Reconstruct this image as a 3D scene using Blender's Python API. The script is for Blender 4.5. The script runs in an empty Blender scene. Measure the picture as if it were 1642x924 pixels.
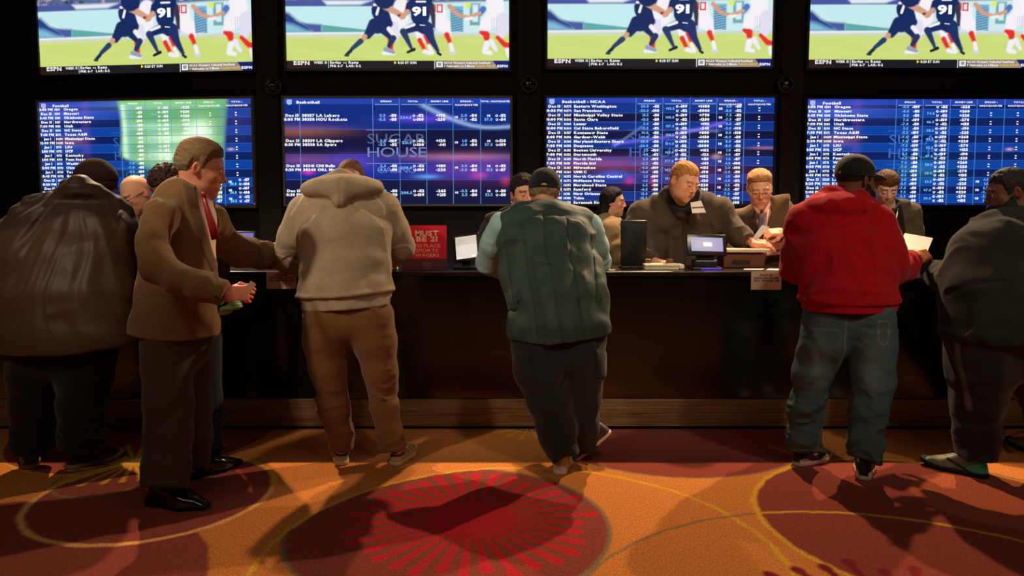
import bpy, math, random
import numpy as np
from mathutils import Vector, Matrix

scene = bpy.context.scene
COL = scene.collection
W, H, F = 1642, 924, 1200.0
CX, CY = 821.0, 419.0            # optical axis in the frame
CAM_H = 1.48
TILT = math.atan(94.0 / 1200.0)
K = CAM_H / 1.54                 # distances below were measured for a 1.54 m eye height

# ---------------------------------------------------------------- camera
cd = bpy.data.cameras.new('camera')
cam = bpy.data.objects.new('camera', cd)
COL.objects.link(cam)
cam.location = (0, 0, CAM_H)
cam.rotation_euler = (math.pi / 2 - TILT, 0, 0)
cd.sensor_width = 36.0
cd.lens = F / W * 36.0
cd.shift_y = -(462.0 - CY) / W
cd.clip_start = 0.05
scene.camera = cam

# ---------------------------------------------------------------- world, exposure
world = bpy.data.worlds.new('world')
scene.world = world
world.use_nodes = True
world.node_tree.nodes['Background'].inputs[0].default_value = (1.0, 0.8, 0.62, 1)
world.node_tree.nodes['Background'].inputs[1].default_value = 0.012
vs = scene.view_settings
vs.view_transform = 'Standard'
vs.look = 'None'
vs.exposure = 0.0
vs.gamma = 1.0
vs.use_curve_mapping = False

# ---------------------------------------------------------------- lamps of the room, plus added fill
def spot(name, loc, target, power, col, size_deg, radius=0.03, blend=0.25):
    d = bpy.data.lights.new(name, 'SPOT')
    d.energy = power; d.color = col; d.spot_size = math.radians(size_deg)
    d.spot_blend = blend; d.shadow_soft_size = radius
    o = bpy.data.objects.new(name, d); COL.objects.link(o)
    o.location = loc
    o.rotation_euler = (Vector(target) - Vector(loc)).to_track_quat('-Z', 'Y').to_euler()
    return o
def area(name, loc, target, power, col, sx, sy):
    d = bpy.data.lights.new(name, 'AREA')
    d.energy = power; d.color = col; d.shape = 'RECTANGLE'; d.size = sx; d.size_y = sy
    o = bpy.data.objects.new(name, d); COL.objects.link(o)
    o.location = loc
    o.rotation_euler = (Vector(target) - Vector(loc)).to_track_quat('-Z', 'Y').to_euler()
    return o
WARM = (1.0, 0.70, 0.42)
SOFT = (1.0, 0.86, 0.66)
PALE = (1.0, 0.86, 0.66)
# warm spots above the screens shine down and back towards the customers
spot('ceiling_spot', (-2.9, 6.2, 3.5), (-2.3, 3.5, 0), 560, WARM, 70)
spot('ceiling_spot', (1.4, 6.2, 3.5), (0.5, 3.5, 0), 560, WARM, 70)
spot('ceiling_spot', (3.2, 6.2, 3.5), (2.2, 3.5, 0), 560, WARM, 70)
# hall spots behind the photographer light the backs of the customers
spot('hall_spot', (-3.3, 1.6, 3.7), (-2.1, 4.4, 1.45), 200, SOFT, 38, .12, .8)
spot('hall_spot', (-3.0, 1.7, 3.9), (-0.85, 4.5, 1.30), 300, SOFT, 34, .10, .8)
spot('hall_spot', (1.2, 1.2, 3.7), (0.3, 4.6, 1.25), 150, SOFT, 38, .12, .8)
spot('hall_spot', (3.3, 1.4, 3.7), (2.1, 4.6, 1.30), 180, SOFT, 42, .12, .8)
# spots aimed at the desk, over the heads of the customers
spot('staff_spot', (-1.9, 2.9, 3.3), (-2.3, 5.35, 1.3), 70, PALE, 26, .08, .6)
spot('staff_spot', (0.5, 2.7, 3.3), (0.3, 5.4, 1.3), 60, PALE, 26, .08, .6)
spot('staff_spot', (1.6, 2.7, 3.3), (1.4, 5.4, 1.3), 130, PALE, 28, .08, .6)
spot('staff_spot', (2.9, 2.7, 3.3), (2.6, 5.4, 1.3), 80, PALE, 26, .08, .6)
# broad dim fill added under the ceiling to lift the shadows, no real panels
area('added_fill', (-2.0, 1.0, 4.15), (-1.6, 3.2, 0), 38, (1.0, .8, .6), 3.0, 1.6)
area('added_fill', (2.4, 1.0, 4.15), (2.0, 3.2, 0), 38, (1.0, .8, .6), 3.0, 1.6)

# ---------------------------------------------------------------- measuring helpers
CT, ST = math.cos(TILT), math.sin(TILT)
def at(px, py, Y):
    """the point of the vertical plane Y that the photograph shows at (px, py)"""
    y = Y * K
    dx = px - CX; dy = (CY - py) * ST + F * CT; dz = (CY - py) * CT - F * ST
    t = y / dy
    return np.array([dx * t, y, CAM_H + dz * t])
def fl(px, py):
    """the floor point shown at (px, py)"""
    dx = px - CX; dy = (CY - py) * ST + F * CT; dz = (CY - py) * CT - F * ST
    t = -CAM_H / dz
    return np.array([dx * t, dy * t, 0.0])
def wpx(n, Y):
    return n * Y * K / 1197.0
def lin(c):
    c = np.asarray(c, dtype=np.float64) / 255.0
    return np.where(c <= 0.04045, c / 12.92, ((c + 0.055) / 1.055) ** 2.4)

# ---------------------------------------------------------------- materials
def mat_new(name):
    m = bpy.data.materials.new(name); m.use_nodes = True
    return m, m.node_tree, m.node_tree.nodes['Principled BSDF']
def mat(name, col, rough=0.6, metal=0.0, spec=0.5, noise=0.0, nscale=40, bump=0.0, emit=None, estr=0, coat=0.0, stretch=None):
    m, nt, b = mat_new(name)
    c = list(lin(col)) + [1]
    b.inputs['Base Color'].default_value = c
    b.inputs['Roughness'].default_value = rough
    b.inputs['Metallic'].default_value = metal
    b.inputs['Specular IOR Level'].default_value = spec
    b.inputs['Coat Weight'].default_value = coat
    if noise or bump:
        tc = nt.nodes.new('ShaderNodeTexCoord'); mp = nt.nodes.new('ShaderNodeMapping')
        n = nt.nodes.new('ShaderNodeTexNoise'); n.inputs['Scale'].default_value = nscale
        n.inputs['Detail'].default_value = 4
        if stretch: mp.inputs['Scale'].default_value = stretch
        nt.links.new(tc.outputs['Object'], mp.inputs[0]); nt.links.new(mp.outputs[0], n.inputs['Vector'])
        if noise:
            r = nt.nodes.new('ShaderNodeMapRange')
            r.inputs['To Min'].default_value = 1 - noise; r.inputs['To Max'].default_value = 1 + noise
            r.inputs['From Min'].default_value = 0.25; r.inputs['From Max'].default_value = 0.75
            mx = nt.nodes.new('ShaderNodeVectorMath'); mx.operation = 'SCALE'
            mx.inputs[0].default_value = c[:3]
            nt.links.new(n.outputs['Fac'], r.inputs['Value']); nt.links.new(r.outputs[0], mx.inputs['Scale'])
            nt.links.new(mx.outputs[0], b.inputs['Base Color'])
        if bump:
            bp = nt.nodes.new('ShaderNodeBump'); bp.inputs['Strength'].default_value = bump
            bp.inputs['Distance'].default_value = 0.01
            nt.links.new(n.outputs['Fac'], bp.inputs['Height']); nt.links.new(bp.outputs[0], b.inputs['Normal'])
    if emit is not None:
        b.inputs['Emission Color'].default_value = list(lin(emit)) + [1]
        b.inputs['Emission Strength'].default_value = estr
    return m
def mat_attr(name, rough=0.8, spec=0.3, noise=0.1, nscale=400, bump=0.0, bscale=300, sheen=0.0, sss=0.0, stretch=(1, 1, 1), coat=0.0):
    """colour comes from the mesh's own painted pattern, broken up by a fine weave noise"""
    m, nt, b = mat_new(name)
    a = nt.nodes.new('ShaderNodeAttribute'); a.attribute_name = 'Col'
    tc = nt.nodes.new('ShaderNodeTexCoord'); mp = nt.nodes.new('ShaderNodeMapping')
    mp.inputs['Scale'].default_value = stretch
    n = nt.nodes.new('ShaderNodeTexNoise'); n.inputs['Scale'].default_value = nscale; n.inputs['Detail'].default_value = 3
    nt.links.new(tc.outputs['Object'], mp.inputs[0]); nt.links.new(mp.outputs[0], n.inputs['Vector'])
    r = nt.nodes.new('ShaderNodeMapRange')
    r.inputs['From Min'].default_value = 0.3; r.inputs['From Max'].default_value = 0.7
    r.inputs['To Min'].default_value = 1 - noise; r.inputs['To Max'].default_value = 1 + noise
    mx = nt.nodes.new('ShaderNodeVectorMath'); mx.operation = 'SCALE'
    nt.links.new(n.outputs['Fac'], r.inputs['Value']); nt.links.new(r.outputs[0], mx.inputs['Scale'])
    nt.links.new(a.outputs['Color'], mx.inputs[0]); nt.links.new(mx.outputs[0], b.inputs['Base Color'])
    b.inputs['Roughness'].default_value = rough; b.inputs['Specular IOR Level'].default_value = spec
    b.inputs['Sheen Weight'].default_value = sheen; b.inputs['Coat Weight'].default_value = coat
    if sss:
        b.inputs['Subsurface Weight'].default_value = sss; b.inputs['Subsurface Radius'].default_value = (0.01, 0.004, 0.002)
        b.inputs['Subsurface Scale'].default_value = 0.5
    if bump:
        n2 = nt.nodes.new('ShaderNodeTexNoise'); n2.inputs['Scale'].default_value = bscale; n2.inputs['Detail'].default_value = 2
        nt.links.new(mp.outputs[0], n2.inputs['Vector'])
        bp = nt.nodes.new('ShaderNodeBump'); bp.inputs['Strength'].default_value = bump; bp.inputs['Distance'].default_value = 0.004
        nt.links.new(n2.outputs['Fac'], bp.inputs['Height']); nt.links.new(bp.outputs[0], b.inputs['Normal'])
    return m
def mat_screen(name, strength=1.0):
    m, nt, b = mat_new(name)
    a = nt.nodes.new('ShaderNodeAttribute'); a.attribute_name = 'Col'
    b.inputs['Base Color'].default_value = (0.01, 0.01, 0.012, 1)
    b.inputs['Roughness'].default_value = 0.35; b.inputs['Specular IOR Level'].default_value = 0.2
    nt.links.new(a.outputs['Color'], b.inputs['Emission Color'])
    b.inputs['Emission Strength'].default_value = strength
    return m

# ---------------------------------------------------------------- mesh helpers
def set_col(me, cols):
    at_ = me.color_attributes.new('Col', 'FLOAT_COLOR', 'POINT')
    n = len(me.vertices)
    c = np.ones((n, 4), np.float32); c[:, :3] = cols
    at_.data.foreach_set('color', c.ravel())
def mesh_obj(name, V, Fc, m, parent=None, origin=None, smooth=True, cols=None):
    V = np.asarray(V, np.float64)
    o_ = np.zeros(3) if origin is None else np.asarray(origin, float)
    me = bpy.data.meshes.new(name)
    if isinstance(Fc, np.ndarray):
        n, k = Fc.shape
        me.vertices.add(len(V)); me.vertices.foreach_set('co', (V - o_).astype(np.float32).ravel())
        me.loops.add(n * k); me.loops.foreach_set('vertex_index', Fc.astype(np.int32).ravel())
        me.polygons.add(n); me.polygons.foreach_set('loop_start', np.arange(0, n * k, k, dtype=np.int32))
        me.polygons.foreach_set('loop_total', np.full(n, k, np.int32))
        me.update(calc_edges=True)
    else:
        me.from_pydata([tuple(v) for v in (V - o_)], [], [tuple(f) for f in Fc]); me.update()
    me.polygons.foreach_set('use_smooth', np.full(len(me.polygons), smooth))
    if cols is not None: set_col(me, cols)
    me.materials.append(m)
    o = bpy.data.objects.new(name, me); COL.objects.link(o)
    if parent is not None:
        o.parent = parent        # part vertices are given in world space and origin is the thing's own location
    else:
        o.location = o_
    return o
def tag(o, label=None, cat=None, group=None, kind=None):
    if label: o['label'] = label
    if cat: o['category'] = cat
    if group: o['group'] = group
    if kind: o['kind'] = kind
    return o
def empty(name, loc, label=None, cat=None, group=None):
    o = bpy.data.objects.new(name, None); COL.objects.link(o); o.location = tuple(loc)
    o.empty_display_size = 0.1
    return tag(o, label, cat, group)
class MB:
    """collects polygons into one mesh"""
    def __init__(s): s.v = []; s.f = []
    def add(s, V, Fc):
        b = len(s.v); s.v += [tuple(map(float, v)) for v in V]; s.f += [tuple(i + b for i in f) for f in Fc]; return s
    def box(s, lo, hi, bev=0.0, M=None):
        (x0, y0, z0), (x1, y1, z1) = lo, hi
        if bev <= 0:
            V = [(x, y, z) for z in (z0, z1) for y in (y0, y1) for x in (x0, x1)]
            Fc = [(0, 2, 3, 1), (4, 5, 7, 6), (0, 1, 5, 4), (2, 6, 7, 3), (0, 4, 6, 2), (1, 3, 7, 5)]
        else:
            b = min(bev, (x1 - x0) * .45, (y1 - y0) * .45, (z1 - z0) * .45)
            import bmesh
            bm = bmesh.new(); bmesh.ops.create_cube(bm, size=1)
            for v in bm.verts:
                v.co = ((x0 + x1) / 2 + v.co.x * (x1 - x0), (y0 + y1) / 2 + v.co.y * (y1 - y0), (z0 + z1) / 2 + v.co.z * (z1 - z0))
            bmesh.ops.bevel(bm, geom=list(bm.edges), offset=b, segments=2, profile=0.5, affect='EDGES')
            bm.verts.index_update()
            V = [tuple(v.co) for v in bm.verts]; Fc = [tuple(v.index for v in f.verts) for f in bm.faces]; bm.free()
        if M is not None: V = [tuple(M @ Vector(v)) for v in V]
        return s.add(V, Fc)
    def lathe(s, prof, n=32, M=None):
        V = []; Fc = []
        for r, z in prof:
            for k in range(n):
                a = 2 * math.pi * k / n; V.append((r * math.cos(a), r * math.sin(a), z))
        m = len(prof)
        for i in range(m - 1):
            for k in range(n):
                a, b = i * n + k, i * n + (k + 1) % n
                Fc.append((a, b, b + n, a + n))
        Fc.append(tuple(range(n - 1, -1, -1))); Fc.append(tuple((m - 1) * n + k for k in range(n)))
        if M is not None: V = [tuple(M @ Vector(v)) for v in V]
        return s.add(V, Fc)
    def build(s, name, m, parent=None, origin=None, smooth=False, cols=None):
        return mesh_obj(name, s.v, s.f, m, parent, origin, smooth, cols)

# ================================================================ organic surfaces: signed distances -> one continuous mesh
_rng = np.random.RandomState(7)
_LAT = _rng.rand(32, 32, 32).astype(np.float32) * 2 - 1
def noise3(P, f=(1, 1, 1), off=0.0):
    """smooth value noise in [-1,1]; f is cycles per metre on each axis"""
    q = P * np.asarray(f, np.float32) + np.float32(off + 100.0)
    i = np.floor(q).astype(np.int32); t = (q - i).astype(np.float32); t = t * t * (3 - 2 * t)
    i &= 31; j = (i + 1) & 31
    x0, y0, z0 = i[:, 0], i[:, 1], i[:, 2]; x1, y1, z1 = j[:, 0], j[:, 1], j[:, 2]
    tx, ty, tz = t[:, 0], t[:, 1], t[:, 2]
    def L(a, b, u): return a + (b - a) * u
    c0 = L(L(_LAT[x0, y0, z0], _LAT[x1, y0, z0], tx), L(_LAT[x0, y1, z0], _LAT[x1, y1, z0], tx), ty)
    c1 = L(L(_LAT[x0, y0, z1], _LAT[x1, y0, z1], tx), L(_LAT[x0, y1, z1], _LAT[x1, y1, z1], tx), ty)
    return L(c0, c1, tz)
def smin(a, b, k):
    if k <= 0: return np.minimum(a, b)
    h = np.maximum(k - np.abs(a - b), 0) / k
    return np.minimum(a, b) - h * h * k * 0.25
def smax(a, b, k): return -smin(-a, -b, k)
def V3(*a): return np.array(a, np.float32)
def unit(v): v = np.asarray(v, np.float64); return v / (np.linalg.norm(v) + 1e-9)
def ball(P, c, r): return np.linalg.norm(P - np.asarray(c, np.float32), axis=1) - r
def ell(P, c, r, R=None):
    q = P - np.asarray(c, np.float32)
    if R is not None: q = q @ np.asarray(R, np.float32)      # columns of R are the local axes
    r = np.asarray(r, np.float32)
    k0 = np.linalg.norm(q / r, axis=1); k1 = np.linalg.norm(q / (r * r), axis=1) + 1e-6
    return np.where(k0 < 0.15, (k0 - 1) * r.min(), k0 * (k0 - 1) / k1)
def cone(P, a, b, ra, rb):
    a = np.asarray(a, np.float32); b = np.asarray(b, np.float32); ab = b - a
    t = np.clip(((P - a) @ ab) / (ab @ ab + 1e-9), 0, 1)
    return np.linalg.norm(P - a - t[:, None] * ab, axis=1) - (ra + (rb - ra) * t)
def rbox(P, c, hs, r, R=None):
    q = P - np.asarray(c, np.float32)
    if R is not None: q = q @ np.asarray(R, np.float32)
    q = np.abs(q) - (np.asarray(hs, np.float32) - r)
    return np.linalg.norm(np.maximum(q, 0), axis=1) + np.minimum(q.max(axis=1), 0) - r
YC = 9.0; ZT = 9.0                     # counter front and top, set when the counter is built
class Chain:
    """a limb or trunk: nodes (px, py, Y, radius_px, depth ratio); lat = the side direction"""
    def __init__(s, nodes, lat=(1, 0, 0), k=0.02, cap0=False, cap1=False, wr=0.0, wf=14, wj=None, world=False, skip=0):
        s.c = []; s.r = []; s.skip = skip
        for n in nodes:
            if world: p, rx, ry = n; s.c.append(np.asarray(p, float)); s.r.append((rx, ry)); continue
            px, py, Y, rp = n[:4]; q = n[4] if len(n) > 4 else 1.0
            s.c.append(at(px, py, Y)); rx = wpx(rp, Y); s.r.append((rx, rx * q))
        for i, c in enumerate(s.c):             # a forearm over the counter rests on it
            if YC - .02 < c[1] < YC + .52 and ZT - .12 < c[2] < ZT + .2: c[2] = max(c[2], ZT + s.r[i][0] * .92)
        s.lat = unit(lat); s.k = k; s.cap0 = cap0; s.cap1 = cap1; s.wr = wr; s.wf = wf; s.wj = wj
    def d(s, P, shrink=1.0):
        out = None; n = len(s.c)
        for i in range(n - 1):
            a, b = s.c[i], s.c[i + 1]; ab = b - a; L = np.linalg.norm(ab) + 1e-9; ax = ab / L
            la = s.lat - ax * (s.lat @ ax)
            if np.linalg.norm(la) < 0.3: la = np.cross(ax, (0, 1, 0.01))
            la = unit(la); dp = np.cross(ax, la)
            q = P - a.astype(np.float32)
            al = q @ ax.astype(np.float32); t = np.clip(al / L, 0, 1); ex = al - t * L
            u = q @ la.astype(np.float32); w = q @ dp.astype(np.float32)
            ts = t * t * (3 - 2 * t) * .5 + t * .5
            rx = (s.r[i][0] + (s.r[i + 1][0] - s.r[i][0]) * ts) * shrink
            ry = (s.r[i][1] + (s.r[i + 1][1] - s.r[i][1]) * ts) * shrink
            rz = np.minimum(rx, ry)
            if (i == 0 and s.cap0) or (i == n - 2 and s.cap1): rzz = rz
            else: rzz = rz
            k0 = np.sqrt((u / rx) ** 2 + (w / ry) ** 2 + (ex / rzz) ** 2)
            k1 = np.sqrt((u / rx ** 2) ** 2 + (w / ry ** 2) ** 2 + (ex / rzz ** 2) ** 2) + 1e-6
            d = np.where(k0 < 0.15, (k0 - 1) * rz, k0 * (k0 - 1) / k1)
            if i == 0 and s.cap0: d = smax(d, -al, 0.008)
            if i == n - 2 and s.cap1: d = smax(d, al - L, 0.008)
            if s.wr and shrink == 1.0:
                near = np.abs(d) < 0.05
                if near.any():
                    Pn = P[near]
                    qq = np.stack([al[near] * s.wf, u[near] * s.wf * .42, w[near] * s.wf * .42], 1).astype(np.float32)
                    qq[:, 0] += noise3(Pn, (7, 7, 7), i + s.wf) * 1.5
                    n1 = noise3(qq, (1, 1, 1), i * 3.3 + s.wf); n2 = noise3(qq, (2.1, 1.5, 1.5), 9 + i)
                    msk = np.clip(noise3(Pn, (7, 7, 7), 40 + s.wf + i) * 1.6 + .55, 0, 1.2)
                    f = ((1 - 2.4 * np.abs(n1) ** .75) * .75 + (1 - 2.2 * np.abs(n2) ** .8) * .35) * msk
                    amp = s.wr
                    if s.wj is not None:           # folds gather at the joints listed
                        g = np.zeros(near.sum(), np.float32) + 0.35
                        for j, sd in s.wj:
                            g += 1.0 * np.exp(-(np.linalg.norm(P[near] - s.c[min(j, n - 1)].astype(np.float32), axis=1) / sd) ** 2)
                        amp = s.wr * g
                    dn = d[near]; dn = dn - f * amp; d = d.astype(np.float32); d[near] = dn
            out = d if out is None else smin(out, d, s.k)
        return out
    def core(s):
        k = Chain([], world=True); k.lat = s.lat; k.k = s.k; n = s.skip; k.c = s.c[n:]; k.r = s.r[n:]
        if s.cap1 and s.c[-1][2] < .5:            # stop short of the trouser hem
            k.c = list(k.c); k.c[-1] = k.c[-1] + unit(k.c[-2] - k.c[-1]) * .07
        return k
    def lo(s): return np.min([c - max(r) * 1.15 for c, r in zip(s.c, s.r)], axis=0)
    def hi(s): return np.max([c + max(r) * 1.15 for c, r in zip(s.c, s.r)], axis=0)

def extract(fn, lo, hi, h, lip=1.0):
    """surface nets over the box lo..hi with cell h; only blocks near the surface are sampled"""
    lo = np.asarray(lo, float) - 3 * h; hi = np.asarray(hi, float) + 3 * h
    B = 8
    nb = np.maximum(1, np.ceil((hi - lo) / (h * B)).astype(int)); n = nb * B
    g = np.stack(np.meshgrid(*[np.arange(k) for k in nb], indexing='ij'), -1).reshape(-1, 3)
    ctr = (lo + (g * B + (B - 1) / 2) * h).astype(np.float32)
    dc = fn(ctr)
    act = np.abs(dc) < (B * h * 0.5 * 1.75 + h) * 1.45 * lip + 0.012
    D = np.repeat(np.repeat(np.repeat(np.where(dc < 0, -1, 1).astype(np.float32).reshape(nb), B, 0), B, 1), B, 2)
    ga = g[act]
    loc = np.stack(np.meshgrid(*[np.arange(B)] * 3, indexing='ij'), -1).reshape(-1, 3)
    for s in range(0, len(ga), 600):
        idx = (ga[s:s + 600, None, :] * B + loc[None]).reshape(-1, 3)
        D[idx[:, 0], idx[:, 1], idx[:, 2]] = fn((lo + idx * h).astype(np.float32))
    for ax in range(3):                                   # keep it closed at the box
        sl = [slice(None)] * 3; sl[ax] = 0; D[tuple(sl)] = np.maximum(D[tuple(sl)], 1e-3)
        sl[ax] = -1; D[tuple(sl)] = np.maximum(D[tuple(sl)], 1e-3)
    S = D < 0
    cc = [S[i:n[0] - 1 + i, j:n[1] - 1 + j, k:n[2] - 1 + k] for i in (0, 1) for j in (0, 1) for k in (0, 1)]
    cnt = sum(c.astype(np.int8) for c in cc)
    cells = np.argwhere((cnt > 0) & (cnt < 8))
    M = len(cells)
    vid = -np.ones(tuple(n), np.int64); vid[cells[:, 0], cells[:, 1], cells[:, 2]] = np.arange(M)
    acc = np.zeros((M, 3)); num = np.zeros(M)
    co = [(i, j, k) for i in (0, 1) for j in (0, 1) for k in (0, 1)]
    val = [D[cells[:, 0] + i, cells[:, 1] + j, cells[:, 2] + k] for i, j, k in co]
    for a in range(8):
        for b in range(a + 1, 8):
            df = np.array(co[b]) - np.array(co[a])
            if np.abs(df).sum() != 1: continue
            m = (val[a] < 0) != (val[b] < 0)
            t = np.where(m, val[a] / (val[a] - val[b] + 1e-12 * (val[a] == val[b])), 0)
            acc += np.where(m[:, None], np.array(co[a]) + t[:, None] * df, 0); num += m
    V = lo + (cells + acc / num[:, None]) * h
    F = []
    for ax in range(3):
        sl0 = [slice(1, -1)] * 3; sl1 = [slice(1, -1)] * 3
        sl0[ax] = slice(0, -1); sl1[ax] = slice(1, None)
        A = S[tuple(sl0)]; Bm = S[tuple(sl1)]
        e = np.argwhere(A != Bm); off = np.array([1, 1, 1]); off[ax] = 0; e = e + off
        inside = S[e[:, 0], e[:, 1], e[:, 2]]
        u, v = [(1, 2), (2, 0), (0, 1)][ax]
        du = np.zeros(3, int); du[u] = 1; dv = np.zeros(3, int); dv[v] = 1
        q = [vid[tuple((e - x).T)] for x in (du + dv, dv, np.zeros(3, int), du)]
        q = np.stack(q, 1)
        q = np.where(inside[:, None], q, q[:, ::-1])
        F.append(q)
    F = np.concatenate(F)
    F = F[(F >= 0).all(axis=1)]
    return V.astype(np.float32), F
def taubin(V, F, it=2):
    """light smoothing that keeps the volume"""
    n = len(V); V = V.astype(np.float64)
    a = np.concatenate([F[:, 0], F[:, 1], F[:, 2], F[:, 3]]); b = np.concatenate([F[:, 1], F[:, 2], F[:, 3], F[:, 0]])
    deg = np.bincount(a, minlength=n) + np.bincount(b, minlength=n)
    for i in range(it * 2):
        s = np.stack([np.bincount(a, V[b, k], n) + np.bincount(b, V[a, k], n) for k in range(3)], 1) / deg[:, None]
        V = V + (s - V) * (0.5 if i % 2 == 0 else -0.52)
    return V
def organic(fn, lo, hi, h, it=1):
    V, F = extract(fn, lo, hi, h)
    return taubin(V, F, it), F
def merge(parts):
    Vs, Fs, Cs, b = [], [], [], 0
    for V, F, C in parts:
        Vs.append(V); Fs.append(F + b); Cs.append(C); b += len(V)
    return np.concatenate(Vs), np.concatenate(Fs), np.concatenate(Cs)
def solid(n, c): return np.tile(lin(c), (n, 1))
def mixc(C, m, c):
    """paint colour c where the 0..1 mask m is set"""
    return C * (1 - m[:, None]) + lin(c) * m[:, None]
def sstep(a, b, x):
    t = np.clip((x - a) / (b - a), 0, 1); return t * t * (3 - 2 * t)
def folds(P, fr, amp, off=0.0, warp=0.6):
    """long soft creases: fr gives cycles per metre on x, y, z"""
    q = P * np.asarray(fr, np.float32)
    q = q + warp * np.stack([noise3(P, (5, 5, 5), off + k) for k in range(3)], 1)
    a = noise3(q, (1, 1, 1), off + 5); b = 1 - 2.2 * np.sqrt(noise3(q, (1.5, 1.5, 1.2), off + 8) ** 2 + .004)
    c = noise3(q, (3.1, 3.1, 2.0), off + 11)
    m = np.clip(noise3(P, (4, 4, 4), off + 21) * 1.5 + .5, 0, 1)
    return (a * 0.4 + b * 0.45 + c * m * 0.22) * amp

# ================================================================ people
def rot_head(yaw, pitch, roll=0):
    """columns: side, forward, up of the head. yaw 0 looks away from the camera, 90 to the left, 180 at it"""
    R = Matrix.Rotation(math.radians(yaw), 3, 'Z') @ Matrix.Rotation(math.radians(-pitch), 3, 'X') @ Matrix.Rotation(math.radians(roll), 3, 'Y')
    return np.array(R)
class Head:
    def __init__(s, c, yaw, pitch, roll=0, sc=1.0, jaw=1.0, fat=0.0, neck=None, nr=0.056, skin=(205, 150, 120), brow=(70, 50, 35),
                 beard=None, beard_len=0.0, lid=0.55, stubble=None, iris=(60, 45, 30), scalp=None):
        s.c = np.asarray(c, float); s.R = rot_head(yaw, pitch, roll); s.sc = sc; s.jaw = jaw; s.fat = fat
        s.neck = neck; s.nr = nr; s.skin = skin; s.brow = brow; s.beard = beard; s.bl = beard_len; s.lid = lid; s.stubble = stubble; s.iris = iris; s.scalp = scalp
    def loc(s, P): return ((P - s.c.astype(np.float32)) @ s.R.astype(np.float32)) / np.float32(s.sc)
    def wld(s, q): return s.c + s.R @ (np.asarray(q, float) * s.sc)
    def skull(s, L):
        f = s.fat
        d = ell(L, (0, -.012, .033), (.076, .096, .09))
        d = smin(d, ell(L, (0, .022, -.02), (.063 + f * .5, .07, .088)), .03)
        d = smin(d, ell(L, (0, .026, -.068), ((.053 + f * .7) * s.jaw, .058 + f * .2, .043 + f * .3)), .03)
        return d
    def base(s, P):
        L = s.loc(P); A = np.stack([np.abs(L[:, 0]), L[:, 1], L[:, 2]], 1); f = s.fat
        d = s.skull(L)
        d = smin(d, ball(L, (0, .074, -.096), .019), .025)
        d = smin(d, ell(A, (.041, .056, -.016), (.02 + f * .4, .024, .02 + f * .3)), .02)
        if f > 0: d = smin(d, ell(A, (.045, .035, -.055), (.028, .034, .034)), .03)
        d = smin(d, ell(A, (.026, .079, .034), (.026, .010, .009)), .014)
        d = smax(d, -ell(A, (.032, .107, .010), (.022, .021, .015)), .014)
        d = smin(d, ball(A, (.031, .0765, .010), .0135), .003)
        lidz = .010 + .012 * (1 - s.lid)
        dl = np.maximum(ball(A, (.031, .0765, .010), .0158), lidz - .002 - A[:, 2]) if s.lid < 1 else ball(A, (.031, .0765, .010), .0155)
        if s.lid < 1: d = smin(d, dl, .002)
        d = smin(d, np.maximum(ball(A, (.031, .0765, .010), .0152), A[:, 2] - .003), .003)
        d = smin(d, cone(L, (0, .084, .024), (0, .106, -.018), .0072, .0108), .012)
        d = smin(d, ell(A, (.0125, .095, -.025), (.0070, .010, .0065)), .006)
        d = smin(d, ell(L, (0, .083, -.055), (.027, .011, .018)), .018)
        d = smin(d, ell(L, (0, .0905, -.0510), (.021, .0065, .0042)), .005)
        d = smin(d, ell(L, (0, .0895, -.0605), (.018, .0070, .0048)), .005)
        d = smax(d, -ell(L, (0, .0990, -.0560), (.024, .0075, .0014)), .002)
        a = math.radians(18); Re = np.array([[math.cos(a), -math.sin(a), 0], [math.sin(a), math.cos(a), 0], [0, 0, 1]])
        ear = ell(A, (.077 + f * .2, -.014, .000), (.006, .018, .031), Re)
        ear = smax(ear, -ell(A, (.0845 + f * .2, -.010, .004), (.006, .011, .020), Re), .002)
        d = smin(d, ear, .006)
        if s.neck is not None:
            nb = np.asarray(s.neck, float); a0 = s.wld((0, -.028, -.03))
            d = smin(d * s.sc, cone(P, a0, nb, s.nr, s.nr * 1.12), .03) / s.sc
        return d * s.sc
    def box(s):
        r = .17 * s.sc; lo = s.c - r; hi = s.c + r
        if s.neck is not None:
            lo = np.minimum(lo, np.asarray(s.neck) - .09); hi = np.maximum(hi, np.asarray(s.neck) + .07)
        return lo, hi
    def mesh(s, h=0.0032):
        lo, hi = s.box()
        V, F = organic(s.base, lo, hi, h, 0)
        L = s.loc(V.astype(np.float32)); A = np.stack([np.abs(L[:, 0]), L[:, 1], L[:, 2]], 1)
        C = solid(len(V), s.skin)
        face = sstep(.03, .07, L[:, 1])
        red = np.exp(-((A[:, 0] - .042) / .02) ** 2 - ((L[:, 2] + .022) / .022) ** 2) * face + np.exp(-((L[:, 2] + .02) / .014) ** 2 - (A[:, 0] / .014) ** 2) * sstep(.095, .11, L[:, 1])
        C = mixc(C, np.clip(red, 0, 1) * .35, np.clip(np.array(s.skin) * (1.02, .72, .68), 0, 255))
        ears = sstep(.072, .08, A[:, 0]) * (np.abs(L[:, 2]) < .04)
        C = mixc(C, ears * .3, np.clip(np.array(s.skin) * (1.02, .7, .65), 0, 255))
        if s.stubble is not None:
            m = sstep(-.03, -.05, L[:, 2]) * sstep(-.01, .02, L[:, 1]) * sstep(-.125, -.115, L[:, 2])
            m = np.clip(m + (np.abs(L[:, 2] + .041) < .006) * (A[:, 0] < .026) * face, 0, 1)
            C = mixc(C, m * .45, s.stubble)
        if s.scalp is not None:
            m = sstep(-.012, .004, L[:, 2] * 1.0 - np.interp(L[:, 1], [-.1, -.03, .02, .05, .09], [-.06, -.02, .02, .05, .078]))
            C = mixc(C, m, s.scalp)
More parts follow.
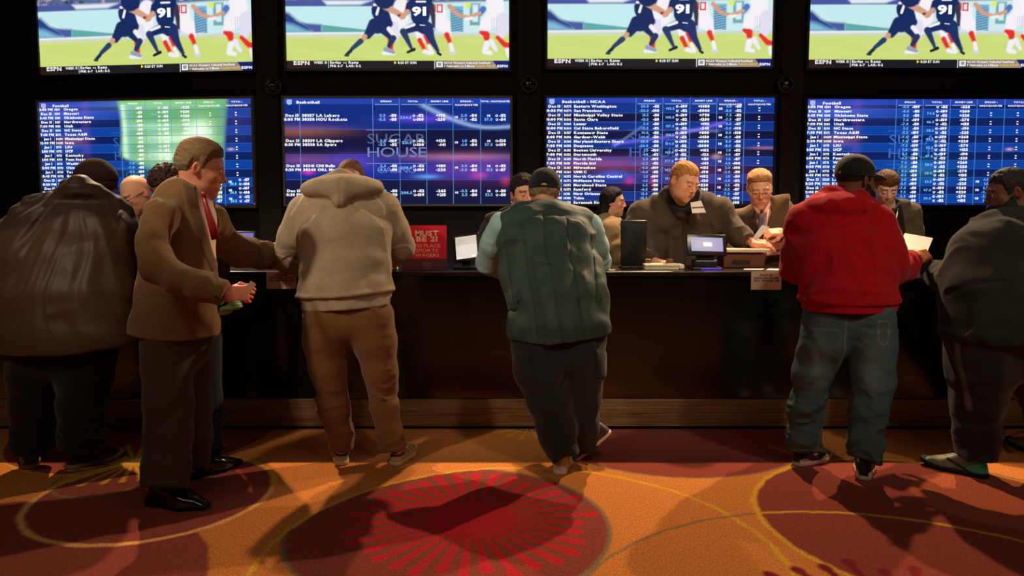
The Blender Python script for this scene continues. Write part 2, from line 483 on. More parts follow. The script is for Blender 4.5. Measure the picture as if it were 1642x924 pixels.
        lip = (A[:, 0] < .022 - np.abs(L[:, 2] + .056) * .7) * (np.abs(L[:, 2] + .0565) < .0105) * (L[:, 1] > .085)
        C = mixc(C, lip * .75, np.clip(np.array(s.skin) * (.82, .55, .52), 0, 255))
        bw = np.exp(-((A[:, 2] - (.036 - ((A[:, 0] - .03) * 5) ** 2 * .12)) / .0052) ** 2) * (A[:, 0] > .009) * (A[:, 0] < .054) * (L[:, 1] > .055)
        C = mixc(C, np.clip(bw * 1.2, 0, 1) * .85, s.brow)
        de = ball(A, (.031, .0765, .010), .0135)
        if s.lid < 1:
            top = .010 + .012 * (1 - s.lid) - .003
            m = (de < .0012) * (A[:, 2] < top) * (A[:, 2] > .0045) * (L[:, 1] > .075) * (np.abs(A[:, 0] - .031) < .012)
            C = mixc(C, m * .9, (215, 205, 198))
            ir = m * (((A[:, 0] - .031) ** 2 + (A[:, 2] - .0085) ** 2) < .0058 ** 2)
            C = mixc(C, ir * 1.0, s.iris)
        lash = np.exp(-((A[:, 2] - (.010 + .012 * (1 - s.lid) - .002 if s.lid < 1 else .003)) / .0016) ** 2) * (de < .004) * (L[:, 1] > .07) * (np.abs(A[:, 0] - .031) < .014)
        C = mixc(C, np.clip(lash, 0, 1) * .8, (40, 25, 20))
        return V, F, C
    # ---- things that follow the head
    def shell_mesh(s, fn, h, color, lo=None, hi=None, it=0):
        r = .2 * s.sc; lo = s.c - r if lo is None else lo; hi = s.c + r if hi is None else hi
        V, F = organic(lambda P: fn(s.loc(P), P) * s.sc, lo, hi, h, it)
        C = color(s.loc(V.astype(np.float32)), V) if callable(color) else solid(len(V), color)
        return V, F, C
    def hair(s, th=.012, line=None, col=(90, 60, 35), col2=None, amp=.0025, freq=(90, 25, 40), top=0.0, h=0.0032, curly=False, grey=None, zmax=None, extra=None):
        """line: list of (y, z) of the lower hair edge from nape to forehead, in head units"""
        line = line or [(-.12, -.055), (-.06, -.05), (-.028, -.012), (.004, -.006), (.022, .0), (.03, .045), (.07, .075), (.11, .085)]
        ys, zs = zip(*line)
        def fn(L, P):
            sk = s.skull(L)
            edge = np.interp(L[:, 1], ys, zs) + noise3(L, (60, 60, 60), 7) * .003
            if curly: edge = edge
            t = th * (0.1 + 0.9 * sstep(-.004, .050, L[:, 2] - edge)) + top * sstep(.05, .11, L[:, 2])
            d = sk - t
            if curly: d = d - noise3(L, (75, 75, 75)) * amp * 1.6 - noise3(L, (150, 150, 150), 4) * amp
            else: d = d - noise3(L, freq) * amp - noise3(L, tuple(2.3 * f for f in freq), 3) * amp * .5
            d = smax(d, edge - L[:, 2], .004)
            if zmax is not None: d = smax(d, L[:, 2] - zmax - L[:, 1] * .1, .003)
            if extra is not None: d = extra(L, d)
            return d
        def color(L, V):
            C = solid(len(V), col)
            n = noise3(L, tuple(1.5 * f for f in freq), 2) * .5 + .5
            C = mixc(C, n * .7, col2 if col2 is not None else tuple(np.array(col) * .6))
            if grey is not None: C = mixc(C, sstep(.05, -.01, L[:, 2]) * .8, grey)
            return C
        return s.shell_mesh(fn, h, color)
    def beardm(s, col, ln=.012, h=0.0034):
        def fn(L, P):
            A = np.abs(L[:, 0])
            d = np.minimum(s.skull(L), ball(L, (0, .074, -.096), .019)) - ln * sstep(-.02, -.07, L[:, 2]) - .004 - noise3(L, (120, 120, 120)) * .002
            edge = np.interp(L[:, 1], [-.02, .02, .05, .08, .1], [.0, -.012, -.035, -.046, -.042])
            d = smax(d, L[:, 2] - edge, .006); d = smax(d, -.002 - L[:, 1], .01)
            d = smax(d, -ell(L, (0, .098, -.057), (.019, .02, .0075)), .003)
            return d
        return s.shell_mesh(fn, h, col)

def hand_mesh(wrist, fwd, nrm, side=1, sc=1.0, curl=(.5, .5, .5, .5), thumb=.4, skin=(205, 150, 120), arm=None, ar=.031, h=0.003, spread=1.0):
    """wrist point, direction of the fingers, direction the BACK of the hand faces; side +1: thumb on the fwd x nrm side"""
    f = unit(fwd); n = unit(np.asarray(nrm, float) - f * np.dot(nrm, f)); x = np.cross(f, n) * side
    R = np.stack([x, f, n], 1); w = np.asarray(wrist, float)
    segs = []
    bx = [.029, .010, -.010, -.029]; ln = [.074, .083, .077, .060]; rr = [.0088, .009, .0086, .0076]
    for i in range(4):
        p = np.array([bx[i], .088 - abs(i - 1.2) * .004, 0.0]); a = 0; dirx = bx[i] * .9 * spread
        for j, (fr, ck) in enumerate(((.46, .8), (.30, 1.15), (.24, .7))):
            a += curl[i] * ck
            d = unit([dirx * (1 if j == 0 else .3), math.cos(a), -math.sin(a)]); q = p + d * ln[i] * fr
            segs.append((p, q, rr[i] * (1 - .12 * j), rr[i] * (1 - .12 * (j + 1)))); p = q
    p0 = np.array([.022, .018, -.004]); p1 = np.array([.046, .048 , -.012 - .02 * thumb]); p2 = p1 + unit([.5 - 1.0 * thumb, .8, -.35 - .5 * thumb]) * .034; p3 = p2 + unit([.15 - 1.2 * thumb, .9, -.2 - .5 * thumb]) * .028
    th = [(p0, p1, .016, .0125), (p1, p2, .012, .0105), (p2, p3, .0105, .0085)]
    def fn(P):
        L = ((P - w.astype(np.float32)) @ R.astype(np.float32)) / np.float32(sc)
        d = rbox(L, (0, .048, 0), (.037, .046, .0135), .0125)
        d = smin(d, ell(L, (.024, .03, -.008), (.017, .028, .015)), .012)
        d = smin(d, ell(L, (-.024, .03, -.006), (.014, .032, .012)), .012)
        for a, b, ra, rb in th: d = smin(d, cone(L, a, b, ra, rb), .007)
        fd = None
        for i in range(4):
            c = None
            for a, b, ra, rb in segs[3 * i:3 * i + 3]:
                e = cone(L, a, b, ra, rb); c = e if c is None else smin(c, e, .002)
            fd = c if fd is None else np.minimum(fd, c)
        d = smin(d, fd, .006)
        if arm is not None:
            La = ((np.asarray(arm, np.float32) - w.astype(np.float32)) @ R.astype(np.float32)) / np.float32(sc)
            d = smin(d, cone(L, (0, .012, 0), La, .023, ar / sc), .018)
        return d * sc
    ctr = w + R @ np.array([.005, .07, -.02]) * sc; lo = ctr - .135 * sc; hi = ctr + .135 * sc
    if arm is not None: lo = np.minimum(lo, np.asarray(arm) - ar * 1.3); hi = np.maximum(hi, np.asarray(arm) + ar * 1.3)
    V, F = organic(fn, lo, hi, h, 0)
    L = ((V - w) @ R) / sc
    C = solid(len(V), skin)
    tips = sum(np.exp(-(np.linalg.norm(L - segs[3 * i + 2][1], axis=1) / .012) ** 2) for i in range(4))
    kn = sum(np.exp(-(np.linalg.norm(L - segs[3 * i][0], axis=1) / .011) ** 2) for i in range(4))
    C = mixc(C, np.clip(tips + kn, 0, 1) * .3, np.clip(np.array(skin) * (1.0, .7, .65), 0, 255))
    return V, F, C

def shoe(parent, origin, heel, toe, sc=1.0, col=(30, 28, 28), sole=(200, 190, 170), pattern=None, m=None, lift=0.0, pitch=0.0, ankle=True, hi=0.0, dress=False, name='shoe'):
    """heel and toe are floor points; pattern(L) paints the upper; pitch tips the toe down"""
    heel = np.asarray(heel, float); d = unit(np.asarray(toe, float) - heel)
    d = unit([d[0], d[1], 0]); x = np.cross(d, (0, 0, 1))
    f = d * math.cos(pitch) + np.array([0, 0, -1]) * math.sin(pitch); up = np.cross(x, f)
    R = np.stack([x, f, up], 1); o = heel + np.array([0, 0, lift]); o32 = o.astype(np.float32); R32 = R.astype(np.float32)
    def plan(L, g=0.0):
        xy = L.copy(); xy[:, 2] = 0
        a = cone(xy, (0, .036, 0), (.002, .17, 0), .034 + g, .045 + g)
        b = cone(xy, (.002, .17, 0), (-.004, .235 if not dress else .25, 0), .045 + g, .036 + g if not dress else .026 + g)
        return smin(a, b, .02)
    def loc(P): return ((P - o32) @ R32) / np.float32(sc)
    def fsole(P):
        L = loc(P); t = .024 if not dress else .012
        p = plan(L, .002)
        zz = np.abs(L[:, 2] - t / 2) - t / 2
        if dress:
            heelb = np.maximum(p, np.maximum(L[:, 1] - .075, np.abs(L[:, 2] - .012) - .012))
            zz = np.abs(L[:, 2] - .019) - .006
            q = smax(p, zz, .004); return np.minimum(q, heelb) * sc
        toe_up = np.clip(L[:, 1] - .2, 0, 1) * .25
        zz = np.abs(L[:, 2] - toe_up - t / 2) - t / 2
        return smax(p, zz, .008) * sc
    def fup(P):
        L = loc(P)
        prof = np.interp(L[:, 1], [-.0, .02, .07, .12, .17, .22, .27], [.085 + hi, .098 + hi, .100 + hi, .088, .062, .048, .028])
        d0 = plan(L, -.001)
        sq = d0 + (np.clip(L[:, 2], 0, 1) ** 2) * 1.9
        q = smax(sq, L[:, 2] - prof, .02); q = smax(q, .012 - L[:, 2], .003)
        if ankle: q = smin(q, cone(L, (0, .062, .06), (0, .058, .118 + hi), .032, .032), .015)
        q = q - noise3(L, (30, 30, 30)) * .0015
        return q * sc
    lo = np.minimum(o, o + f * .3 * sc) - .07 * sc; hi_ = np.maximum(o, o + f * .3 * sc) + .07 * sc; hi_[2] += .12 * sc; lo[2] -= .02
    V, F = organic(fup, lo, hi_, .0045, 1); L = loc(V.astype(np.float32))
    C = solid(len(V), col)
    if pattern: C = pattern(L, C)
    so = mesh_obj(name, V, F, m or M['leather'], parent, origin, True, C)
    V, F = organic(fsole, lo, hi_, .0045, 1)
    mesh_obj('sole', V, F, M['rubber'], so, origin, True, solid(len(V), sole))
    if True:                                                        # laces across the instep
        mb = MB()
        for i in range(4):
            y = .115 + i * .019; z = np.interp(y, [.12, .17, .22], [.082, .058, .046]) + .0
            P0 = [o + R @ (np.array([xx, y + dy, z - abs(xx) * .35 + .003 + dz]) * sc) for xx in (-.026, 0, .026) for dy, dz in ((-.004, 0), (0, .005), (.004, 0))]
            mb.add(P0, [(0, 3, 4, 1), (3, 6, 7, 4), (1, 4, 5, 2), (4, 7, 8, 5)])
        mb.build('laces', M['lace'], so, origin, True)
    return so

class Person:
    def __init__(s, foot, label, group=None):
        s.o = np.array([foot[0], foot[1], 0.0]); s.label = label; s.group = group
        s.bparts = []; s.pending = []
    def body(s, parts, inner=(), inner_col=(150, 110, 90)):
        """parts: (V,F,C) of skin; inner: chains under the clothes that join them"""
        P = list(parts)
        if inner:
            cs = [c.core() for c in inner]
            def fn(P_):
                d = None
                for c in cs:
                    e = c.d(P_, 0.56); d = e if d is None else smin(d, e, .03)
                return d
            V, F = organic(fn, np.min([c.lo() for c in cs], 0), np.max([c.hi() for c in cs], 0), .014, 0)
            P.append((V, F, solid(len(V), inner_col)))
        V, F, C = merge(P)
        s.root = mesh_obj('person', V, F, M['skin'], None, s.o, True, C)
        tag(s.root, s.label, 'person', s.group)
        return s.root
    def part(s, name, vfc, m, parent=None, label=None):
        V, F, C = vfc
        o = mesh_obj(name, V, F, m, parent or s.root, s.o, True, C)
        if label: o['label'] = label
        return o
    def garment(s, name, chains, m, color, h=.0075, k=.03, extra=None, parent=None, label=None, it=1, lo=None, hi=None):
        """one cloth mesh from several chains; extra(P, d) reshapes it; color(P) paints it"""
        def fn(P):
            d = None
            for c in chains:
                e = c.d(P); d = e if d is None else smin(d, e, k)
            if extra is not None: d = extra(P, d)
            return d
        l = np.min([c.lo() for c in chains], 0) if lo is None else lo; u = np.max([c.hi() for c in chains], 0) if hi is None else hi
        V, F = organic(fn, l, u, h, it)
        C = color(V.astype(np.float32)) if callable(color) else solid(len(V), color)
        return s.part(name, (V, F, C), m, parent, label)
def proj(P):
    """the reverse of at(): used to lay seams and stripes on a garment where the photo shows them"""
    x = P[:, 0]; y = P[:, 1]; z = P[:, 2] - CAM_H
    dep = y * CT - z * ST; up = y * ST + z * CT
    return CX + F * x / dep, CY - F * up / dep
def strip(name, pts, w, m, parent, origin, up=(0, -1, 0), th=.004, label=None, cols=None):
    """a narrow raised band along a polyline"""
    mb = MB(); pts = [np.asarray(p, float) for p in pts]; n = len(pts); V = []
    ws = w if hasattr(w, '__len__') else [w] * n
    for i, p in enumerate(pts):
        t = unit(pts[min(i + 1, n - 1)] - pts[max(i - 1, 0)]); sd = unit(np.cross(t, up)); nn = unit(np.cross(sd, t))
        for a, b in ((-1, 0), (-.6, 1), (.6, 1), (1, 0), (.6, -1), (-.6, -1)): V.append(p + sd * a * ws[i] / 2 + nn * b * th / 2)
    Fc = [(i * 6 + j, i * 6 + (j + 1) % 6, i * 6 + 6 + (j + 1) % 6, i * 6 + 6 + j) for i in range(n - 1) for j in range(6)]
    Fc += [tuple(range(5, -1, -1)), tuple((n - 1) * 6 + j for j in range(6))]
    mb.add(V, Fc); o = mb.build(name, m, parent, origin, True)
    if label: o['label'] = label
    return o

# ================================================================ shared materials
M = {}
M['skin'] = mat_attr('skin', rough=.48, spec=.4, noise=.05, nscale=120, bump=.15, bscale=500, sss=.12)
M['cloth'] = mat_attr('cotton_cloth', rough=.9, spec=.2, noise=.10, nscale=500, bump=.35, bscale=420, sheen=.15)
M['fleece'] = mat_attr('fleece_cloth', rough=.95, spec=.15, noise=.14, nscale=350, bump=.4, bscale=300, sheen=.08)
M['tweed'] = mat_attr('tweed_cloth', rough=.92, spec=.15, noise=.24, nscale=420, bump=.4, bscale=400, sheen=.2)
M['shell'] = mat_attr('shell_fabric', rough=.55, spec=.35, noise=.06, nscale=300, bump=.2, bscale=200, sheen=.05)
M['denim'] = mat_attr('denim_cloth', rough=.9, spec=.2, noise=.16, nscale=500, bump=.4, bscale=500, stretch=(1, 1, .35))
M['leather'] = mat_attr('shoe_leather', rough=.5, spec=.45, noise=.06, nscale=120, bump=.1, bscale=200)
M['polish'] = mat_attr('polished_leather', rough=.22, spec=.6, noise=.05, nscale=80, bump=.12, bscale=60, coat=.4)
M['rubber'] = mat_attr('rubber_sole', rough=.7, spec=.3, noise=.08, nscale=200)
M['hair'] = mat_attr('hair', rough=.72, spec=.28, noise=.35, nscale=420, bump=.5, bscale=420, stretch=(1, .6, .12))
M['lace'] = mat('shoe_lace', (60, 58, 55), .8)
M['black_plastic'] = mat('black_plastic', (22, 22, 23), .4, noise=.1, nscale=60)
M['bezel'] = mat('screen_bezel', (118, 115, 96), .38, noise=.08, nscale=30)
M['bezel_dark'] = mat('dark_screen_bezel', (24, 22, 22), .35)
M['white_plastic'] = mat('white_plastic', (214, 196, 160), .45, noise=.04)
M['paper'] = mat('paper', (232, 220, 205), .75, noise=.03, nscale=20)
M['paint'] = mat_attr('printed_card', rough=.5, spec=.35, noise=.02)
M['metal'] = mat('brushed_metal', (150, 145, 135), .3, 1.0, noise=.08)
M['brown_laminate'] = mat('brown_laminate', (92, 58, 34), .45, noise=.2, nscale=12, stretch=(1, 6, 6))
M['screen'] = mat_screen('lit_screen', 1.0)

# ================================================================ lettering
_gl = {}
def glyph(ch, bold):
    key = (ch, bold)
    if key in _gl: return _gl[key]
    cu = bpy.data.curves.new('g', 'FONT'); cu.body = ch; cu.size = 1.0; cu.resolution_u = 2
    cu.offset = bold; cu.fill_mode = 'BOTH' if False else 'FRONT'
    o = bpy.data.objects.new('g', cu); COL.objects.link(o)
    dg = bpy.context.evaluated_depsgraph_get(); dg.update()
    me = o.evaluated_get(dg).to_mesh()
    V = np.array([v.co[:] for v in me.vertices]) if len(me.vertices) else np.zeros((0, 3))
    Fc = [tuple(p.vertices) for p in me.polygons]
    o.evaluated_get(dg).to_mesh_clear()
    bpy.data.objects.remove(o); bpy.data.curves.remove(cu)
    if len(V): x0 = V[:, 0].min(); V[:, 0] -= x0; adv = V[:, 0].max() + .07
    else: adv = .32
    _gl[key] = (V, Fc, adv)
    return _gl[key]
class Lettering:
    """flat letters laid out on the x-z plane, facing -y"""
    def __init__(s): s.v = []; s.f = []; s.c = []
    tight = 1.0; fat = 0.0
    def text(s, t, x, z, size, col=(255, 255, 255), sx=1.0, align='l', bold=.02, y=0.0, gap=0.0, width=None):
        sx *= s.tight
        k = size / 0.73; gs = [glyph(c, bold + s.fat) for c in t]
        w = (sum(g[2] + gap for g in gs) - .07) * k * sx
        if width: sx *= width / w; w = width
        cx = x - (w / 2 if align == 'c' else w if align == 'r' else 0)
        for V, Fc, adv in gs:
            if len(V):
                b = len(s.v)
                s.v += [(cx + v[0] * k * sx, y, z + v[1] * k) for v in V]
                s.f += [tuple(i + b for i in f) for f in Fc]
                s.c += [tuple(lin(col))] * len(V)
            cx += (adv + gap) * k * sx
        return w
    def quad(s, x0, z0, x1, z1, col, y=0.0):
        b = len(s.v); s.v += [(x0, y, z0), (x1, y, z0), (x1, y, z1), (x0, y, z1)]
        s.f.append((b, b + 1, b + 2, b + 3)); s.c += [tuple(lin(col))] * 4
    def poly(s, pts, col, y=0.0):
        b = len(s.v); s.v += [(x, y, z) for x, z in pts]; s.f.append(tuple(range(b, b + len(pts)))); s.c += [tuple(lin(col))] * len(pts)
    def build(s, name, m, parent, M4=None):
        V = s.v if M4 is None else [tuple(M4 @ Vector(v)) for v in s.v]
        return mesh_obj(name, V, s.f, m, parent, None, False, np.array(s.c))
def picture(name, x0, z0, x1, z1, nx, nz, fn, m, parent, y=0.0, origin=None):
    """a flat grid facing -y whose colours are worked out by fn(u, v) with u, v in 0..1 from the lower left"""
    u, v = np.meshgrid(np.linspace(0, 1, nx), np.linspace(0, 1, nz)); u = u.ravel(); v = v.ravel()
    C = fn(u, v)
    V = np.stack([x0 + (x1 - x0) * u, np.full_like(u, y), z0 + (z1 - z0) * v], 1)
    i, j = np.meshgrid(np.arange(nx - 1), np.arange(nz - 1)); a = (j * nx + i).ravel()
    Fc = np.stack([a, a + 1, a + nx + 1, a + nx], 1)
    return mesh_obj(name, V, Fc, m, parent, origin, False, C)

# ================================================================ room shell
def struct(o): return tag(o, kind='structure')
YC = at(800, 690, 4.973)[1]                    # front face of the counter
YW = 6.9 * K                                   # wall that carries the screens
def floor_build():
    x0, x1, y0, y1 = -4.3, 4.6, 2.55, 5.2
    step = .0085
    nx = int((x1 - x0) / step) + 1; ny = int((y1 - y0) / step) + 1
    gx, gy = np.meshgrid(np.linspace(x0, x1, nx), np.linspace(y0, y1, ny)); P = np.stack([gx.ravel(), gy.ravel()], 1)
    rn = noise3(np.c_[P, np.zeros(len(P))].astype(np.float32), (25, 25, 1)) * .006
    ORANGE = (202, 122, 54); PLUM = (134, 56, 42); BROWN = (160, 94, 42); GOLD = (214, 160, 46); GREY = (128, 104, 74); RED = (190, 16, 36); TAN = (232, 168, 96)
    C = np.tile(lin(ORANGE), (len(P), 1)); ap = step * .8
    def cov(d): return np.clip(.5 - d / (2 * ap), 0, 1)
    def disc(c, r, col, ry=None, paint=True):
        nonlocal C
        q = P - c; d = np.hypot(q[:, 0], q[:, 1] * (r / (ry or r))) - r + rn
        if paint: m = cov(d)[:, None]; C = C * (1 - m) + lin(col) * m
        return d
    def ring(d, w, col, mask=None):
        nonlocal C
        m = cov(np.abs(d) - w / 2)
        if mask is not None: m = m * mask
        C = C * (1 - m[:, None]) + lin(col) * m[:, None]
    def burst(c, r0, r1, n, col, w=.013, dot=.028, core=.15, mask=None, a0=0., arc=(0, 360), jit=.16):
        nonlocal C
        rs = np.random.RandomState(n)
        d = np.hypot(*(P - c).T) - core
        for i in range(n):
            a = math.radians(arc[0] + (arc[1] - arc[0]) * (i + .5) / n) + a0; r = r1 * (1 - jit * rs.rand())
            u = np.array([math.cos(a), math.sin(a)]); e = c + u * r
            q = P - c; t = np.clip(q @ u, r0, r); dd = np.hypot(*(q - t[:, None] * u).T) - w * (.75 + .5 * t / r)
            q = P - e; dt = np.hypot((q @ u) / 1.4, q @ np.array([-u[1], u[0]])) - dot
            d = np.minimum(d, np.minimum(dd, dt))
        m = cov(d)
        if mask is not None: m = m * mask
        C = C * (1 - m[:, None]) + lin(col) * m[:, None]
    f2 = lambda px, py: fl(px, py)[:2]
    # broad fields of colour
    disc(f2(60, 838) + (0, -.75), 1.02, PLUM)                                 # reddish field lower left
    dC = disc(f2(250, 700) + (-.1, .12), .80, PLUM)                           # plum disc behind the left customers
    ring(dC, .014, GOLD, (P[:, 0] < f2(240, 700)[0]).astype(float))
    dB = disc(np.array([-1.89, 3.86]) * K, .60 * K, PLUM)
    dl = disc(f2(165, 770), .24, GREY, paint=False); ring(dl, .018, GREY)
    dF = disc(np.array([1.05, 4.95]) * K, .86 * K, PLUM); ring(dF, .014, GREY)
    dG = disc(f2(860, 672), .30, PLUM); ring(dG, .016, GOLD)
    dA = np.hypot(*(P - np.array([.04, 3.11]) * K).T) - 1.138 * K + rn
    dA2 = np.hypot(*(P - f2(720, 842)).T) - .735
    m = cov(np.maximum(dA, dA2))[:, None]; C = C * (1 - m) + lin(PLUM) * m
    ring(dA2, .02, GREY, cov(dA)); ring(dA, .022, GOLD)
    dD = disc(np.array([2.1, 3.52]) * K, .88 * K, PLUM)
    dE = np.hypot(*(P - np.array([1.45, 2.3]) * K).T) - 1.33 * K + rn
    dH = disc(f2(1590, 800), .36, (160, 76, 46)); 
    ring(dB, .03, TAN, (P[:, 1] < 3.95 * K).astype(float)); ring(dB, .03, GOLD, (P[:, 1] >= 3.95 * K).astype(float))
    ring(dE, .016, GREY, cov(-dD)); ring(dE, .018, GOLD, cov(dD)); ring(dD, .026, GOLD)
    dI = disc(f2(1430, 640), .55, GREY, paint=False); ring(dI, .016, GREY)
    # seed-head bursts
    burst(f2(215, 741), .02, .36, 22, GOLD, .009, .018, .03)
    burst(f2(755, 832), .05, .60 * K, 34, RED, .014, .027, .20)
    burst(f2(1207, 702), .02, .33, 18, (150, 18, 34), .013, .026, .07)
    burst(f2(848, 684), .02, .26, 16, GOLD, .007, .017, .02)
    burst(f2(1600, 704), .02, .3, 18, (120, 66, 34), .009, .02, .03)
    burst(f2(1490, 1040), .05, .62, 30, (120, 14, 26), .014, .027, .14)
    
    i, j = np.meshgrid(np.arange(nx - 1), np.arange(ny - 1)); a = (j * nx + i).ravel()
    Fc = np.stack([a, a + 1, a + nx + 1, a + nx], 1)
    mt, nt, b = mat_new('patterned_carpet')
    at_ = nt.nodes.new('ShaderNodeAttribute'); at_.attribute_name = 'Col'
    tc = nt.nodes.new('ShaderNodeTexCoord')
    n1 = nt.nodes.new('ShaderNodeTexNoise'); n1.inputs['Scale'].default_value = 160; n1.inputs['Detail'].default_value = 4
    mp = nt.nodes.new('ShaderNodeMapping'); mp.inputs['Scale'].default_value = (1, .35, 1); mp.inputs['Rotation'].default_value = (0, 0, .35)
    nt.links.new(tc.outputs['Object'], mp.inputs[0]); nt.links.new(mp.outputs[0], n1.inputs['Vector'])
    r = nt.nodes.new('ShaderNodeMapRange'); r.inputs['From Min'].default_value = .3; r.inputs['From Max'].default_value = .7
    r.inputs['To Min'].default_value = .68; r.inputs['To Max'].default_value = 1.3
    sc_ = nt.nodes.new('ShaderNodeVectorMath'); sc_.operation = 'SCALE'
    nt.links.new(n1.outputs['Fac'], r.inputs['Value']); nt.links.new(r.outputs[0], sc_.inputs['Scale'])
    nt.links.new(at_.outputs['Color'], sc_.inputs[0]); nt.links.new(sc_.outputs[0], b.inputs['Base Color'])
    b.inputs['Roughness'].default_value = 1; b.inputs['Specular IOR Level'].default_value = .05; b.inputs['Sheen Weight'].default_value = .1
    bp = nt.nodes.new('ShaderNodeBump'); bp.inputs['Strength'].default_value = .6; bp.inputs['Distance'].default_value = .006
    nt.links.new(n1.outputs['Fac'], bp.inputs['Height']); nt.links.new(bp.outputs[0], b.inputs['Normal'])
    V = np.c_[P, np.zeros(len(P))]
    # plain carpet carried on to the walls around the patterned part
    X0, X1, Y0, Y1 = -7.5, 7.5, -2.5, YW + .02
    far = []
    nb = len(V)
    ex = [(X0, Y0, X1, y0), (X0, y0, x0, y1), (x1, y0, X1, y1), (X0, y1, X1, Y1)]
    EV = []; EF = []
    for (a0, b0, a1, b1) in ex:
        k = nb + len(EV); EV += [(a0, b0, 0), (a1, b0, 0), (a1, b1, 0), (a0, b1, 0)]; EF.append((k, k + 1, k + 2, k + 3))
    V = np.concatenate([V, np.array(EV)]); Fc = np.concatenate([Fc, np.array(EF)])
    C = np.concatenate([C, np.tile(lin(BROWN), (len(EV), 1))])
    struct(mesh_obj('floor', V, Fc, mt, None, None, False, C))
floor_build()
M['wall'] = mat('wall_fabric', (17, 16, 14), .85, noise=.25, nscale=6, bump=.1)
M['wall_panel'] = mat('wall_panel_fabric', (40, 35, 28), .8, noise=.2, nscale=8, bump=.1)
M['ceiling'] = mat('ceiling_paint', (12, 11, 10), .9)
# the left end of the screen wall turns towards the back by a few degrees
def wall_back():
    m = MB(); xk = at(452, 300, 6.9)[0]
    dx = xk + 7.5; yk = YW + dx * .135
    m.add([(xk, YW, 0), (7.5, YW, 0), (7.5, YW, 4.2), (xk, YW, 4.2)], [(0, 1, 2, 3)])
    m.add([(-7.5, yk, 0), (xk, YW, 0), (xk, YW, 4.2), (-7.5, yk, 4.2)], [(0, 1, 2, 3)])
    m.add([(-7.5, yk + .15, 0), (7.5, yk + .15, 0), (7.5, yk + .15, 4.2), (-7.5, yk + .15, 4.2)], [(0, 3, 2, 1)])
    struct(m.build('wall_back', M['wall']))
    for px0, px1 in ((414, 451), (830, 867), (1249, 1284)):
        a = at(px0, 300, 6.88); b = at(px1, 300, 6.88)
        p = MB().box((a[0], YW - .018, 0), (b[0], YW - .002, 4.15), .004)
        struct(p.build('trim_%d' % (1 + (px0 > 500) + (px0 > 900)), M['wall_panel']))
wall_back()
m = MB().box((-7.5, -2.6, 4.2), (7.5, 9.0, 4.3)); struct(m.build('ceiling', M['ceiling']))
m = MB().box((-7.65, -2.6, 0), (-7.5, 9.0, 4.2)); struct(m.build('wall_left', M['wall']))
m = MB().box((7.5, -2.6, 0), (7.65, 9.0, 4.2)); struct(m.build('wall_right', M['wall']))
m = MB().box((-7.5, -2.65, 0), (7.5, -2.5, 4.2)); struct(m.build('wall_front', M['wall']))

# ================================================================ betting counter
ZT = at(800, 435.5, 4.95)[2]
def counter():
    zp = at(800, 640, 4.973)[2]
    root = empty('betting_counter', (0, YC, 0), 'long black glossy betting counter with a wooden base strip', 'counter')
    r = root; O = (0, YC, 0)
    gl = mat('black_glass_panel', (16, 11, 9), .16, spec=.55, noise=.2, nscale=3)
    top = mat('dark_counter_top', (34, 22, 16), .25, spec=.5, noise=.2, nscale=8, stretch=(1, 5, 5))
    # horizontal-grain wood plinth
    wd, nt, b = mat_new('striped_wood')
    tc = nt.nodes.new('ShaderNodeTexCoord'); mp = nt.nodes.new('ShaderNodeMapping'); mp.inputs['Scale'].default_value = (.6, 3, 26)
    n = nt.nodes.new('ShaderNodeTexNoise'); n.inputs['Scale'].default_value = 3.2; n.inputs['Detail'].default_value = 6; n.inputs['Distortion'].default_value = .6
    cr = nt.nodes.new('ShaderNodeValToRGB'); cr.color_ramp.elements[0].position = .3; cr.color_ramp.elements[1].position = .7
    cr.color_ramp.elements[0].color = (*lin((84, 58, 38)), 1); cr.color_ramp.elements[1].color = (*lin((152, 112, 74)), 1)
    nt.links.new(tc.outputs['Object'], mp.inputs[0]); nt.links.new(mp.outputs[0], n.inputs['Vector']); nt.links.new(n.outputs['Fac'], cr.inputs[0])
    nt.links.new(cr.outputs[0], b.inputs['Base Color']); b.inputs['Roughness'].default_value = .38
    x0, x1 = -6.2, 6.2
    MB().box((x0, YC + .012, zp), (x1, YC + .05, ZT - .03), .003).build('front_panel', gl, r, O)
    MB().box((x0, YC, .025), (x1, YC + .05, zp - .003), .004).build('kick_board', wd, r, O)
    MB().box((x0, YC + .03, 0), (x1, YC + .06, .024)).build('toe_recess', M['bezel_dark'], r, O)
    MB().box((x0, YC - .012, ZT - .03), (x1, YC + .50, ZT), .006).build('counter_top', top, r, O)
    mb = MB()
    mb.box((x0, YC + .05, .0), (x1, YC + .08, ZT - .031)); mb.box((x0, YC + .47, 0), (x1, YC + .49, ZT - .031))
    mb.build('carcass', M['bezel_dark'], r, O)
counter()

# ================================================================ wall screens
FNAMES = ['Oregon', 'Missouri', 'Oklahoma State', 'Northwestern', 'Utah', 'NC State', 'Texas A&M', 'Mississippi State', 'Iowa', 'LSU', 'UCF', 'Kentucky', 'Penn State', 'Washington', 'Ohio State', 'Texas', 'Georgia', 'LA Chargers', 'KC Chiefs', 'Houston', 'NY Jets', 'Cleveland', 'Denver']
FTIMES = ['3:00 PM', 'Dec 31', '3:45 PM', 'Dec 31', '7:00 PM', 'Dec 31', '7:30 PM', 'Jan 1', '12:00 PM', 'Jan 1', '1:00 PM', 'Jan 1', '1:00 PM', 'Jan 1', '5:00 PM', 'Jan 1', '8:45 PM', 'Dec 13', '8:20 PM', 'Dec 15', '12:00 PM', 'Dec 15', '1:30 PM']
FCODES = ['11284', '11289', '11288', '11287', '11286', '11290', '11292', '24289', '24288', '10713', '10712', '10713', '10714', '10731', '10730', '10733', '10732', '25233', '25234', '30133', '30134', '30135', '30136']
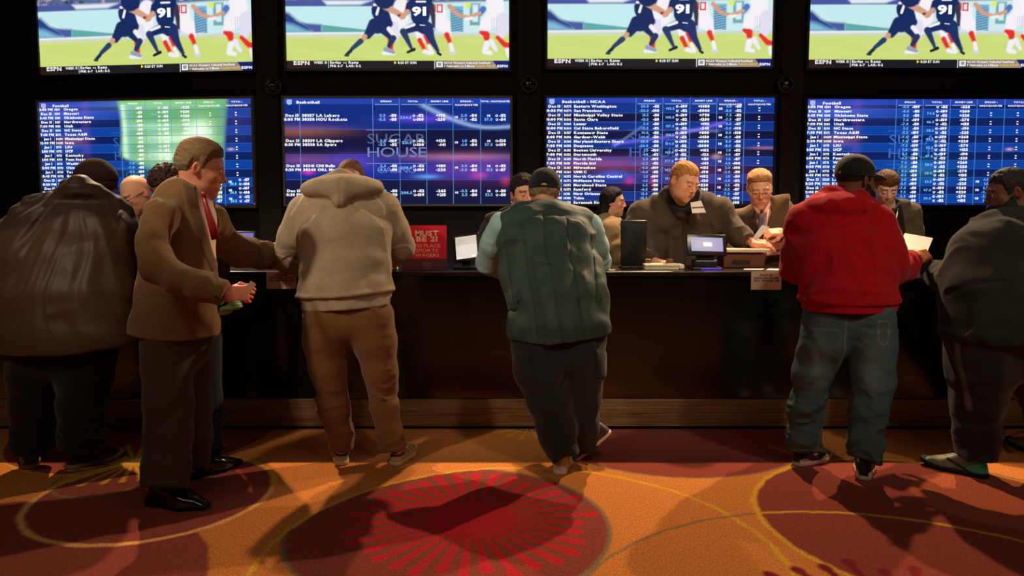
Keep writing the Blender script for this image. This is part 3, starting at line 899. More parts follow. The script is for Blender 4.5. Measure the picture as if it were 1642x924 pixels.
FSP = ['-3.0', '-8.0', '8.0', '7.0', '-7.0', '5.5', '-5.5', '-7.0', '7.0', '-7.5', '7.5', '6.5', '-6.5', '7.0', '-7.0', '11.5', '-11.5', '3.5', '-3.5', '-7.5', '7.5', '-2.5', '2.5']
FTOT = [None, '74.5', '46.0', '58.5', '44.5', '55.5', '47.5', '58.0', '58.0', '53.5', '47.0', '39.0']
BN = ['Eastern Washington', 'San Francisco', 'Mississippi Valley State', 'Santa Clara', 'Lamar', 'Cal State Bakersfield', 'Kennesaw State', 'Gardner-Webb', 'Maryland-Eastern Shore', 'Duquesne', 'Boston University', 'Dartmouth', 'North Florida', 'Florida Intl', 'Milwaukee', 'UMKC', 'North Carolina Central', 'McNeese State', 'Morehead State', 'Samford', 'New Orleans', 'Tulsa', 'Savannah State', 'Wisconsin']
BT = ['10:00 PM', '10:00 PM', '10:00 PM', '5:00 PM', '7:00 PM', '7:00 PM', '7:00 PM', '7:00 PM', '8:00 PM', '8:00 PM', '8:00 PM', '8:00 PM']
BC = ['36375', '36374', '36367', '36366', '36363', '36364', '36357', '36356', '36360', '36358', '36353', '36352', '36350', '36351', '36363', '36364', '36375', '36372', '36373', '36373', '36381', '36380', '36370', '36378']
BSP = [20.0, 13.5, 5.5, 14.0, 20.0, 1.5, 2.5, 4.0, 1.5, 6.5, 12.5, 23.5]
BO = ['-112', '-108', '-110', '-110', '-110', '-112', '-110', '-110', '-110', '-110', '-109', '-112', '-109', '-112', '-109', '-112', '-109', '-112', '-110', '-110', '-110', '-110', '-108', '-112']
BTOT = ['143.5', '148.0', '137.5', '138.5', '154.0', '143.0', '177.0', '142.5', '139.5', '146.0', '151.5', '150.0']
BML = ['+1400', '-8000', '+750', '-1250', '+195', '-245', '+800', '-1450', '+1000', '-5000', '+102', '-122', '+118', '-143', '+155', '-190', '+102', '-125', '+220', '-285', '+650', '-1000', '+900', '-2000']
BH = [11.0, 7.5, 3.0, 8.0, 11.0, 1.0, 1.0, 2.0, 1.0, 3.5, 7.0, 20.0]
LB = (120, 190, 255)
def streak(u, v, pts, w):
    d = None
    for (a, b) in zip(pts[:-1], pts[1:]):
        a = np.array(a); b = np.array(b); ab = b - a; q = np.stack([u, v], 1) - a
        t = np.clip(q @ ab / (ab @ ab), 0, 1); e = np.hypot(*(q - t[:, None] * ab).T); d = e if d is None else np.minimum(d, e)
    return np.exp(-(d / w) ** 2)
def glow(u, v, cx, cy, rx, ry): return np.exp(-((u - cx) / rx) ** 2 - ((v - cy) / ry) ** 2)
COLX = [0.0, .068, .392, .510, .629, .747, .869, 1.0]      # column lines as a share of the width
def odds_picture(kind):
    def fn(u, v):
        u = u.astype(np.float64); n = len(u); x = u; y = 1 - v             # y down from the top
        body = y > .055
        if kind == 'basket':
            rows = np.clip(((y - .055) / .2385).astype(int), 0, 3)
            C = np.where((rows % 2 == 0)[:, None], lin((12, 44, 128)), lin((14, 20, 62)))
        else:
            rh = .0805 if kind == 'foot' else .0822; off = .092 if kind == 'foot' else .142
            rows = np.floor((y - off) / rh).astype(int)
            C = np.where((rows % 2 == 0)[:, None], lin((14, 66, 160)), lin((12, 34, 96)))
            if kind == 'ncaa': C = np.where((rows % 2 == 0)[:, None], lin((14, 20, 66)), lin((14, 52, 138)))
        C = np.where(body[:, None], C, lin((34, 66, 172)))
        add = lambda m, c: C + m[:, None] * lin(c)
        if kind == 'basket':
            C = add(glow(x, y, .05, .31, .2, .05) * .35, (220, 130, 70)); C = add(glow(x, y, .08, .58, .14, .05) * .3, (200, 100, 90))
            C = add(streak(x, y, [(.62, .07), (.65, .105), (.69, .145), (.73, .185), (.78, .225), (.83, .255), (.88, .272), (.93, .275), (1.0, .265)], .017) * .5, (190, 225, 250))
            C = add(glow(x, y, .6, .19, .14, .035) * .6, (120, 60, 230)); C = add(glow(x, y, .78, .55, .22, .035) * .42, (235, 140, 90))
            C = add(glow(x, y, .85, .66, .2, .12) * .4, (150, 60, 150)); C = add(glow(x, y, .1, .70, .025, .02) * .7, (250, 30, 180))
            C = add(glow(x, y, .3, .6, .1, .08) * .35, (130, 80, 230)); C = add(glow(x, y, .63, .74, .05, .02) * .6, (110, 190, 250))
            C = add(glow(x, y, .86, .73, .03, .03) * .5, (240, 50, 110)); C = add(glow(x, y, .5, .68, .4, .07) * .12, (60, 50, 220))
            C = add(glow(x, y, .98, .78, .02, .04) * .5, (230, 60, 60))
        elif kind == 'ncaa':
            C = add(streak(x, y, [(.3, .43), (.55, .36), (.78, .23)], .014) * .7, (130, 90, 245)); C = add(streak(x, y, [(.3, .45), (.42, .27)], .008) * .3, (160, 190, 230))
            C = add(streak(x, y, [(.58, .30), (.75, .31)], .012) * .3, (170, 180, 240)); C = add(glow(x, y, .25, .62, .25, .06) * .3, (220, 90, 60))
            C = add(glow(x, y, .3, .72, .07, .04) * .6, (40, 110, 240)); C = add(glow(x, y, .37, .78, .02, .03) * .8, (220, 20, 80))
            C = add(glow(x, y, .47, .79, .012, .04) * .9, (230, 20, 80)); C = add(glow(x, y, .6, .72, .3, .12) * .2, (150, 60, 130))
            C = add(glow(x, y, .96, .47, .06, .012) * .5, (230, 150, 110)); C = add(glow(x, y, .75, .55, .02, .02) * .7, (240, 160, 110))
            m = glow(x, y, .45, .85, .09, .12)[:, None] * .6; C = C * (1 - m) + lin((12, 18, 70)) * m
        else:
            C = add(glow(x, y, .1, .1, .25, .08) * .5, (90, 90, 190))
            if kind == 'foot':
                C = add(glow(x, y, .22, .3, .02, .5) * .10, (190, 90, 190)); C = add(glow(x, y, .9, .47, .015, .012) * .8, (240, 180, 140))
                C = add(glow(x, y, .52, .66, .1, .1) * .3, (40, 150, 120)); C = add(glow(x, y, .15, .38, .06, .05) * .35, (200, 120, 160))
        return np.clip(C, 0, 1)
    return fn
def green_picture(u, v):
    C = odds_picture('foot')(u, v); x = u; y = 1 - v
    rows = np.floor((y - .092) / .0805).astype(int)
    edge = .385 + .015 * np.sin(y * 6)
    fld = sstep(edge - .02, edge + .01, x) * sstep(.895, .865, x + (y - .2) * .05) * sstep(.66 + (x - .5) * .9, .60 + (x - .5) * .9, y)
    g = np.where((rows % 2 == 0)[:, None], lin((108, 178, 112)), lin((122, 188, 118)))
    g = g + (glow(x, y, .63, .36, .13, .06) * .5)[:, None] * lin((235, 245, 230)) + (glow(x, y, .76, .30, .055, .10) * .8)[:, None] * lin((250, 255, 240)) - (glow(x, y, .765, .30, .012, .025) * .5)[:, None] * lin((120, 120, 120))
    g = g + (glow(x, y, .55, .25, .16, .03) * .35)[:, None] * lin((220, 240, 235)) + (glow(x, y, .60, .52, .1, .06) * .5)[:, None] * lin((245, 245, 235))
    g = g + (streak(x, y, [(.40, .05), (.41, .55)], .016) * .5)[:, None] * lin((235, 245, 230))
    C = C * (1 - fld[:, None]) + np.clip(g, 0, 1) * fld[:, None]
    C = C + (glow(x, y, .55, .03, .25, .05) * .25)[:, None] * lin((150, 200, 160))
    m = (glow(x, y, .93, .2, .08, .2) * .35)[:, None]; C = C * (1 - m) + lin((70, 70, 150)) * m
    return np.clip(C, 0, 1)
def odds_letters(kind, Wd, Hd):
    """kind: foot, green, basket, ncaa. Lettering of the odds board, in metres from the lower left corner"""
    L = Lettering(); X = lambda u: u * Wd; Z = lambda y: (1 - y) * Hd; WH = (255, 255, 255)
    L.tight = 1.06; L.fat = .018
    LN = (96, 150, 225)
    for u in COLX[1:-1]: L.quad(X(u) - .0022, Z(1), X(u) + .0022, Z(.0 if u > .3 else .055), LN, .0)
    title = {'foot': 'Football', 'green': 'Football', 'basket': 'Basketball', 'ncaa': 'Basketball - NCAA'}[kind]
    L.text(title, X(.055 if kind == 'basket' else .068), Z(.048), .022, WH, 1.25, bold=.03)
    L.poly([(X(.012), Z(.012)), (X(.034), Z(.012)), (X(.034), Z(.05)), (X(.023), Z(.062)), (X(.012), Z(.05))], (190, 205, 240))
    for k in range(3): L.quad(X(.014), Z(.024 + k * .012), X(.032), Z(.021 + k * .012), (60, 90, 180), -.0006)
    hs = .0125
    for u0, u1, t in ((COLX[2], COLX[3], ['SPREAD']), (COLX[3], COLX[4], ['TOTAL']), (COLX[4], COLX[5], ['MONEY LINE']), (COLX[5], COLX[6], ['SPREAD -', 'HALF/QUARTER']), (COLX[6], 1, ['TOTAL -', 'HALF/QUARTER'] if kind != 'basket' else ['TOTAL - HALF/QUARTER'])):
        for k, s_ in enumerate(t): L.text(s_, X((u0 + u1) / 2), Z(.034 + k * .034), hs, WH, 1.3 if len(s_) < 15 else 1.05, 'c', .03)
        if len(t) == 1 and u0 < .7: L.quad(X(u0 + .008), Z(.060), X(u1 - .006), Z(.0545), (150, 190, 250))
    def pair(u, y1, y2, a, b, sz, col, sx=1.15, al='r', bold=.035):
        L.text(a, X(u), Z(y1), sz, col, sx, al, bold); L.text(b, X(u), Z(y2), sz, col, sx, al, bold)
    if kind == 'basket':
        G = [('8:00 PM', '38357', 'LA Lakers', '38358', 'HOU Rockets', '5.5', '-5.5', '-110', '-110', '224.5', '-112', '-108', '+195', '-230', '2.0', '-2.0', '-114', '-112', '57.0', '-112', '-114'),
             ('8:30 PM', '38339', 'LA Clippers', '38338', 'SA Spurs', '3.5', '-3.5', '-109', '-112', '221.5', '-112', '-108', '+120', '-141', '1.0', '-1.0', '-112', '-114', '57.5', '-120', '-109'),
             ('9:30 PM', '38341', 'CHI Bulls', '38340', 'ORL Magic', '5.5', '-5.5', '-110', '-110', '208.5', '-112', '-109', '+180', '-220', '3.0', '-3.0', '-114', '-112', '51.5', '-112', '-117'),
             ('10:30 PM', '38343', 'DAL Mavericks', '38342', 'PHX Suns', '-6.5', '6.5', '-110', '-110', '208.5', '-112', '-109', '-265', '+215', '-3.5', '3.5', '-114', '-110', '53.5', '-110', '-110')]
        for i, g in enumerate(G):
            y1 = .172 + i * .2385; y2 = y1 + .037; sz = .0225
            if i: L.quad(X(0), Z(.0555 + i * .2385 + .001), X(1), Z(.0555 + i * .2385 - .004), (70, 90, 170))
            L.text('Dec 13', X(.034), Z(y1), sz, WH, 1.2, 'c', .03); L.text(g[0], X(.034), Z(y2), sz, WH, 1.15, 'c', .03)
            L.text(g[1] + ' ' + g[2], X(.078), Z(y1), sz, WH, 1.2, bold=.03); L.text(g[3] + ' ' + g[4], X(.078), Z(y2), sz, WH, 1.2, bold=.03)
            pair(.448, y1, y2, g[5], g[6], sz, LB, 1.2, bold=.02); pair(.497, y1, y2, g[7], g[8], sz, WH, 1.2)
            L.text(g[9], X(.563), Z(y1 + .018), sz, LB, 1.2, 'r', .02); pair(.580, y1, y2, 'O', 'U', sz * .8, WH, 1.1); pair(.617, y1, y2, g[10], g[11], sz, WH, 1.2)
            pair(.713, y1, y2, g[12], g[13], sz, WH, 1.2); L.text('H1', X(.768), Z(y1 + .014), sz * .8, WH, 1.1, 'r')
            pair(.809, y1, y2, g[14], g[15], sz, LB, 1.2, bold=.02); pair(.853, y1, y2, g[16], g[17], sz, WH, 1.2)
            L.text('H1', X(.912), Z(y1), sz * .8, WH, 1.1, 'r'); L.text(g[18], X(.922), Z(y2), sz, LB, 1.1, 'r', .02)
            pair(.947, y1, y2, 'O', 'U', sz * .8, WH, 1.1); pair(.981, y1, y2, g[19], g[20], sz, WH, 1.15)
    else:
        nc = kind == 'ncaa'; rh = .0822 if nc else .0805; y00 = .066 if nc else .016
        sz = .0208
        ng = 12
        for i in range(ng):
            ya = y00 + i * rh + .024 + (.0 if nc else .002); yb = ya + rh * .49
            yt = (.060 + (i + 1) * rh) if nc else (.011 + (i + 1) * rh)
            if yt < .995: L.quad(X(0), Z(yt + .002), X(1), Z(yt - .0015), (66, 100, 190))
            for k, yy in ((0, ya), (1, yb)):
                if yy < .075 or yy > .995: continue
                if nc:
                    j = 2 * i + k; t = 'Dec 13' if k == 0 else BT[i]; code = BC[j]; nm = BN[j]; sp = ('%.1f' % BSP[i]) if k == 0 else ('-%.1f' % BSP[i]); o = BO[j]; ml = BML[j]
                else:
                    j = 2 * i + k - 1
                    if j < 0 or j >= len(FNAMES): continue
                    t = FTIMES[j]; code = FCODES[j]; nm = FNAMES[j]; sp = FSP[j]; o = '-110' if j % 3 else '-109'; ml = ['-225', '+260', '+220', '-270', '+155', '-190'][j % 6]
                L.text(t, X(.034), Z(yy), sz, WH, 1.15, 'c', .035)
                L.text(code, X(.076), Z(yy), sz * .92, WH, .82, bold=.03); L.text(nm, X(.120), Z(yy), sz, WH, 1.2, bold=.035)
                L.text(sp, X(.448), Z(yy), sz, LB, 1.15, 'r', .02); L.text(o, X(.494), Z(yy), sz, WH, 1.1, 'r', .045)
                L.text('OU'[k], X(.579), Z(yy), sz * .85, WH, 1.1, 'r', .045); L.text(['-109', '-112'][k], X(.617), Z(yy), sz, WH, 1.15, 'r', .045)
                L.text(ml, X(.715), Z(yy), sz, WH, 1.15, 'r', .045)
                if nc:
                    L.text(('%.1f' if k == 0 else '-%.1f') % BH[i], X(.812), Z(yy), sz, LB, 1.15, 'r', .02); L.text(['-110', '-112', '-117', '-108'][(i + k) % 4], X(.855), Z(yy), sz, WH, 1.15, 'r', .04)
            if nc:
                if ya + rh * .25 < .99: L.text('H1', X(.771), Z(ya + rh * .25), sz * .85, WH, 1.1, 'r', .04); L.text(BTOT[i], X(.561), Z(ya + rh * .25), sz, LB, 1.15, 'r', .015)
            elif i: L.text(FTOT[i], X(.561), Z(ya + rh * .25), sz, LB, 1.15, 'r', .015)
            wide = (kind == 'green' and i > 8) or (kind == 'foot' and i > 8)
            if wide:
                for (ua, ub, uc) in ((.771, .812, .855), (.90, .922, .981)):
                    L.text('H1', X(ua), Z(ya + rh * .22), sz * .85, WH, 1.1, 'r', .04)
                    if ua < .8:
                        L.text(['-1.5', '2.5', '-3.5'][i % 3], X(ub), Z(ya), sz, LB, 1.1, 'r', .02); L.text(['1.5', '-2.5', '3.5'][i % 3], X(ub), Z(yb), sz, LB, 1.1, 'r', .02)
                    else: L.text(['30.5', '26.5', '23.5'][i % 3], X(ub), Z(yb), sz, (130, 230, 240), 1.1, 'r', .02); L.text('O', X(.944), Z(ya), sz * .85, WH, 1.1, 'r', .04); L.text('U', X(.944), Z(yb), sz * .85, WH, 1.1, 'r', .04)
                    L.text(['-117', '-107', '-112'][i % 3], X(uc), Z(ya), sz, WH, 1.1, 'r', .045); L.text(['-108', '-108', '-117'][i % 3], X(uc), Z(yb), sz, WH, 1.1, 'r', .045)
            elif i or nc:
                for uu in ((.81, .928) if not nc else (.934,)):
                    for dz in (-.001, .022): L.quad(X(uu - .004), Z(ya + dz + .012), X(uu + .004), Z(ya + dz + .002), WH, 0)
    return L
def watermark(kind, Wd, Hd):
    L = Lettering(); X = lambda u: u * Wd; Z = lambda y: (1 - y) * Hd
    c = {'basket': (120, 135, 200), 'foot': (58, 104, 190), 'ncaa': (60, 92, 170), 'green': (52, 100, 170)}[kind]
    if kind == 'green':
        L.text('S', X(.352), Z(.435), .085, c, 1.1, bold=.0); L.text('H', X(.356), Z(.565), .085, c, 1.1, bold=.0)
        L.quad(X(.345), Z(.300), X(.40), Z(.306), c); L.quad(X(.345), Z(.640), X(.41), Z(.646), c); L.text('CA', X(.405), Z(.735), .06, c, 1.2, bold=-.005)
        return L
    L.text('SUGAR', X(.366), Z(.425), .088, tuple(int(v * (.72 if kind == 'basket' else 1)) for v in c), bold=.0, width=X(.262))
    L.text('HOUSE', X(.366), Z(.552), .088, c, bold=.0, width=X(.262))
    L.quad(X(.360), Z(.294), X(.628), Z(.300), c); L.quad(X(.360), Z(.612), X(.628), Z(.618), c)
    L.text('CASINO', X(.408), Z(.705), .056, c, bold=-.008, width=X(.176))
    return L
def game_picture(u, v):
    """the football broadcast; drawn in the units of a 1560 x 743 picture, x right from 40, y down"""
    X = 40 + u * 1560; Y = 465 - v * 743
    n = len(X); C = np.zeros((n, 3)); C[:] = lin((204, 220, 122))
    nz = lambda a, b, o=0: noise3(np.stack([X, Y, X * 0], 1).astype(np.float32), (a, b, 1), o)
    def sm(d, s=4.0): return np.clip(.5 - d / (2 * s), 0, 1)
    def put(m, c):
        nonlocal C
        m = m[:, None]; C = C * (1 - m) + lin(c) * m
    def poly(pts, c, s=4.0):
        p = np.array(pts, float); q = np.roll(p, -1, 0); ins = np.zeros(n, bool); dm = np.full(n, 1e9)
        for a, b in zip(p, q):
            e = b - a; wx = X - a[0]; wy = Y - a[1]; t = np.clip((wx * e[0] + wy * e[1]) / (e @ e + 1e-9), 0, 1)
            dm = np.minimum(dm, np.hypot(wx - e[0] * t, wy - e[1] * t))
            cr = ((a[1] > Y) != (b[1] > Y)) & (X < (b[0] - a[0]) * (Y - a[1]) / (b[1] - a[1] + 1e-12) + a[0]); ins ^= cr
        put(sm(np.where(ins, -dm, dm), s), c)
    def limb(pts, c, s=4.0):
        d = None
        for (x0, y0, r0), (x1, y1, r1) in zip(pts[:-1], pts[1:]):
            ex, ey = x1 - x0, y1 - y0; t = np.clip(((X - x0) * ex + (Y - y0) * ey) / (ex * ex + ey * ey + 1e-9), 0, 1)
            e = np.hypot(X - x0 - ex * t, Y - y0 - ey * t) - (r0 + (r1 - r0) * t); d = e if d is None else np.minimum(d, e)
        put(sm(d, s), c)
    NAVY = (24, 44, 96); WHT = (244, 240, 246); RED = (232, 50, 46); SKN = (214, 160, 130)
    # sideline: teal banner, white wall, crowd above
    poly([(0, -300), (1700, -300), (1700, 215), (0, 225)], (206, 236, 238), 6)
    poly([(0, -300), (1700, -300), (1700, -20), (0, 20)], (92, 108, 150), 10)
    put(np.clip(nz(.03, .03) * 1.2, 0, 1) * (Y < -20) * .8, (200, 190, 200)); put(np.clip(nz(.05, .05, 5) * 1.4, 0, 1) * (Y < -20) * .8, (40, 44, 80))
    poly([(0, -20), (900, -20), (900, 22), (0, 22)], (74, 88, 160), 6)
    poly([(300, -20), (640, -20), (560, 10), (330, 12)], (228, 236, 246), 10)
    poly([(0, 24), (760, 24), (700, 110), (640, 150), (600, 188), (430, 170), (250, 145), (140, 100), (0, 60)], (196, 236, 240), 8)
    poly([(0, 50), (60, 66), (120, 120), (200, 160), (240, 205), (0, 208)], (44, 66, 140), 14)
    poly([(0, 130), (90, 150), (180, 190), (240, 206), (0, 206)], (130, 190, 216), 18)
    poly([(150, 138), (290, 148), (290, 206), (240, 206)], (70, 96, 160), 10)
    poly([(290, 150), (430, 166), (600, 186), (600, 206), (290, 206)], (96, 170, 170), 5)
    poly([(40, 206), (640, 202), (640, 214), (40, 222)], (236, 238, 240), 4)
    poly([(40, 222), (1600, 205), (1600, 228), (40, 240)], (208, 216, 200), 8)
    put(np.clip(nz(.006, .03, 2), 0, 1) * (Y > 235) * (Y < 405) * .35, (222, 230, 150))
    # right-hand wall pieces
    poly([(1190, 20), (1280, 20), (1280, 200), (1190, 200)], (120, 176, 206), 6)
    put((np.sin(Y * .35 + X * .08) > .3) * sm(np.abs(X - 1235) - 44) * (Y > 40) * (Y < 200) * .6, (60, 90, 140))
    poly([(1326, 0), (1400, 0), (1400, 155), (1326, 155)], (110, 170, 180), 6); poly([(1346, 10), (1384, 10), (1384, 130), (1346, 130)], (220, 236, 240), 6)
    poly([(1290, 0), (1335, 0), (1330, 30), (1300, 34)], (220, 244, 60), 8)
    # players in white and red behind
    def wplayer(pts): 
        for p in pts: limb(p[0], p[1], 6)
    wplayer([([(1150, 150, 42), (1175, 220, 22)], WHT), ([(1165, 222, 20), (1190, 285, 13)], RED), ([(1192, 290, 14), (1205, 345, 14)], WHT), ([(1190, 350, 10), (1218, 352, 10)], (210, 214, 230)),
             ([(1108, 60, 50), (1128, 150, 46)], WHT), ([(1185, 20, 16), (1240, 80, 13), (1290, 92, 10)], SKN)])
    wplayer([([(980, 200, 40), (990, 260, 26)], WHT), ([(975, 260, 18), (1010, 330, 14)], RED), ([(1010, 340, 16), (1040, 352, 12)], WHT), ([(1015, 230, 16), (1040, 290, 12)], RED), ([(1040, 300, 12), (1060, 350, 14)], WHT)])
    wplayer([([(850, 20, 54), (830, 110, 66), (810, 170, 60)], WHT), ([(795, 160, 34), (800, 240, 26)], (226, 224, 240)), ([(770, 250, 22), (772, 320, 16)], RED), ([(720, 352, 12), (790, 350, 14)], WHT), ([(776, 138, 12), (776, 150, 12)], (60, 90, 130))])
    wplayer([([(1500, -30, 60), (1510, 70, 60), (1470, 130, 54)], WHT), ([(1440, 130, 40), (1425, 205, 32)], WHT), ([(1405, 205, 14), (1440, 220, 26), (1450, 275, 16)], RED), ([(1445, 285, 22), (1430, 340, 18), (1470, 350, 14)], WHT), ([(1475, 270, 20), (1510, 330, 12)], (236, 236, 246)),
             ([(1560, 110, 46), (1545, 220, 30)], (226, 222, 240)), ([(1520, 240, 14), (1570, 290, 20), (1610, 300, 18)], RED), ([(1590, 330, 16), (1600, 370, 16)], WHT),
             ([(1420, 40, 22), (1400, 70, 18)], (76, 120, 196)), ([(1395, 70, 13), (1320, 95, 11), (1270, 92, 9)], SKN), ([(1340, 105, 12), (1300, 108, 9)], WHT), ([(1500, -150, 44), (1500, -140, 44)], (40, 50, 120))])
    put(sm(np.abs((X - 1520) % 16 - 8) - 2, 2) * sm(np.abs(X - 1500) - 22, 3) * (Y > 100) * (Y < 190) * .5, (120, 120, 160))
    limb([(1085, 12, 5), (1085, 55, 5)], (222, 60, 70), 3)
    for a, b in (((1100, 12), (1132, 12)), ((1100, 60), (1132, 60)), ((1100, 12), (1100, 60)), ((1132, 12), (1132, 60))): limb([(*a, 5), (*b, 5)], (222, 60, 70), 3)
    # navy player on the left, reaching
    limb([(700, 60, 60), (730, 140, 54), (680, 165, 50)], NAVY, 5); limb([(660, 150, 46), (610, 225, 28)], NAVY, 5); limb([(590, 235, 18), (570, 262, 15)], SKN, 4)
    limb([(560, 268, 20), (500, 320, 14)], (40, 66, 110), 4); limb([(490, 335, 13), (462, 362, 12)], (30, 44, 76), 4); limb([(450, 368, 7), (470, 368, 9)], (40, 70, 80), 3)
    limb([(720, 170, 44), (770, 225, 30)], NAVY, 5); limb([(760, 180, 16), (800, 230, 14)], WHT, 5); limb([(790, 245, 22), (760, 300, 16)], (34, 54, 104), 5); limb([(735, 325, 16), (790, 345, 12)], (150, 160, 190), 5)
    limb([(760, 20, 26), (700, 10, 40), (665, 40, 26)], NAVY, 5); limb([(735, 20, 24), (790, 50, 22), (860, 90, 18)], SKN, 5); limb([(860, 95, 14), (830, 85, 10)], (120, 60, 66), 5)
    limb([(660, 10, 9), (690, 8, 9)], WHT, 3); limb([(695, 12, 8), (676, 76, 9)], WHT, 3)
    # navy player 91
    limb([(985, 10, 78), (980, 90, 66)], NAVY, 5); limb([(905, 10, 24), (890, 60, 20)], NAVY, 5); limb([(890, 60, 18), (850, 100, 15)], SKN, 5)
    limb([(1055, 20, 26), (1070, 90, 17), (1074, 180, 10)], (60, 54, 76), 5); limb([(1074, 180, 9), (1078, 195, 8)], (190, 190, 210), 3)
    limb([(985, 150, 56), (1010, 170, 50)], NAVY, 5); limb([(960, 160, 36), (870, 192, 26)], NAVY, 5); limb([(935, 150, 10), (850, 180, 9)], WHT, 4)
    limb([(860, 200, 25), (880, 240, 20), (915, 315, 11)], (36, 58, 104), 5); limb([(890, 345, 9), (935, 325, 12)], (30, 36, 56), 3)
    limb([(1030, 170, 40), (1055, 250, 26), (1100, 335, 13)], (32, 50, 104), 5); limb([(1100, 350, 9), (1118, 362, 10)], (34, 40, 66), 3)
    limb([(985, -170, 46), (985, -120, 46)], (20, 60, 74), 5); limb([(720, -160, 44), (730, -120, 44)], (20, 60, 74), 5)
    limb([(985, -70, 74), (985, -20, 80)], NAVY, 5); limb([(740, -80, 66), (730, -30, 70)], NAVY, 5)
    limb([(955, -12, 6), (1015, -12, 6)], WHT, 3); limb([(978, 152, 3), (1010, 156, 3)], WHT, 2)
    # ticker strip
    m = (Y > 404).astype(float)
    put(m, (30, 28, 34)); put(m * (X < 222), (44, 26, 26)); put(m * (X > 1084), (70, 62, 62))
    put(m * sm(-(X - 1150 - (Y - 404) * 1.0), 60) * (X < 1520) * .8, (168, 150, 130)); put(m * (X > 1484 + (Y - 404) * .8), (24, 32, 116))
    return np.clip(C, 0, 1)
def game_letters(Wd, Hd):
    L = Lettering(); X = lambda x: (x - 40) / 1560 * Wd; Z = lambda y: (465 - y) / 743 * Hd; WH = (250, 250, 252); p = Hd / 743
    L.text('91', X(922), Z(84), 60 * p, WH, bold=.05, width=X(1022) - X(922))
    L.text('ESPN', X(88), Z(434), 25 * p, WH, bold=.05, width=X(200) - X(88)); L.quad(X(88), Z(424), X(200), Z(421), (44, 26, 26), -.001)
    L.text('WEEK 15', X(230), Z(427), 17 * p, WH, bold=.03, width=X(322) - X(230)); L.quad(X(331), Z(458), X(334), Z(404), WH)
    L.text('Eagles', X(344), Z(427), 19 * p, WH, bold=.035, width=X(420) - X(344)); L.text('vs', X(434), Z(427), 17 * p, (220, 220, 225), width=X(460) - X(434)); L.text('Rams', X(474), Z(427), 19 * p, WH, bold=.035, width=X(543) - X(474))
    L.text('PHI: 6-7', X(344), Z(451), 17 * p, WH, bold=.03, width=X(434) - X(344)); L.text('LAR: 11-2', X(458), Z(451), 17 * p, WH, bold=.03, width=X(560) - X(458))
    L.poly([(X(794), Z(431)), (X(812), Z(420)), (X(794), Z(408))], (240, 236, 60)); L.text('8:20 ET SUN', X(820), Z(428), 17 * p, WH, bold=.035, width=X(950) - X(820))
    L.quad(X(1076), Z(466), X(1080), Z(404), WH); L.quad(X(1090), Z(452), X(1135), Z(412), (240, 240, 244)); L.quad(X(1100), Z(443), X(1125), Z(420), (150, 150, 156), -.001)
    L.text('NCAA Women\'s Volleyball Semifinals', X(1144), Z(428), 15 * p, WH, bold=.03, width=X(1470) - X(1144))
    L.text('7 Nebraska vs 3 Illinois', X(1144), Z(451), 15 * p, WH, bold=.03, width=X(1360) - X(1144)); L.text('Tonight 9:30 ET', X(1368), Z(451), 15 * p, (232, 206, 60), bold=.03, width=X(1505) - X(1368))
    L.text('ESPN', X(1518), Z(452), 17 * p, WH, bold=.05, width=X(1590) - X(1518))
    return L
def tv(px0, px1, pyb, pyt, Yl, Yr, label, kind, group, bez, screen_mesh=None):
    """a wall screen whose lower corners the photo shows at (px0, pyb) and (px1, pyb)"""
    A = at(px0, pyb, Yl); B = at(px1, pyb, Yr); T = at((px0 + px1) / 2, pyt, (Yl + Yr) / 2)
    A[2] = B[2] = (A[2] + B[2]) / 2
    Wd = float(np.linalg.norm(B[:2] - A[:2])); Hd = float(T[2] - A[2])
    root = empty('wall_screen', A, label, 'screen', group)
    root.rotation_euler = (0, 0, math.atan2(B[1] - A[1], B[0] - A[0]))
    b = .022; bm = M[bez]
    fr = MB()
    for lo, hi in (((-.0, -.012, 0), (Wd, .045, b)), ((0, -.012, Hd - b), (Wd, .045, Hd)), ((0, -.012, b), (b, .045, Hd - b)), ((Wd - b, -.012, b), (Wd, .045, Hd - b))): fr.box(lo, hi, .004)
    fr.build('bezel', bm, root)
    MB().box((.01, .012, .01), (Wd - .01, .052, Hd - .01), .004).build('casing', M['black_plastic'], root)
    MB().box((Wd * .3, .052, Hd * .25), (Wd * .7, .075, Hd * .75), .004).build('wall_bracket', M['black_plastic'], root)
    w, h = Wd - 2 * b, Hd - 2 * b
    if kind == 'game':
        s = picture('display', b, b, Wd - b, Hd - b, 720, 340, game_picture, M['screen'], root, .008)
        L = game_letters(w, h)
    else:
        s = picture('display', b, b, Wd - b, Hd - b, 300, 160, green_picture if kind == 'green' else odds_picture(kind), M['screen'], root, .008)
        W2 = watermark(kind, w, h); W2.build('watermark', M['screen'], s, Matrix.Translation((b, .0065, b)))
        L = odds_letters(kind, w, h)
    L.build('lettering', M['screen'], s, Matrix.Translation((b, .005, b)))
    if bez == 'bezel': MB().box((Wd - .012, -.0135, b * 1.5), (Wd - .007, -.0115, b * 1.5 + .006)).build('standby_light', mat('standby_light', (255, 190, 60), .4, emit=(255, 190, 60), estr=1.5), root)
    return root, Wd, Hd
SB = 'wall screens showing the odds'; SG = 'wall screens showing the football game'
tv(66, 411, 333.5, 157, 7.14, 6.86, 'wall screen of Football odds with a green and white glowing picture', 'green', SB, 'bezel')
tv(455, 822, 331, 153.5, 6.82, 6.82, 'wall screen with the four-row Basketball odds and purple picture', 'basket', SB, 'bezel')
tv(872, 1242, 331.5, 152.5, 6.82, 6.82, 'wall screen headed Basketball - NCAA with many rows of odds', 'ncaa', SB, 'bezel_dark')
tv(1286, 1655, 333, 155, 6.82, 6.82, 'blue wall screen of Football odds above the black-capped customer', 'foot', SB, 'bezel_dark')
G1 = 'screens of the top row, all showing the same game'
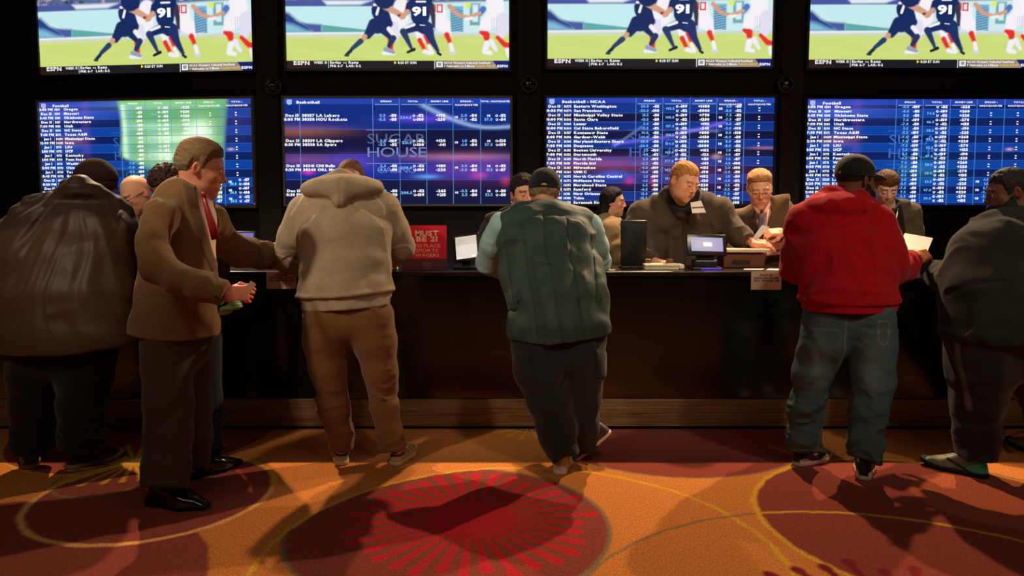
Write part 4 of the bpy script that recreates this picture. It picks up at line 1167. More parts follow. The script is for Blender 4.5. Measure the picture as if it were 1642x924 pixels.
g0, gw, gh = tv(61, 410, 121, -62, 7.14, 6.86, 'large screen showing the football game, first from the left', 'game', G1, 'bezel_dark')
def copy_tree(o, parent=None):
    c = o.copy(); COL.objects.link(c); c.parent = parent
    for ch in list(o.children): copy_tree(ch, c)
    return c
for (a, b_, yb, lab) in ((456, 820, 113.5, 'football broadcast screen above the Basketball odds screen with four rows'), (874, 1241, 110.5, 'football broadcast screen above the Basketball - NCAA odds screen'), (1292, 1660, 112, 'football broadcast screen above the blue Football odds screen, cut by the photo edge')):
    c = copy_tree(g0); A = at(a, yb + 1, 6.82); B = at(b_, yb + 1, 6.82)
    c.location = tuple(A); c.rotation_euler = (0, 0, 0); k = (B[0] - A[0]) / gw; c.scale = (k, 1, k * 1.0); c['label'] = lab
g0['label'] = 'football broadcast screen above the green-lit Football odds screen'
# dome cameras between the screens
def dome(px, py, lab):
    c = at(px, py, 6.82); root = empty('security_camera', c, lab, 'camera', 'dome cameras between the screens')
    R = Matrix.Rotation(math.radians(90), 4, 'X'); Wy = YW - c[1]
    T = R
    m = MB().lathe([(.080, -Wy + .02), (.080, .012), (.074, .024), (.060, .030), (.056, .022)], 40, T); m.build('housing', mat('camera_housing', (44, 43, 40), .4), root, None, True)
    gl = mat('smoked_dome', (6, 4, 5), .05, spec=.7)
    prof = [(.056 * math.cos(a), .022 + .045 * math.sin(a)) for a in np.linspace(0, 1.5, 10)]
    MB().lathe(prof, 40, T).build('dome', gl, root, None, True)
    MB().lathe([(.014, .05), (.014, .069), (.009, .071)], 20, Matrix.Rotation(math.radians(-14), 4, 'Z') @ T).build('lens', M['metal'], root, None, True)
dome(438.5, 138.5, 'black dome camera between the Football and four-row Basketball screens')
dome(848, 135, 'black dome camera between the two Basketball screens')
dome(1260, 135, 'black dome camera between the NCAA and the last Football screens')

# ================================================================ the people
ORIGIN_SKIN = (214, 158, 126)
def hand_at(w, fwd, nrm, side, skin, curl=(.5, .5, .5, .5), thumb=.4, arm=None, sc=1.05, **kw):
    w = np.array(w, float)
    if YC - .02 < w[1] < YC + .52: w[2] = max(w[2], ZT + .034)
    return hand_mesh(w, fwd, nrm, side, sc, curl, thumb, skin, arm, **kw)
def legs(nL, nR, wr=.015, wj=((3, .13), (5, .12)), lat=(1, 0, 0)):
    return (Chain(nL, lat, k=.03, cap1=True, wr=wr, wf=19, wj=wj), Chain(nR, lat, k=.03, cap1=True, wr=wr, wf=22, wj=wj))
def trousers(p, name, m, col, cL, cR, seat, h=.0075, color=None, extra=None):
    return p.garment(name, [cL, cR, seat], m, color or col, h=h, k=.035, extra=extra)

# ---------------------------------------------------------------- 3: man in the beige hoodie, seen from behind
def man_hoodie():
    p = Person(fl(592, 747), 'person in a beige hoodie with elbow patches, head bowed over the counter')
    skin = (205, 150, 118)
    tor = Chain([(557, 530, 4.38, 73, .66), (557, 500, 4.40, 73, .66), (556, 470, 4.42, 73, .66), (555, 430, 4.47, 72, .66), (552, 380, 4.53, 75, .62), (549, 340, 4.60, 72, .54), (549, 315, 4.66, 52, .5)], wr=.004, wf=5, skip=2)
    neck = at(553, 292, 4.72)
    aL = Chain([(492, 342, 4.62, 31), (474, 380, 4.66, 28), (462, 414, 4.72, 24), (486, 426, 4.90, 19), (512, 430, 5.06, 15)], cap1=True, wr=.010, wf=20, wj=((2, .10), (3, .08)))
    aR = Chain([(612, 338, 4.62, 31), (628, 370, 4.66, 28), (641, 396, 4.72, 24), (628, 410, 4.88, 19), (606, 424, 5.06, 15)], cap1=True, wr=.010, wf=20, wj=((2, .10), (3, .08)))
    H = Head(at(562, 290, 4.86), 6, 52, 0, 1.04, neck=neck, nr=.062, skin=skin, scalp=(150, 105, 80))
    cL, cR = legs([(524, 510, 4.40, 38), (522, 545, 4.40, 35), (526, 590, 4.38, 29), (535, 655, 4.36, 25), (546, 695, 4.35, 21), (548, 722, 4.34, 20)],
                  [(594, 510, 4.40, 38), (600, 545, 4.40, 35), (610, 595, 4.38, 27), (617, 655, 4.36, 22), (625, 695, 4.34, 21), (629, 722, 4.33, 22)])
    seat = Chain([(558, 480, 4.42, 62, .66), (559, 515, 4.41, 68, .62)], k=.03)
    wl = at(516, 432, 5.08); wr_ = at(602, 426, 5.08)
    p.body([H.mesh(), hand_at(wl, (.5, .8, -.1), (0, 0, 1), 1, skin, arm=aL.c[-2]), hand_at(wr_, (-.6, .8, -.1), (0, 0, 1), -1, skin, arm=aR.c[-2])], [tor, aL, aR, cL, cR, seat])
    p.part('hair', H.hair(.007, [(-.12, -.02), (-.1, -.03), (-.05, -.035), (-.028, -.012), (.004, -.006), (.022, .0), (.03, .045), (.07, .075), (.11, .085)], (120, 82, 52), (84, 54, 34), .0015, (110, 40, 60)), M['hair'])
    zh = at(557, 475, 4.3)[2]
    def ex(P, d):
        px, py = proj(P)
        # the hood lying on the back: a wide flattened bag with a pointed lower rim
        hc = at(549, 303, 4.56)
        hd = ell(P, hc, (.245, .125, .085), None)
        tip = cone(P, at(549, 306, 4.50), at(545, 321, 4.445), .075, .040)
        rim = cone(P, at(492, 300, 4.62), at(545, 281, 4.66), .030, .036); rim2 = cone(P, at(545, 281, 4.66), at(606, 298, 4.64), .036, .030)
        hood = smin(smin(hd, tip, .05), smin(rim, rim2, .03), .03)
        crease = np.exp(-((px - 546 - (py - 300) * .0) / 1.6) ** 2) * (py > 286) * .004
        hood = hood + crease - noise3(P, (14, 14, 14), 3) * .004
        d = smin(d, hood, .012)
        d = smax(d, -cone(P, at(555, 276, 4.76), at(553, 298, 4.74), .075, .05), .012)
        # long soft drapes on the back and the gathered hem
        on = (P[:, 1] < tor.c[1][1] + .05)
        d = d - folds(P, (6, 3, 1.5), .030, 2) * sstep(at(0, 300, 4.4)[2], at(0, 345, 4.4)[2], P[:, 2]) * on
        zl = zh + (P[:, 0] + .9) * .07
        rib = sstep(-.006, .006, P[:, 2] - zl + .006 * noise3(P, (5, 1, 1), 4))
        d = d + (1 - rib) * (.012 + .0012 * np.sin(P[:, 0] * 520))
        d = d - np.exp(-((P[:, 2] - zl - .012) / .014) ** 2) * (.008 + .008 * noise3(P, (24, 24, 10), 6))
        zb = zh - .072 + (P[:, 0] + .9) * .07
        return smax(d, zb - P[:, 2], .008)
    BE = (158, 138, 112); DK = (112, 96, 78)
    def color(P):
        C = solid(len(P), BE); px, py = proj(P)
        f = noise3(P, (60, 60, 60)) * .5 + .5; C = mixc(C, f * .25, DK)
        near = P[:, 1] < 4.75 * K
        for (x0, y0), (x1, y1) in (((486, 314), (466, 345)), ((600, 313), (616, 332)), ((616, 332), (617, 345))):
            ex_, ey = x1 - x0, y1 - y0; t = np.clip(((px - x0) * ex_ + (py - y0) * ey) / (ex_ ** 2 + ey ** 2), 0, 1)
            C = mixc(C, np.exp(-((np.hypot(px - x0 - ex_ * t, py - y0 - ey * t)) / 1.0) ** 2) * near * .8, (214, 190, 158))
        for e, s_ in ((aL.c[2], 1), (aR.c[2], -1)):
            r = np.linalg.norm((P - e - np.array([0, -.01, -.025])) / np.array([.085, .11, .095]), axis=1)
            C = mixc(C, sstep(1.04, .98, r) * .6, (134, 106, 84)); C = mixc(C, np.exp(-((r - 1.03) / .035) ** 2) * .8, (214, 188, 156))
        return C
    j = p.garment('hoodie', [tor, aL, aR], M['fleece'], color, k=.035, extra=ex, h=.0068, lo=np.minimum(tor.lo(), aL.lo()), hi=np.maximum(np.maximum(tor.hi(), aR.hi()), at(600, 262, 5.1)))
    def tcol(P):
        C = solid(len(P), (118, 78, 42)); px, py = proj(P)
        C = mixc(C, (np.abs(py - 497 - (px - 558) * .02) < 1.0) * (px > 565) * (px < 615) * .4, (80, 50, 28))
        return mixc(C, (noise3(P, (8, 8, 8)) * .5 + .5) * .25, (92, 60, 34))
    trousers(p, 'trousers', M['cloth'], None, cL, cR, seat, color=tcol)
    def pat(L, C):
        C = mixc(C, sstep(.045, .05, L[:, 2]) * sstep(.10, .05, L[:, 1]), (34, 28, 30))
        C = mixc(C, (np.abs(L[:, 2] - .062 - L[:, 1] * .1) < .003) * .9, (225, 205, 170))
        return mixc(C, (np.abs((L[:, 1] + L[:, 2]) % .035 - .017) < .004) * (L[:, 2] > .04) * (L[:, 1] > .06) * .8, (60, 40, 35))
    for hx, hy, tx, ty in ((549, 748, 543, 722), (631, 749, 662, 722)):
        shoe(p.root, p.o, fl(hx, hy), fl(tx, ty), 1.12, (176, 150, 108), (206, 184, 140), pat)
man_hoodie()

def polyd(px, py, pts):
    """signed distance in photo pixels to a closed outline; negative inside"""
    p = np.array(pts, float); q = np.roll(p, -1, 0); ins = np.zeros(len(px), bool); dm = np.full(len(px), 1e9)
    for a, b in zip(p, q):
        e = b - a; wx = px - a[0]; wy = py - a[1]; t = np.clip((wx * e[0] + wy * e[1]) / (e @ e + 1e-9), 0, 1)
        dm = np.minimum(dm, np.hypot(wx - e[0] * t, wy - e[1] * t))
        ins ^= ((a[1] > py) != (b[1] > py)) & (px < (b[0] - a[0]) * (py - a[1]) / (b[1] - a[1] + 1e-12) + a[0])
    return np.where(ins, -dm, dm)
def line_px(px, py, pts, w):
    d = None
    for (x0, y0), (x1, y1) in zip(pts[:-1], pts[1:]):
        ex, ey = x1 - x0, y1 - y0; t = np.clip(((px - x0) * ex + (py - y0) * ey) / (ex * ex + ey * ey + 1e-9), 0, 1)
        e = np.hypot(px - x0 - ex * t, py - y0 - ey * t); d = e if d is None else np.minimum(d, e)
    return np.exp(-(d / w) ** 2)
def plain(c, dark=.7, f=9, amt=.3):
    def fn(P):
        C = solid(len(P), c)
        return mixc(C, (noise3(P, (f, f, f)) * .5 + .5) * amt, tuple(np.array(c) * dark))
    return fn
def top_of(*cs): return np.max([c.hi() for c in cs], 0)
def low_of(*cs): return np.min([c.lo() for c in cs], 0)

# ---------------------------------------------------------------- 1: man in the wide dark coat and knit hat
def man_coat():
    p = Person(fl(90, 752), 'person in a knit hat and very wide dark brown coat, leaning on the counter')
    skin = (120, 76, 58)
    tor = Chain([(96, 620, 4.20, 114, .52), (98, 585, 4.22, 113, .52), (100, 540, 4.23, 112, .52), (105, 480, 4.26, 110, .52), (106, 420, 4.32, 104, .50), (112, 370, 4.40, 92, .46), (120, 330, 4.48, 66, .42)], wr=.004, wf=4, skip=2)
    aL = Chain([(50, 362, 4.46, 42), (10, 420, 4.44, 44), (6, 470, 4.50, 42), (40, 470, 4.86, 26), (80, 440, 5.05, 18)], wr=.012, wf=12, wj=((2, .15),), cap1=True)
    aR = Chain([(182, 362, 4.50, 34), (205, 415, 4.56, 27), (207, 450, 4.66, 24), (196, 452, 4.88, 20), (180, 440, 5.05, 17)], wr=.010, wf=16, wj=((2, .12),), cap1=True)
    H = Head(at(155, 300, 4.72), -38, 22, 0, 1.10, neck=at(132, 330, 4.58), nr=.066, skin=skin, fat=.02, lid=.9)
    cL, cR = legs([(62, 560, 4.26, 48), (58, 600, 4.26, 42), (56, 650, 4.26, 36), (54, 695, 4.25, 32), (54, 724, 4.25, 31)],
                  [(138, 560, 4.24, 48), (136, 600, 4.25, 42), (133, 650, 4.25, 37), (132, 695, 4.25, 34), (130, 718, 4.25, 34)])
    seat = Chain([(98, 540, 4.24, 80, .6), (98, 570, 4.24, 84, .55)], k=.03)
    hl = at(86, 436, 5.10); hr = at(172, 436, 5.10)
    p.body([H.mesh(), hand_at(hl, (.4, .8, -.1), (0, 0, 1), 1, skin, arm=aL.c[-2]), hand_at(hr, (-.4, .8, -.1), (0, 0, 1), -1, skin, arm=aR.c[-2])], [tor, aL, aR, cL, cR, seat])
    def hat(L, P):
        d = ell(L, (0, -.022, .035), (.098, .112, .118)) 
        d = d + .0016 * np.sin(np.arctan2(L[:, 0], L[:, 1] + .02) * 60) - noise3(L, (18, 18, 12)) * .006
        pl = L[:, 2] + .02 - L[:, 1] * .42                       # lower rim rises towards the forehead
        band = np.exp(-((pl - .052) / .006) ** 2) * .004
        cuff = smax(ell(L, (0, -.022, .02), (.101, .116, .11)), pl - .050, .006) + .0012 * np.sin(np.arctan2(L[:, 0], L[:, 1] + .02) * 60)
        d = smin(d + band, cuff, .004)
        return smax(d, -pl, .008)
    p.part('knit_hat', H.shell_mesh(hat, .0045, lambda L, V: mixc(solid(len(V), (46, 24, 20)), (np.sin(np.arctan2(L[:, 0], L[:, 1] + .02) * 60) > .3) * .4, (28, 14, 14))), M['fleece'])
    # glasses arm and lens rim at the temple
    g = MB(); 
    strip('glasses', [H.wld((.079, 0, .012)), H.wld((.074, .05, .012)), H.wld((.066, .095, .010)), H.wld((.05, .106, .008)), H.wld((.03, .112, .004))], .004, M['metal'], p.root, p.o, up=(0, 0, 1), th=.004)
    def ex(P, d):
        px, py = proj(P)
        c0, c1 = at(70, 318, 4.52), at(196, 350, 4.52)
        col = cone(P, at(86, 330, 4.44), at(128, 305, 4.42), .055, .075)
        col = smin(col, cone(P, at(128, 305, 4.42), at(200, 335, 4.52), .075, .050), .03)
        col = smin(col, cone(P, at(80, 322, 4.6), at(112, 302, 4.66), .04, .04), .04)
        col = smin(col, cone(P, at(112, 302, 4.64), at(172, 312, 4.7), .055, .04), .03)
        col = col - folds(P, (4, 4, 16), .014, 6) 
        d = smin(d, col, .02)
        d = smax(d, -cone(P, at(150, 296, 4.80), at(135, 330, 4.66), .085, .06), .015)
        o0 = at(128, 290, 4.4); dx = P[:, 0] - o0[0]; dz = o0[2] - P[:, 2]; rr = np.hypot(dx, dz)
        an = np.arctan2(dx, dz + .05) + .15 * noise3(P, (3, 3, 3), 8)
        q = np.stack([an * 5.5, rr * 1.3, P[:, 1] * 1.5], 1).astype(np.float32)
        d = d - (noise3(q, (1, 1, 1), 3) * .022 + noise3(q, (2.3, 1.5, 1), 5) * .012 + (1 - 2 * np.abs(noise3(q, (1.4, 1.2, 1), 9))) * .008) * sstep(.10, .32, rr)
        d = d - folds(P, (4, 3, 7), .010, 14)
        # quilting pull lines down the right seam
        d = d + line_px(px, py, [(196, 345), (186, 380), (172, 396)], 3.5) * .004
        yb = at(0, 566, 4.2)[2] + .035 * np.interp(P[:, 0], [-2.9, -2.0], [0, 1]) + .012 * noise3(P, (6, 2, 1), 8)
        return smax(d, yb - P[:, 2], .010)
    def color(P):
        C = solid(len(P), (78, 53, 35)); px, py = proj(P)
        C = mixc(C, sstep(345, 335, py - np.abs(px - 130) * .25) * .65, (34, 24, 20))
        z = line_px(px, py, [(190, 395), (206, 372), (220, 350)], 5) * (np.sin((px + py) * 1.6) > 0)
        return mixc(C, z * .3, (90, 66, 46))
    p.garment('coat', [tor, aL, aR], M['shell'], color, k=.05, extra=ex, h=.0085, hi=np.maximum(top_of(tor, aL, aR), at(200, 275, 4.9)))
    trousers(p, 'trousers', M['cloth'], None, cL, cR, seat, color=plain((20, 16, 16)), h=.009)
    pat = lambda L, C: mixc(C, (np.abs((L[:, 1] * 1.3 + L[:, 2]) % .03 - .015) < .004) * (L[:, 1] > .08) * .5, (90, 84, 70))
    shoe(p.root, p.o, fl(48, 753), fl(52, 722), 1.2, (62, 54, 46), (150, 132, 104), pat)
    shoe(p.root, p.o, fl(106, 753), fl(196, 731), 1.15, (52, 50, 46), (150, 134, 106), pat)
man_coat()

# ---------------------------------------------------------------- 2: man in the brown suit, facing right
def man_suit():
    p = Person(fl(285, 800), 'person in a brown tweed suit and red tie with one arm on the counter')
    skin = (214, 142, 108)
    tor = Chain([(277, 590, 3.83, 71, .80), (279, 556, 3.84, 70, .80), (280, 520, 3.85, 67, .84), (283, 470, 3.87, 63, .88), (288, 415, 3.89, 59, .95), (291, 365, 3.90, 56, 1.05), (297, 330, 3.90, 46, 1.05), (303, 312, 3.90, 30, .95)], wr=.003, wf=5, skip=2)
    shirt = Chain([(283, 520, 3.86, 58, .8), (290, 420, 3.89, 52, .9), (296, 350, 3.90, 48, .95), (303, 322, 3.90, 36, .8), (311, 303, 3.90, 26, .9), (314, 296, 3.90, 23.5, .95)])
    aN = Chain([(258, 345, 3.70, 27), (246, 385, 3.60, 26), (255, 428, 3.55, 27), (285, 447, 3.52, 24), (326, 461, 3.50, 22), (359, 472, 3.50, 19)], cap1=True, wr=.017, wf=13, wj=((2, .12), (4, .08)))
    aF = Chain([(335, 352, 4.10, 24), (352, 385, 4.22, 24), (385, 402, 4.38, 23), (422, 409, 4.66, 20), (450, 414, 4.94, 15)], cap1=True, wr=.018, wf=14, wj=((1, .12), (3, .12)))
    H = Head(at(322, 273, 3.90), -72, 16, 0, 1.12, neck=at(306, 318, 3.90), nr=.058, skin=skin, brow=(150, 110, 80), lid=.85, jaw=1.04)
    cN = Chain([(268, 540, 3.80, 42), (270, 580, 3.79, 40), (271, 640, 3.76, 37), (270, 700, 3.72, 36), (267, 745, 3.68, 35), (262, 780, 3.64, 35)], cap1=True, k=.03, wr=.007, wf=12, wj=((5, .12),))
    cF = Chain([(305, 540, 3.96, 34), (307, 590, 3.98, 31), (309, 650, 3.98, 29), (311, 700, 3.97, 27), (309, 745, 3.96, 25)], cap1=True, k=.03, wr=.006, wf=12, wj=((4, .10),))
    seat = Chain([(283, 520, 3.86, 54, .85), (283, 550, 3.86, 55, .85)], k=.03)
    wn = at(364, 473, 3.50); wf = at(455, 418, 5.00)
    handN = hand_at(wn, (1, 0, .06), (0.1, -1, .35), -1, (222, 128, 92), curl=(1.5, 1.55, 1.6, 1.6), thumb=.6, arm=aN.c[-2], sc=1.06)
    handF = hand_at(wf, (.25, 1, 0), (0, 0, 1), -1, skin, arm=aF.c[-2])
    p.body([H.mesh(.0034), handN, handF], [shirt, aN, aF, cN, cF, seat])
    p.part('hair', H.hair(.013, [(-.12, -.048), (-.085, -.05), (-.05, -.03), (-.035, .012), (-.008, .022), (.004, .002), (.014, .006), (.024, .036), (.04, .06), (.07, .080), (.11, .098)], (140, 104, 66), (84, 62, 42), .0016, (40, 18, 120), top=.010, grey=(120, 104, 82)), M['hair'])
    V = [(309, 296), (345, 322), (360, 345), (362, 420), (350, 470), (341, 420), (325, 362), (312, 330)]
    def ex(P, d):
        px, py = proj(P); s = wpx(1, 3.75)
        w = polyd(px, py, [(313, 300), (330, 296), (352, 326), (358, 360), (358, 406), (353, 424), (345, 408), (334, 376), (319, 338)]) * s
        d = smax(d, -np.maximum(w, (4.02 - P[:, 1] / K) * -1), .004)
        # lapel edge stands a little proud; chest dart and flap pocket
        lap = polyd(px, py, [(292, 292), (312, 300), (320, 336), (333, 378), (345, 420), (352, 455), (338, 430), (322, 396), (310, 360), (300, 330)])
        front = P[:, 1] < 3.98 * K
        d = d - sstep(1, -1, lap) * .006 * front
        d = d + line_px(px, py, [(236, 330), (262, 318), (272, 330)], 2.0) * .003 * front
        d = d + line_px(px, py, [(248, 470), (300, 478), (318, 474)], 1.4) * .004 * front
        d = d - folds(P, (5, 5, 2.0), .022, 12)
        zb = at(0, 549, 3.6)[2] + .012 * np.sin(P[:, 0] * 9)
        d = smax(d, zb - P[:, 2], .008)
        return smax(d, -cone(P, at(311, 290, 3.9), at(311, 306, 3.9), .078, .062), .006)
    def color(P):
        C = solid(len(P), (120, 86, 50)); px, py = proj(P); front = P[:, 1] < 3.98 * K
        lap = polyd(px, py, [(292, 292), (312, 300), (320, 336), (333, 378), (345, 420), (352, 455), (338, 430), (322, 396), (310, 360), (300, 330)])
        C = mixc(C, sstep(1, -1, lap) * front * .45, (62, 44, 32))
        C = mixc(C, (noise3(P, (120, 120, 120)) * .5 + .5) * .3, (74, 56, 40))
        C = mixc(C, line_px(px, py, [(248, 472), (300, 480), (318, 476)], 1.0) * .6 * front, (50, 36, 26))
        return C
    j = p.garment('suit_jacket', [tor, aN, aF], M['tweed'], color, k=.03, extra=ex, h=.0065, hi=np.maximum(top_of(tor, aN, aF), at(320, 285, 4.0)))
    for i in range(3):
        b = at(346 + i * 5.5, 476 + i * 2.2, 3.43); MB().lathe([(.0055, 0), (.0055, .003), (.004, .004)], 14, Matrix.Translation(b) @ Matrix.Rotation(math.radians(90), 4, 'X')).build('sleeve_button', M['black_plastic'], j, p.o, True)
    def shx(P, d):
        col = cone(P, at(313, 299, 3.9), at(309, 314, 3.9), .064, .074)
        d = smin(d, col, .012); return smax(d, P[:, 2] - (at(312, 291, 3.9)[2] + (P[:, 0] - at(312, 291, 3.9)[0]) * -.35), .006)
    p.garment('dress_shirt', [shirt], M['cloth'], (226, 196, 176), k=.02, extra=shx, h=.006, label='pale pink-white dress shirt')
    # tie lies on the shirt front at the right side of the trunk
    def surf(px, py, Y): return at(px, py, Y)
    T = [(326, 312, 3.765), (330, 325, 3.75), (336, 345, 3.74), (342, 366, 3.735), (346, 384, 3.745)]
    strip('tie', [at(*t) for t in T], [.022, .026, .034, .040, .040], M['tie'], p.root, p.o, up=(-.35, 1, 0), th=.012)
    MB().add([at(321, 306, 3.77), at(330, 306, 3.765), at(330, 316, 3.75), at(324, 316, 3.755), at(325.5, 311, 3.735)], [(0, 1, 4), (1, 2, 4), (2, 3, 4), (3, 0, 4)]).build('tie_knot', M['tie'], p.root, p.o, True)
    trousers(p, 'trousers', M['cloth'], None, cN, cF, seat, color=plain((66, 54, 42), .75), h=.007,
             extra=lambda P, d: d - folds(P, (7, 7, 1.4), .014, 3))
    shoe(p.root, p.o, fl(236, 806), fl(342, 820), 1.30, (20, 15, 12), (26, 20, 16), None, M['polish'], dress=True)
    shoe(p.root, p.o, fl(293, 770), fl(361, 752), 1.22, (20, 15, 12), (26, 20, 16), None, M['polish'], dress=True)
M['tie'] = mat('red_silk', (138, 10, 26), .4, noise=.15, nscale=60)
man_suit()

# ---------------------------------------------------------------- 7: curly-haired customer half hidden behind the suit
def man_curly():
    p = Person(fl(300, 742), 'curly-haired person in a dark olive jacket, mostly hidden behind the brown suit')
    skin = (122, 80, 60)
    tor = Chain([(296, 560, 4.44, 48, .6), (298, 480, 4.46, 52, .6), (302, 410, 4.50, 58, .58), (306, 360, 4.56, 54, .5), (296, 336, 4.60, 40, .5)], wr=.004, wf=5)
    aR = Chain([(346, 356, 4.58, 19), (358, 400, 4.62, 18), (352, 430, 4.80, 16), (340, 434, 5.00, 13)], cap1=True, wr=.01, wf=16, wj=((1, .1),))
    aL = Chain([(262, 358, 4.58, 20), (250, 400, 4.62, 18), (256, 430, 4.80, 16), (262, 434, 5.00, 13)], cap1=True, wr=.01, wf=16, wj=((1, .1),))
    H = Head(at(266, 302, 4.74), 15, 30, 0, 1.02, neck=at(282, 338, 4.64), skin=skin)
    cL, cR = legs([(275, 545, 4.44, 29), (272, 640, 4.44, 25), (270, 728, 4.42, 21)], [(325, 545, 4.44, 29), (330, 640, 4.44, 25), (334, 728, 4.42, 21)], wj=((1, .12), (2, .1)))
    seat = Chain([(300, 520, 4.45, 48, .62), (300, 545, 4.44, 50, .6)], k=.03)
    p.body([H.mesh(.0045), hand_at(at(344, 436, 5.05), (0, 1, 0), (0, 0, 1), -1, skin, arm=aR.c[-2]), hand_at(at(262, 436, 5.05), (0, 1, 0), (0, 0, 1), 1, skin, arm=aL.c[-2])], [tor, aL, aR, cL, cR, seat])
    p.part('hair', H.hair(.024, [(-.12, -.05), (-.06, -.05), (-.028, -.012), (.004, -.006), (.022, .0), (.03, .045), (.07, .07), (.12, .08)], (62, 38, 28), (24, 14, 12), .005, curly=True, h=.0036), M['hair'])
    p.garment('jacket', [tor, aL, aR], M['cloth'], plain((70, 64, 40), .6), k=.035, h=.009, extra=lambda P, d: smax(d - folds(P, (7, 5, 3), .010, 3), at(0, 556, 4.4)[2] - P[:, 2], .01))
    trousers(p, 'trousers', M['cloth'], None, cL, cR, seat, color=plain((22, 20, 20)), h=.010)
    shoe(p.root, p.o, fl(268, 742), fl(264, 722), 1.1, (24, 22, 22), (60, 54, 48)); shoe(p.root, p.o, fl(334, 742), fl(338, 722), 1.1, (24, 22, 22), (60, 54, 48))
man_curly()

# ---------------------------------------------------------------- 4: man in the green quilted vest
def man_vest():
    p = Person(fl(905, 760), 'person in a dark green quilted vest and black cap leaning on the counter, legs crossed')
    skin = (190, 132, 104)
    tor = Chain([(900, 595, 4.15, 80, .60), (898, 562, 4.17, 80, .60), (896, 530, 4.19, 79, .60), (892, 480, 4.26, 80, .60), (884, 430, 4.36, 81, .56), (877, 385, 4.44, 78, .50), (873, 356, 4.50, 68, .46), (872, 340, 4.54, 44, .46)], wr=.003, wf=5, skip=2)
    aL = Chain([(806, 362, 4.52, 22), (792, 392, 4.58, 22), (785, 420, 4.68, 21), (800, 428, 4.84, 17), (825, 430, 5.02, 13)], cap1=True, wr=.011, wf=18, wj=((2, .10),))
    aR = Chain([(944, 364, 4.52, 22), (956, 395, 4.60, 19), (961, 420, 4.70, 17), (954, 428, 4.86, 15), (940, 432, 5.02, 13)], cap1=True, wr=.010, wf=18, wj=((2, .10),))
    H = Head(at(873, 309, 4.72), -4, 14, 2, 1.06, neck=at(873, 344, 4.60), nr=.06, skin=skin, fat=.01)
    cS = Chain([(864, 545, 4.19, 45), (866, 590, 4.19, 41), (880, 640, 4.19, 36), (893, 690, 4.18, 31), (905, 734, 4.15, 29)], cap1=True, k=.03, wr=.012, wf=14, wj=((4, .12), (2, .12)))
    cX = Chain([(932, 545, 4.22, 38), (932, 590, 4.24, 35), (928, 640, 4.28, 33), (929, 680, 4.34, 29), (938, 712, 4.40, 24)], cap1=True, k=.03, wr=.010, wf=14, wj=((4, .1), (2, .12)))
    seat = Chain([(896, 530, 4.20, 70, .62), (896, 560, 4.20, 72, .6)], k=.03)
    p.body([H.mesh(.004), hand_at(at(832, 432, 5.06), (.5, .8, 0), (0, 0, 1), 1, skin, arm=aL.c[-2]), hand_at(at(932, 434, 5.06), (-.5, .8, 0), (0, 0, 1), -1, skin, arm=aR.c[-2])], [tor, aL, aR, cS, cX, seat])
    p.part('hair', H.hair(.016, [(-.14, -.085), (-.06, -.08), (-.028, -.03), (.004, -.01), (.022, .0), (.03, .045), (.07, .05), (.11, .05)], (150, 122, 92), (70, 50, 38), .007, (60, 30, 18), h=.0036, zmax=.012), M['hair'], label='thinning grey-brown hair hanging below the cap')
    def cap(L, P):
        d = ell(L, (0, -.012, .042), (.093, .108, .098)); rim = L[:, 2] - .012 - L[:, 1] * .10
        d = d + np.exp(-(L[:, 0] / .002) ** 2) * .0015
        d = smax(d, -rim, .004)
        hole = ell(L, (0, -.125, .012), (.026, .03, .020)); d = smax(d, -hole, .004)
        st = smax(np.abs(rim - .008) - .007, np.abs(ell(L, (0, -.012, .042), (.093, .108, .098))) - .0035, .002); d = np.minimum(d, np.where(L[:, 1] < -.06, st, 9))
        bill = smax(ell(L, (0, .125, .030), (.072, .085, .020)), -ell(L, (0, .125, .018), (.074, .09, .020)), .003)
        return smin(d, bill, .004)
    p.part('baseball_cap', H.shell_mesh(cap, .0042, (22, 20, 22)), M['cloth'])
    LN = [[(836, 338), (843, 420), (855, 490), (862, 550)], [(871, 338), (877, 400), (890, 480), (902, 553)], [(908, 342), (915, 410), (928, 470), (938, 552)], [(944, 350), (952, 420), (957, 480)], [(805, 360), (815, 440), (826, 500)]]
    def ex(P, d):
        px, py = proj(P); back = P[:, 1] < tor.c[2][1] + .16
        g = 0
        for l in LN: g = g + line_px(px, py, l, 1.3)
        d = d + np.clip(g, 0, 1) * .006 * back
        q = np.minimum.reduce([np.abs(px - np.interp(py, [a[1] for a in l], [a[0] for a in l])) for l in LN])
        d = d - np.clip(q / 16, 0, 1) * .006 * back
        sh = cone(P, at(812, 352, 4.50), at(838, 340, 4.54), .045, .05); sh = np.minimum(sh, cone(P, at(938, 354, 4.50), at(908, 342, 4.54), .048, .05)); d = smin(d, sh, .04)
        d = d + line_px(px, py, [(814, 498), (828, 500), (832, 484)], 1.6) * .012
        d = d - line_px(px, py, [(818, 512), (822, 545)], 9) * .012
        d = d - folds(P, (5, 5, 3.2), .020, 21) - folds(P, (3, 3, 9), .007, 25)
        d = d + line_px(px, py, [(815, 549), (860, 553), (920, 551), (976, 542)], 1.2) * .004
        zb = at(0, 552, 4.05)[2] + np.interp(px, [820, 880, 975], [.012, 0, .035])
        d = smax(d, zb - P[:, 2], .010)
        return smax(d, -cone(P, at(873, 330, 4.62), at(873, 342, 4.58), .08, .07), .01)
    def color(P):
        px, py = proj(P); C = solid(len(P), (42, 62, 50)); back = P[:, 1] < 4.45 * K
        C = mixc(C, (noise3(P, (10, 10, 10)) * .5 + .5) * .3, (32, 46, 38))
        g = 0
        for l in LN: g = g + line_px(px, py, l, .9)
        C = mixc(C, np.clip(g, 0, 1) * .5 * back, (20, 28, 24))
        return mixc(C, line_px(px, py, [(815, 547), (860, 551), (920, 549), (976, 540)], 1.0) * .35, (80, 100, 84))
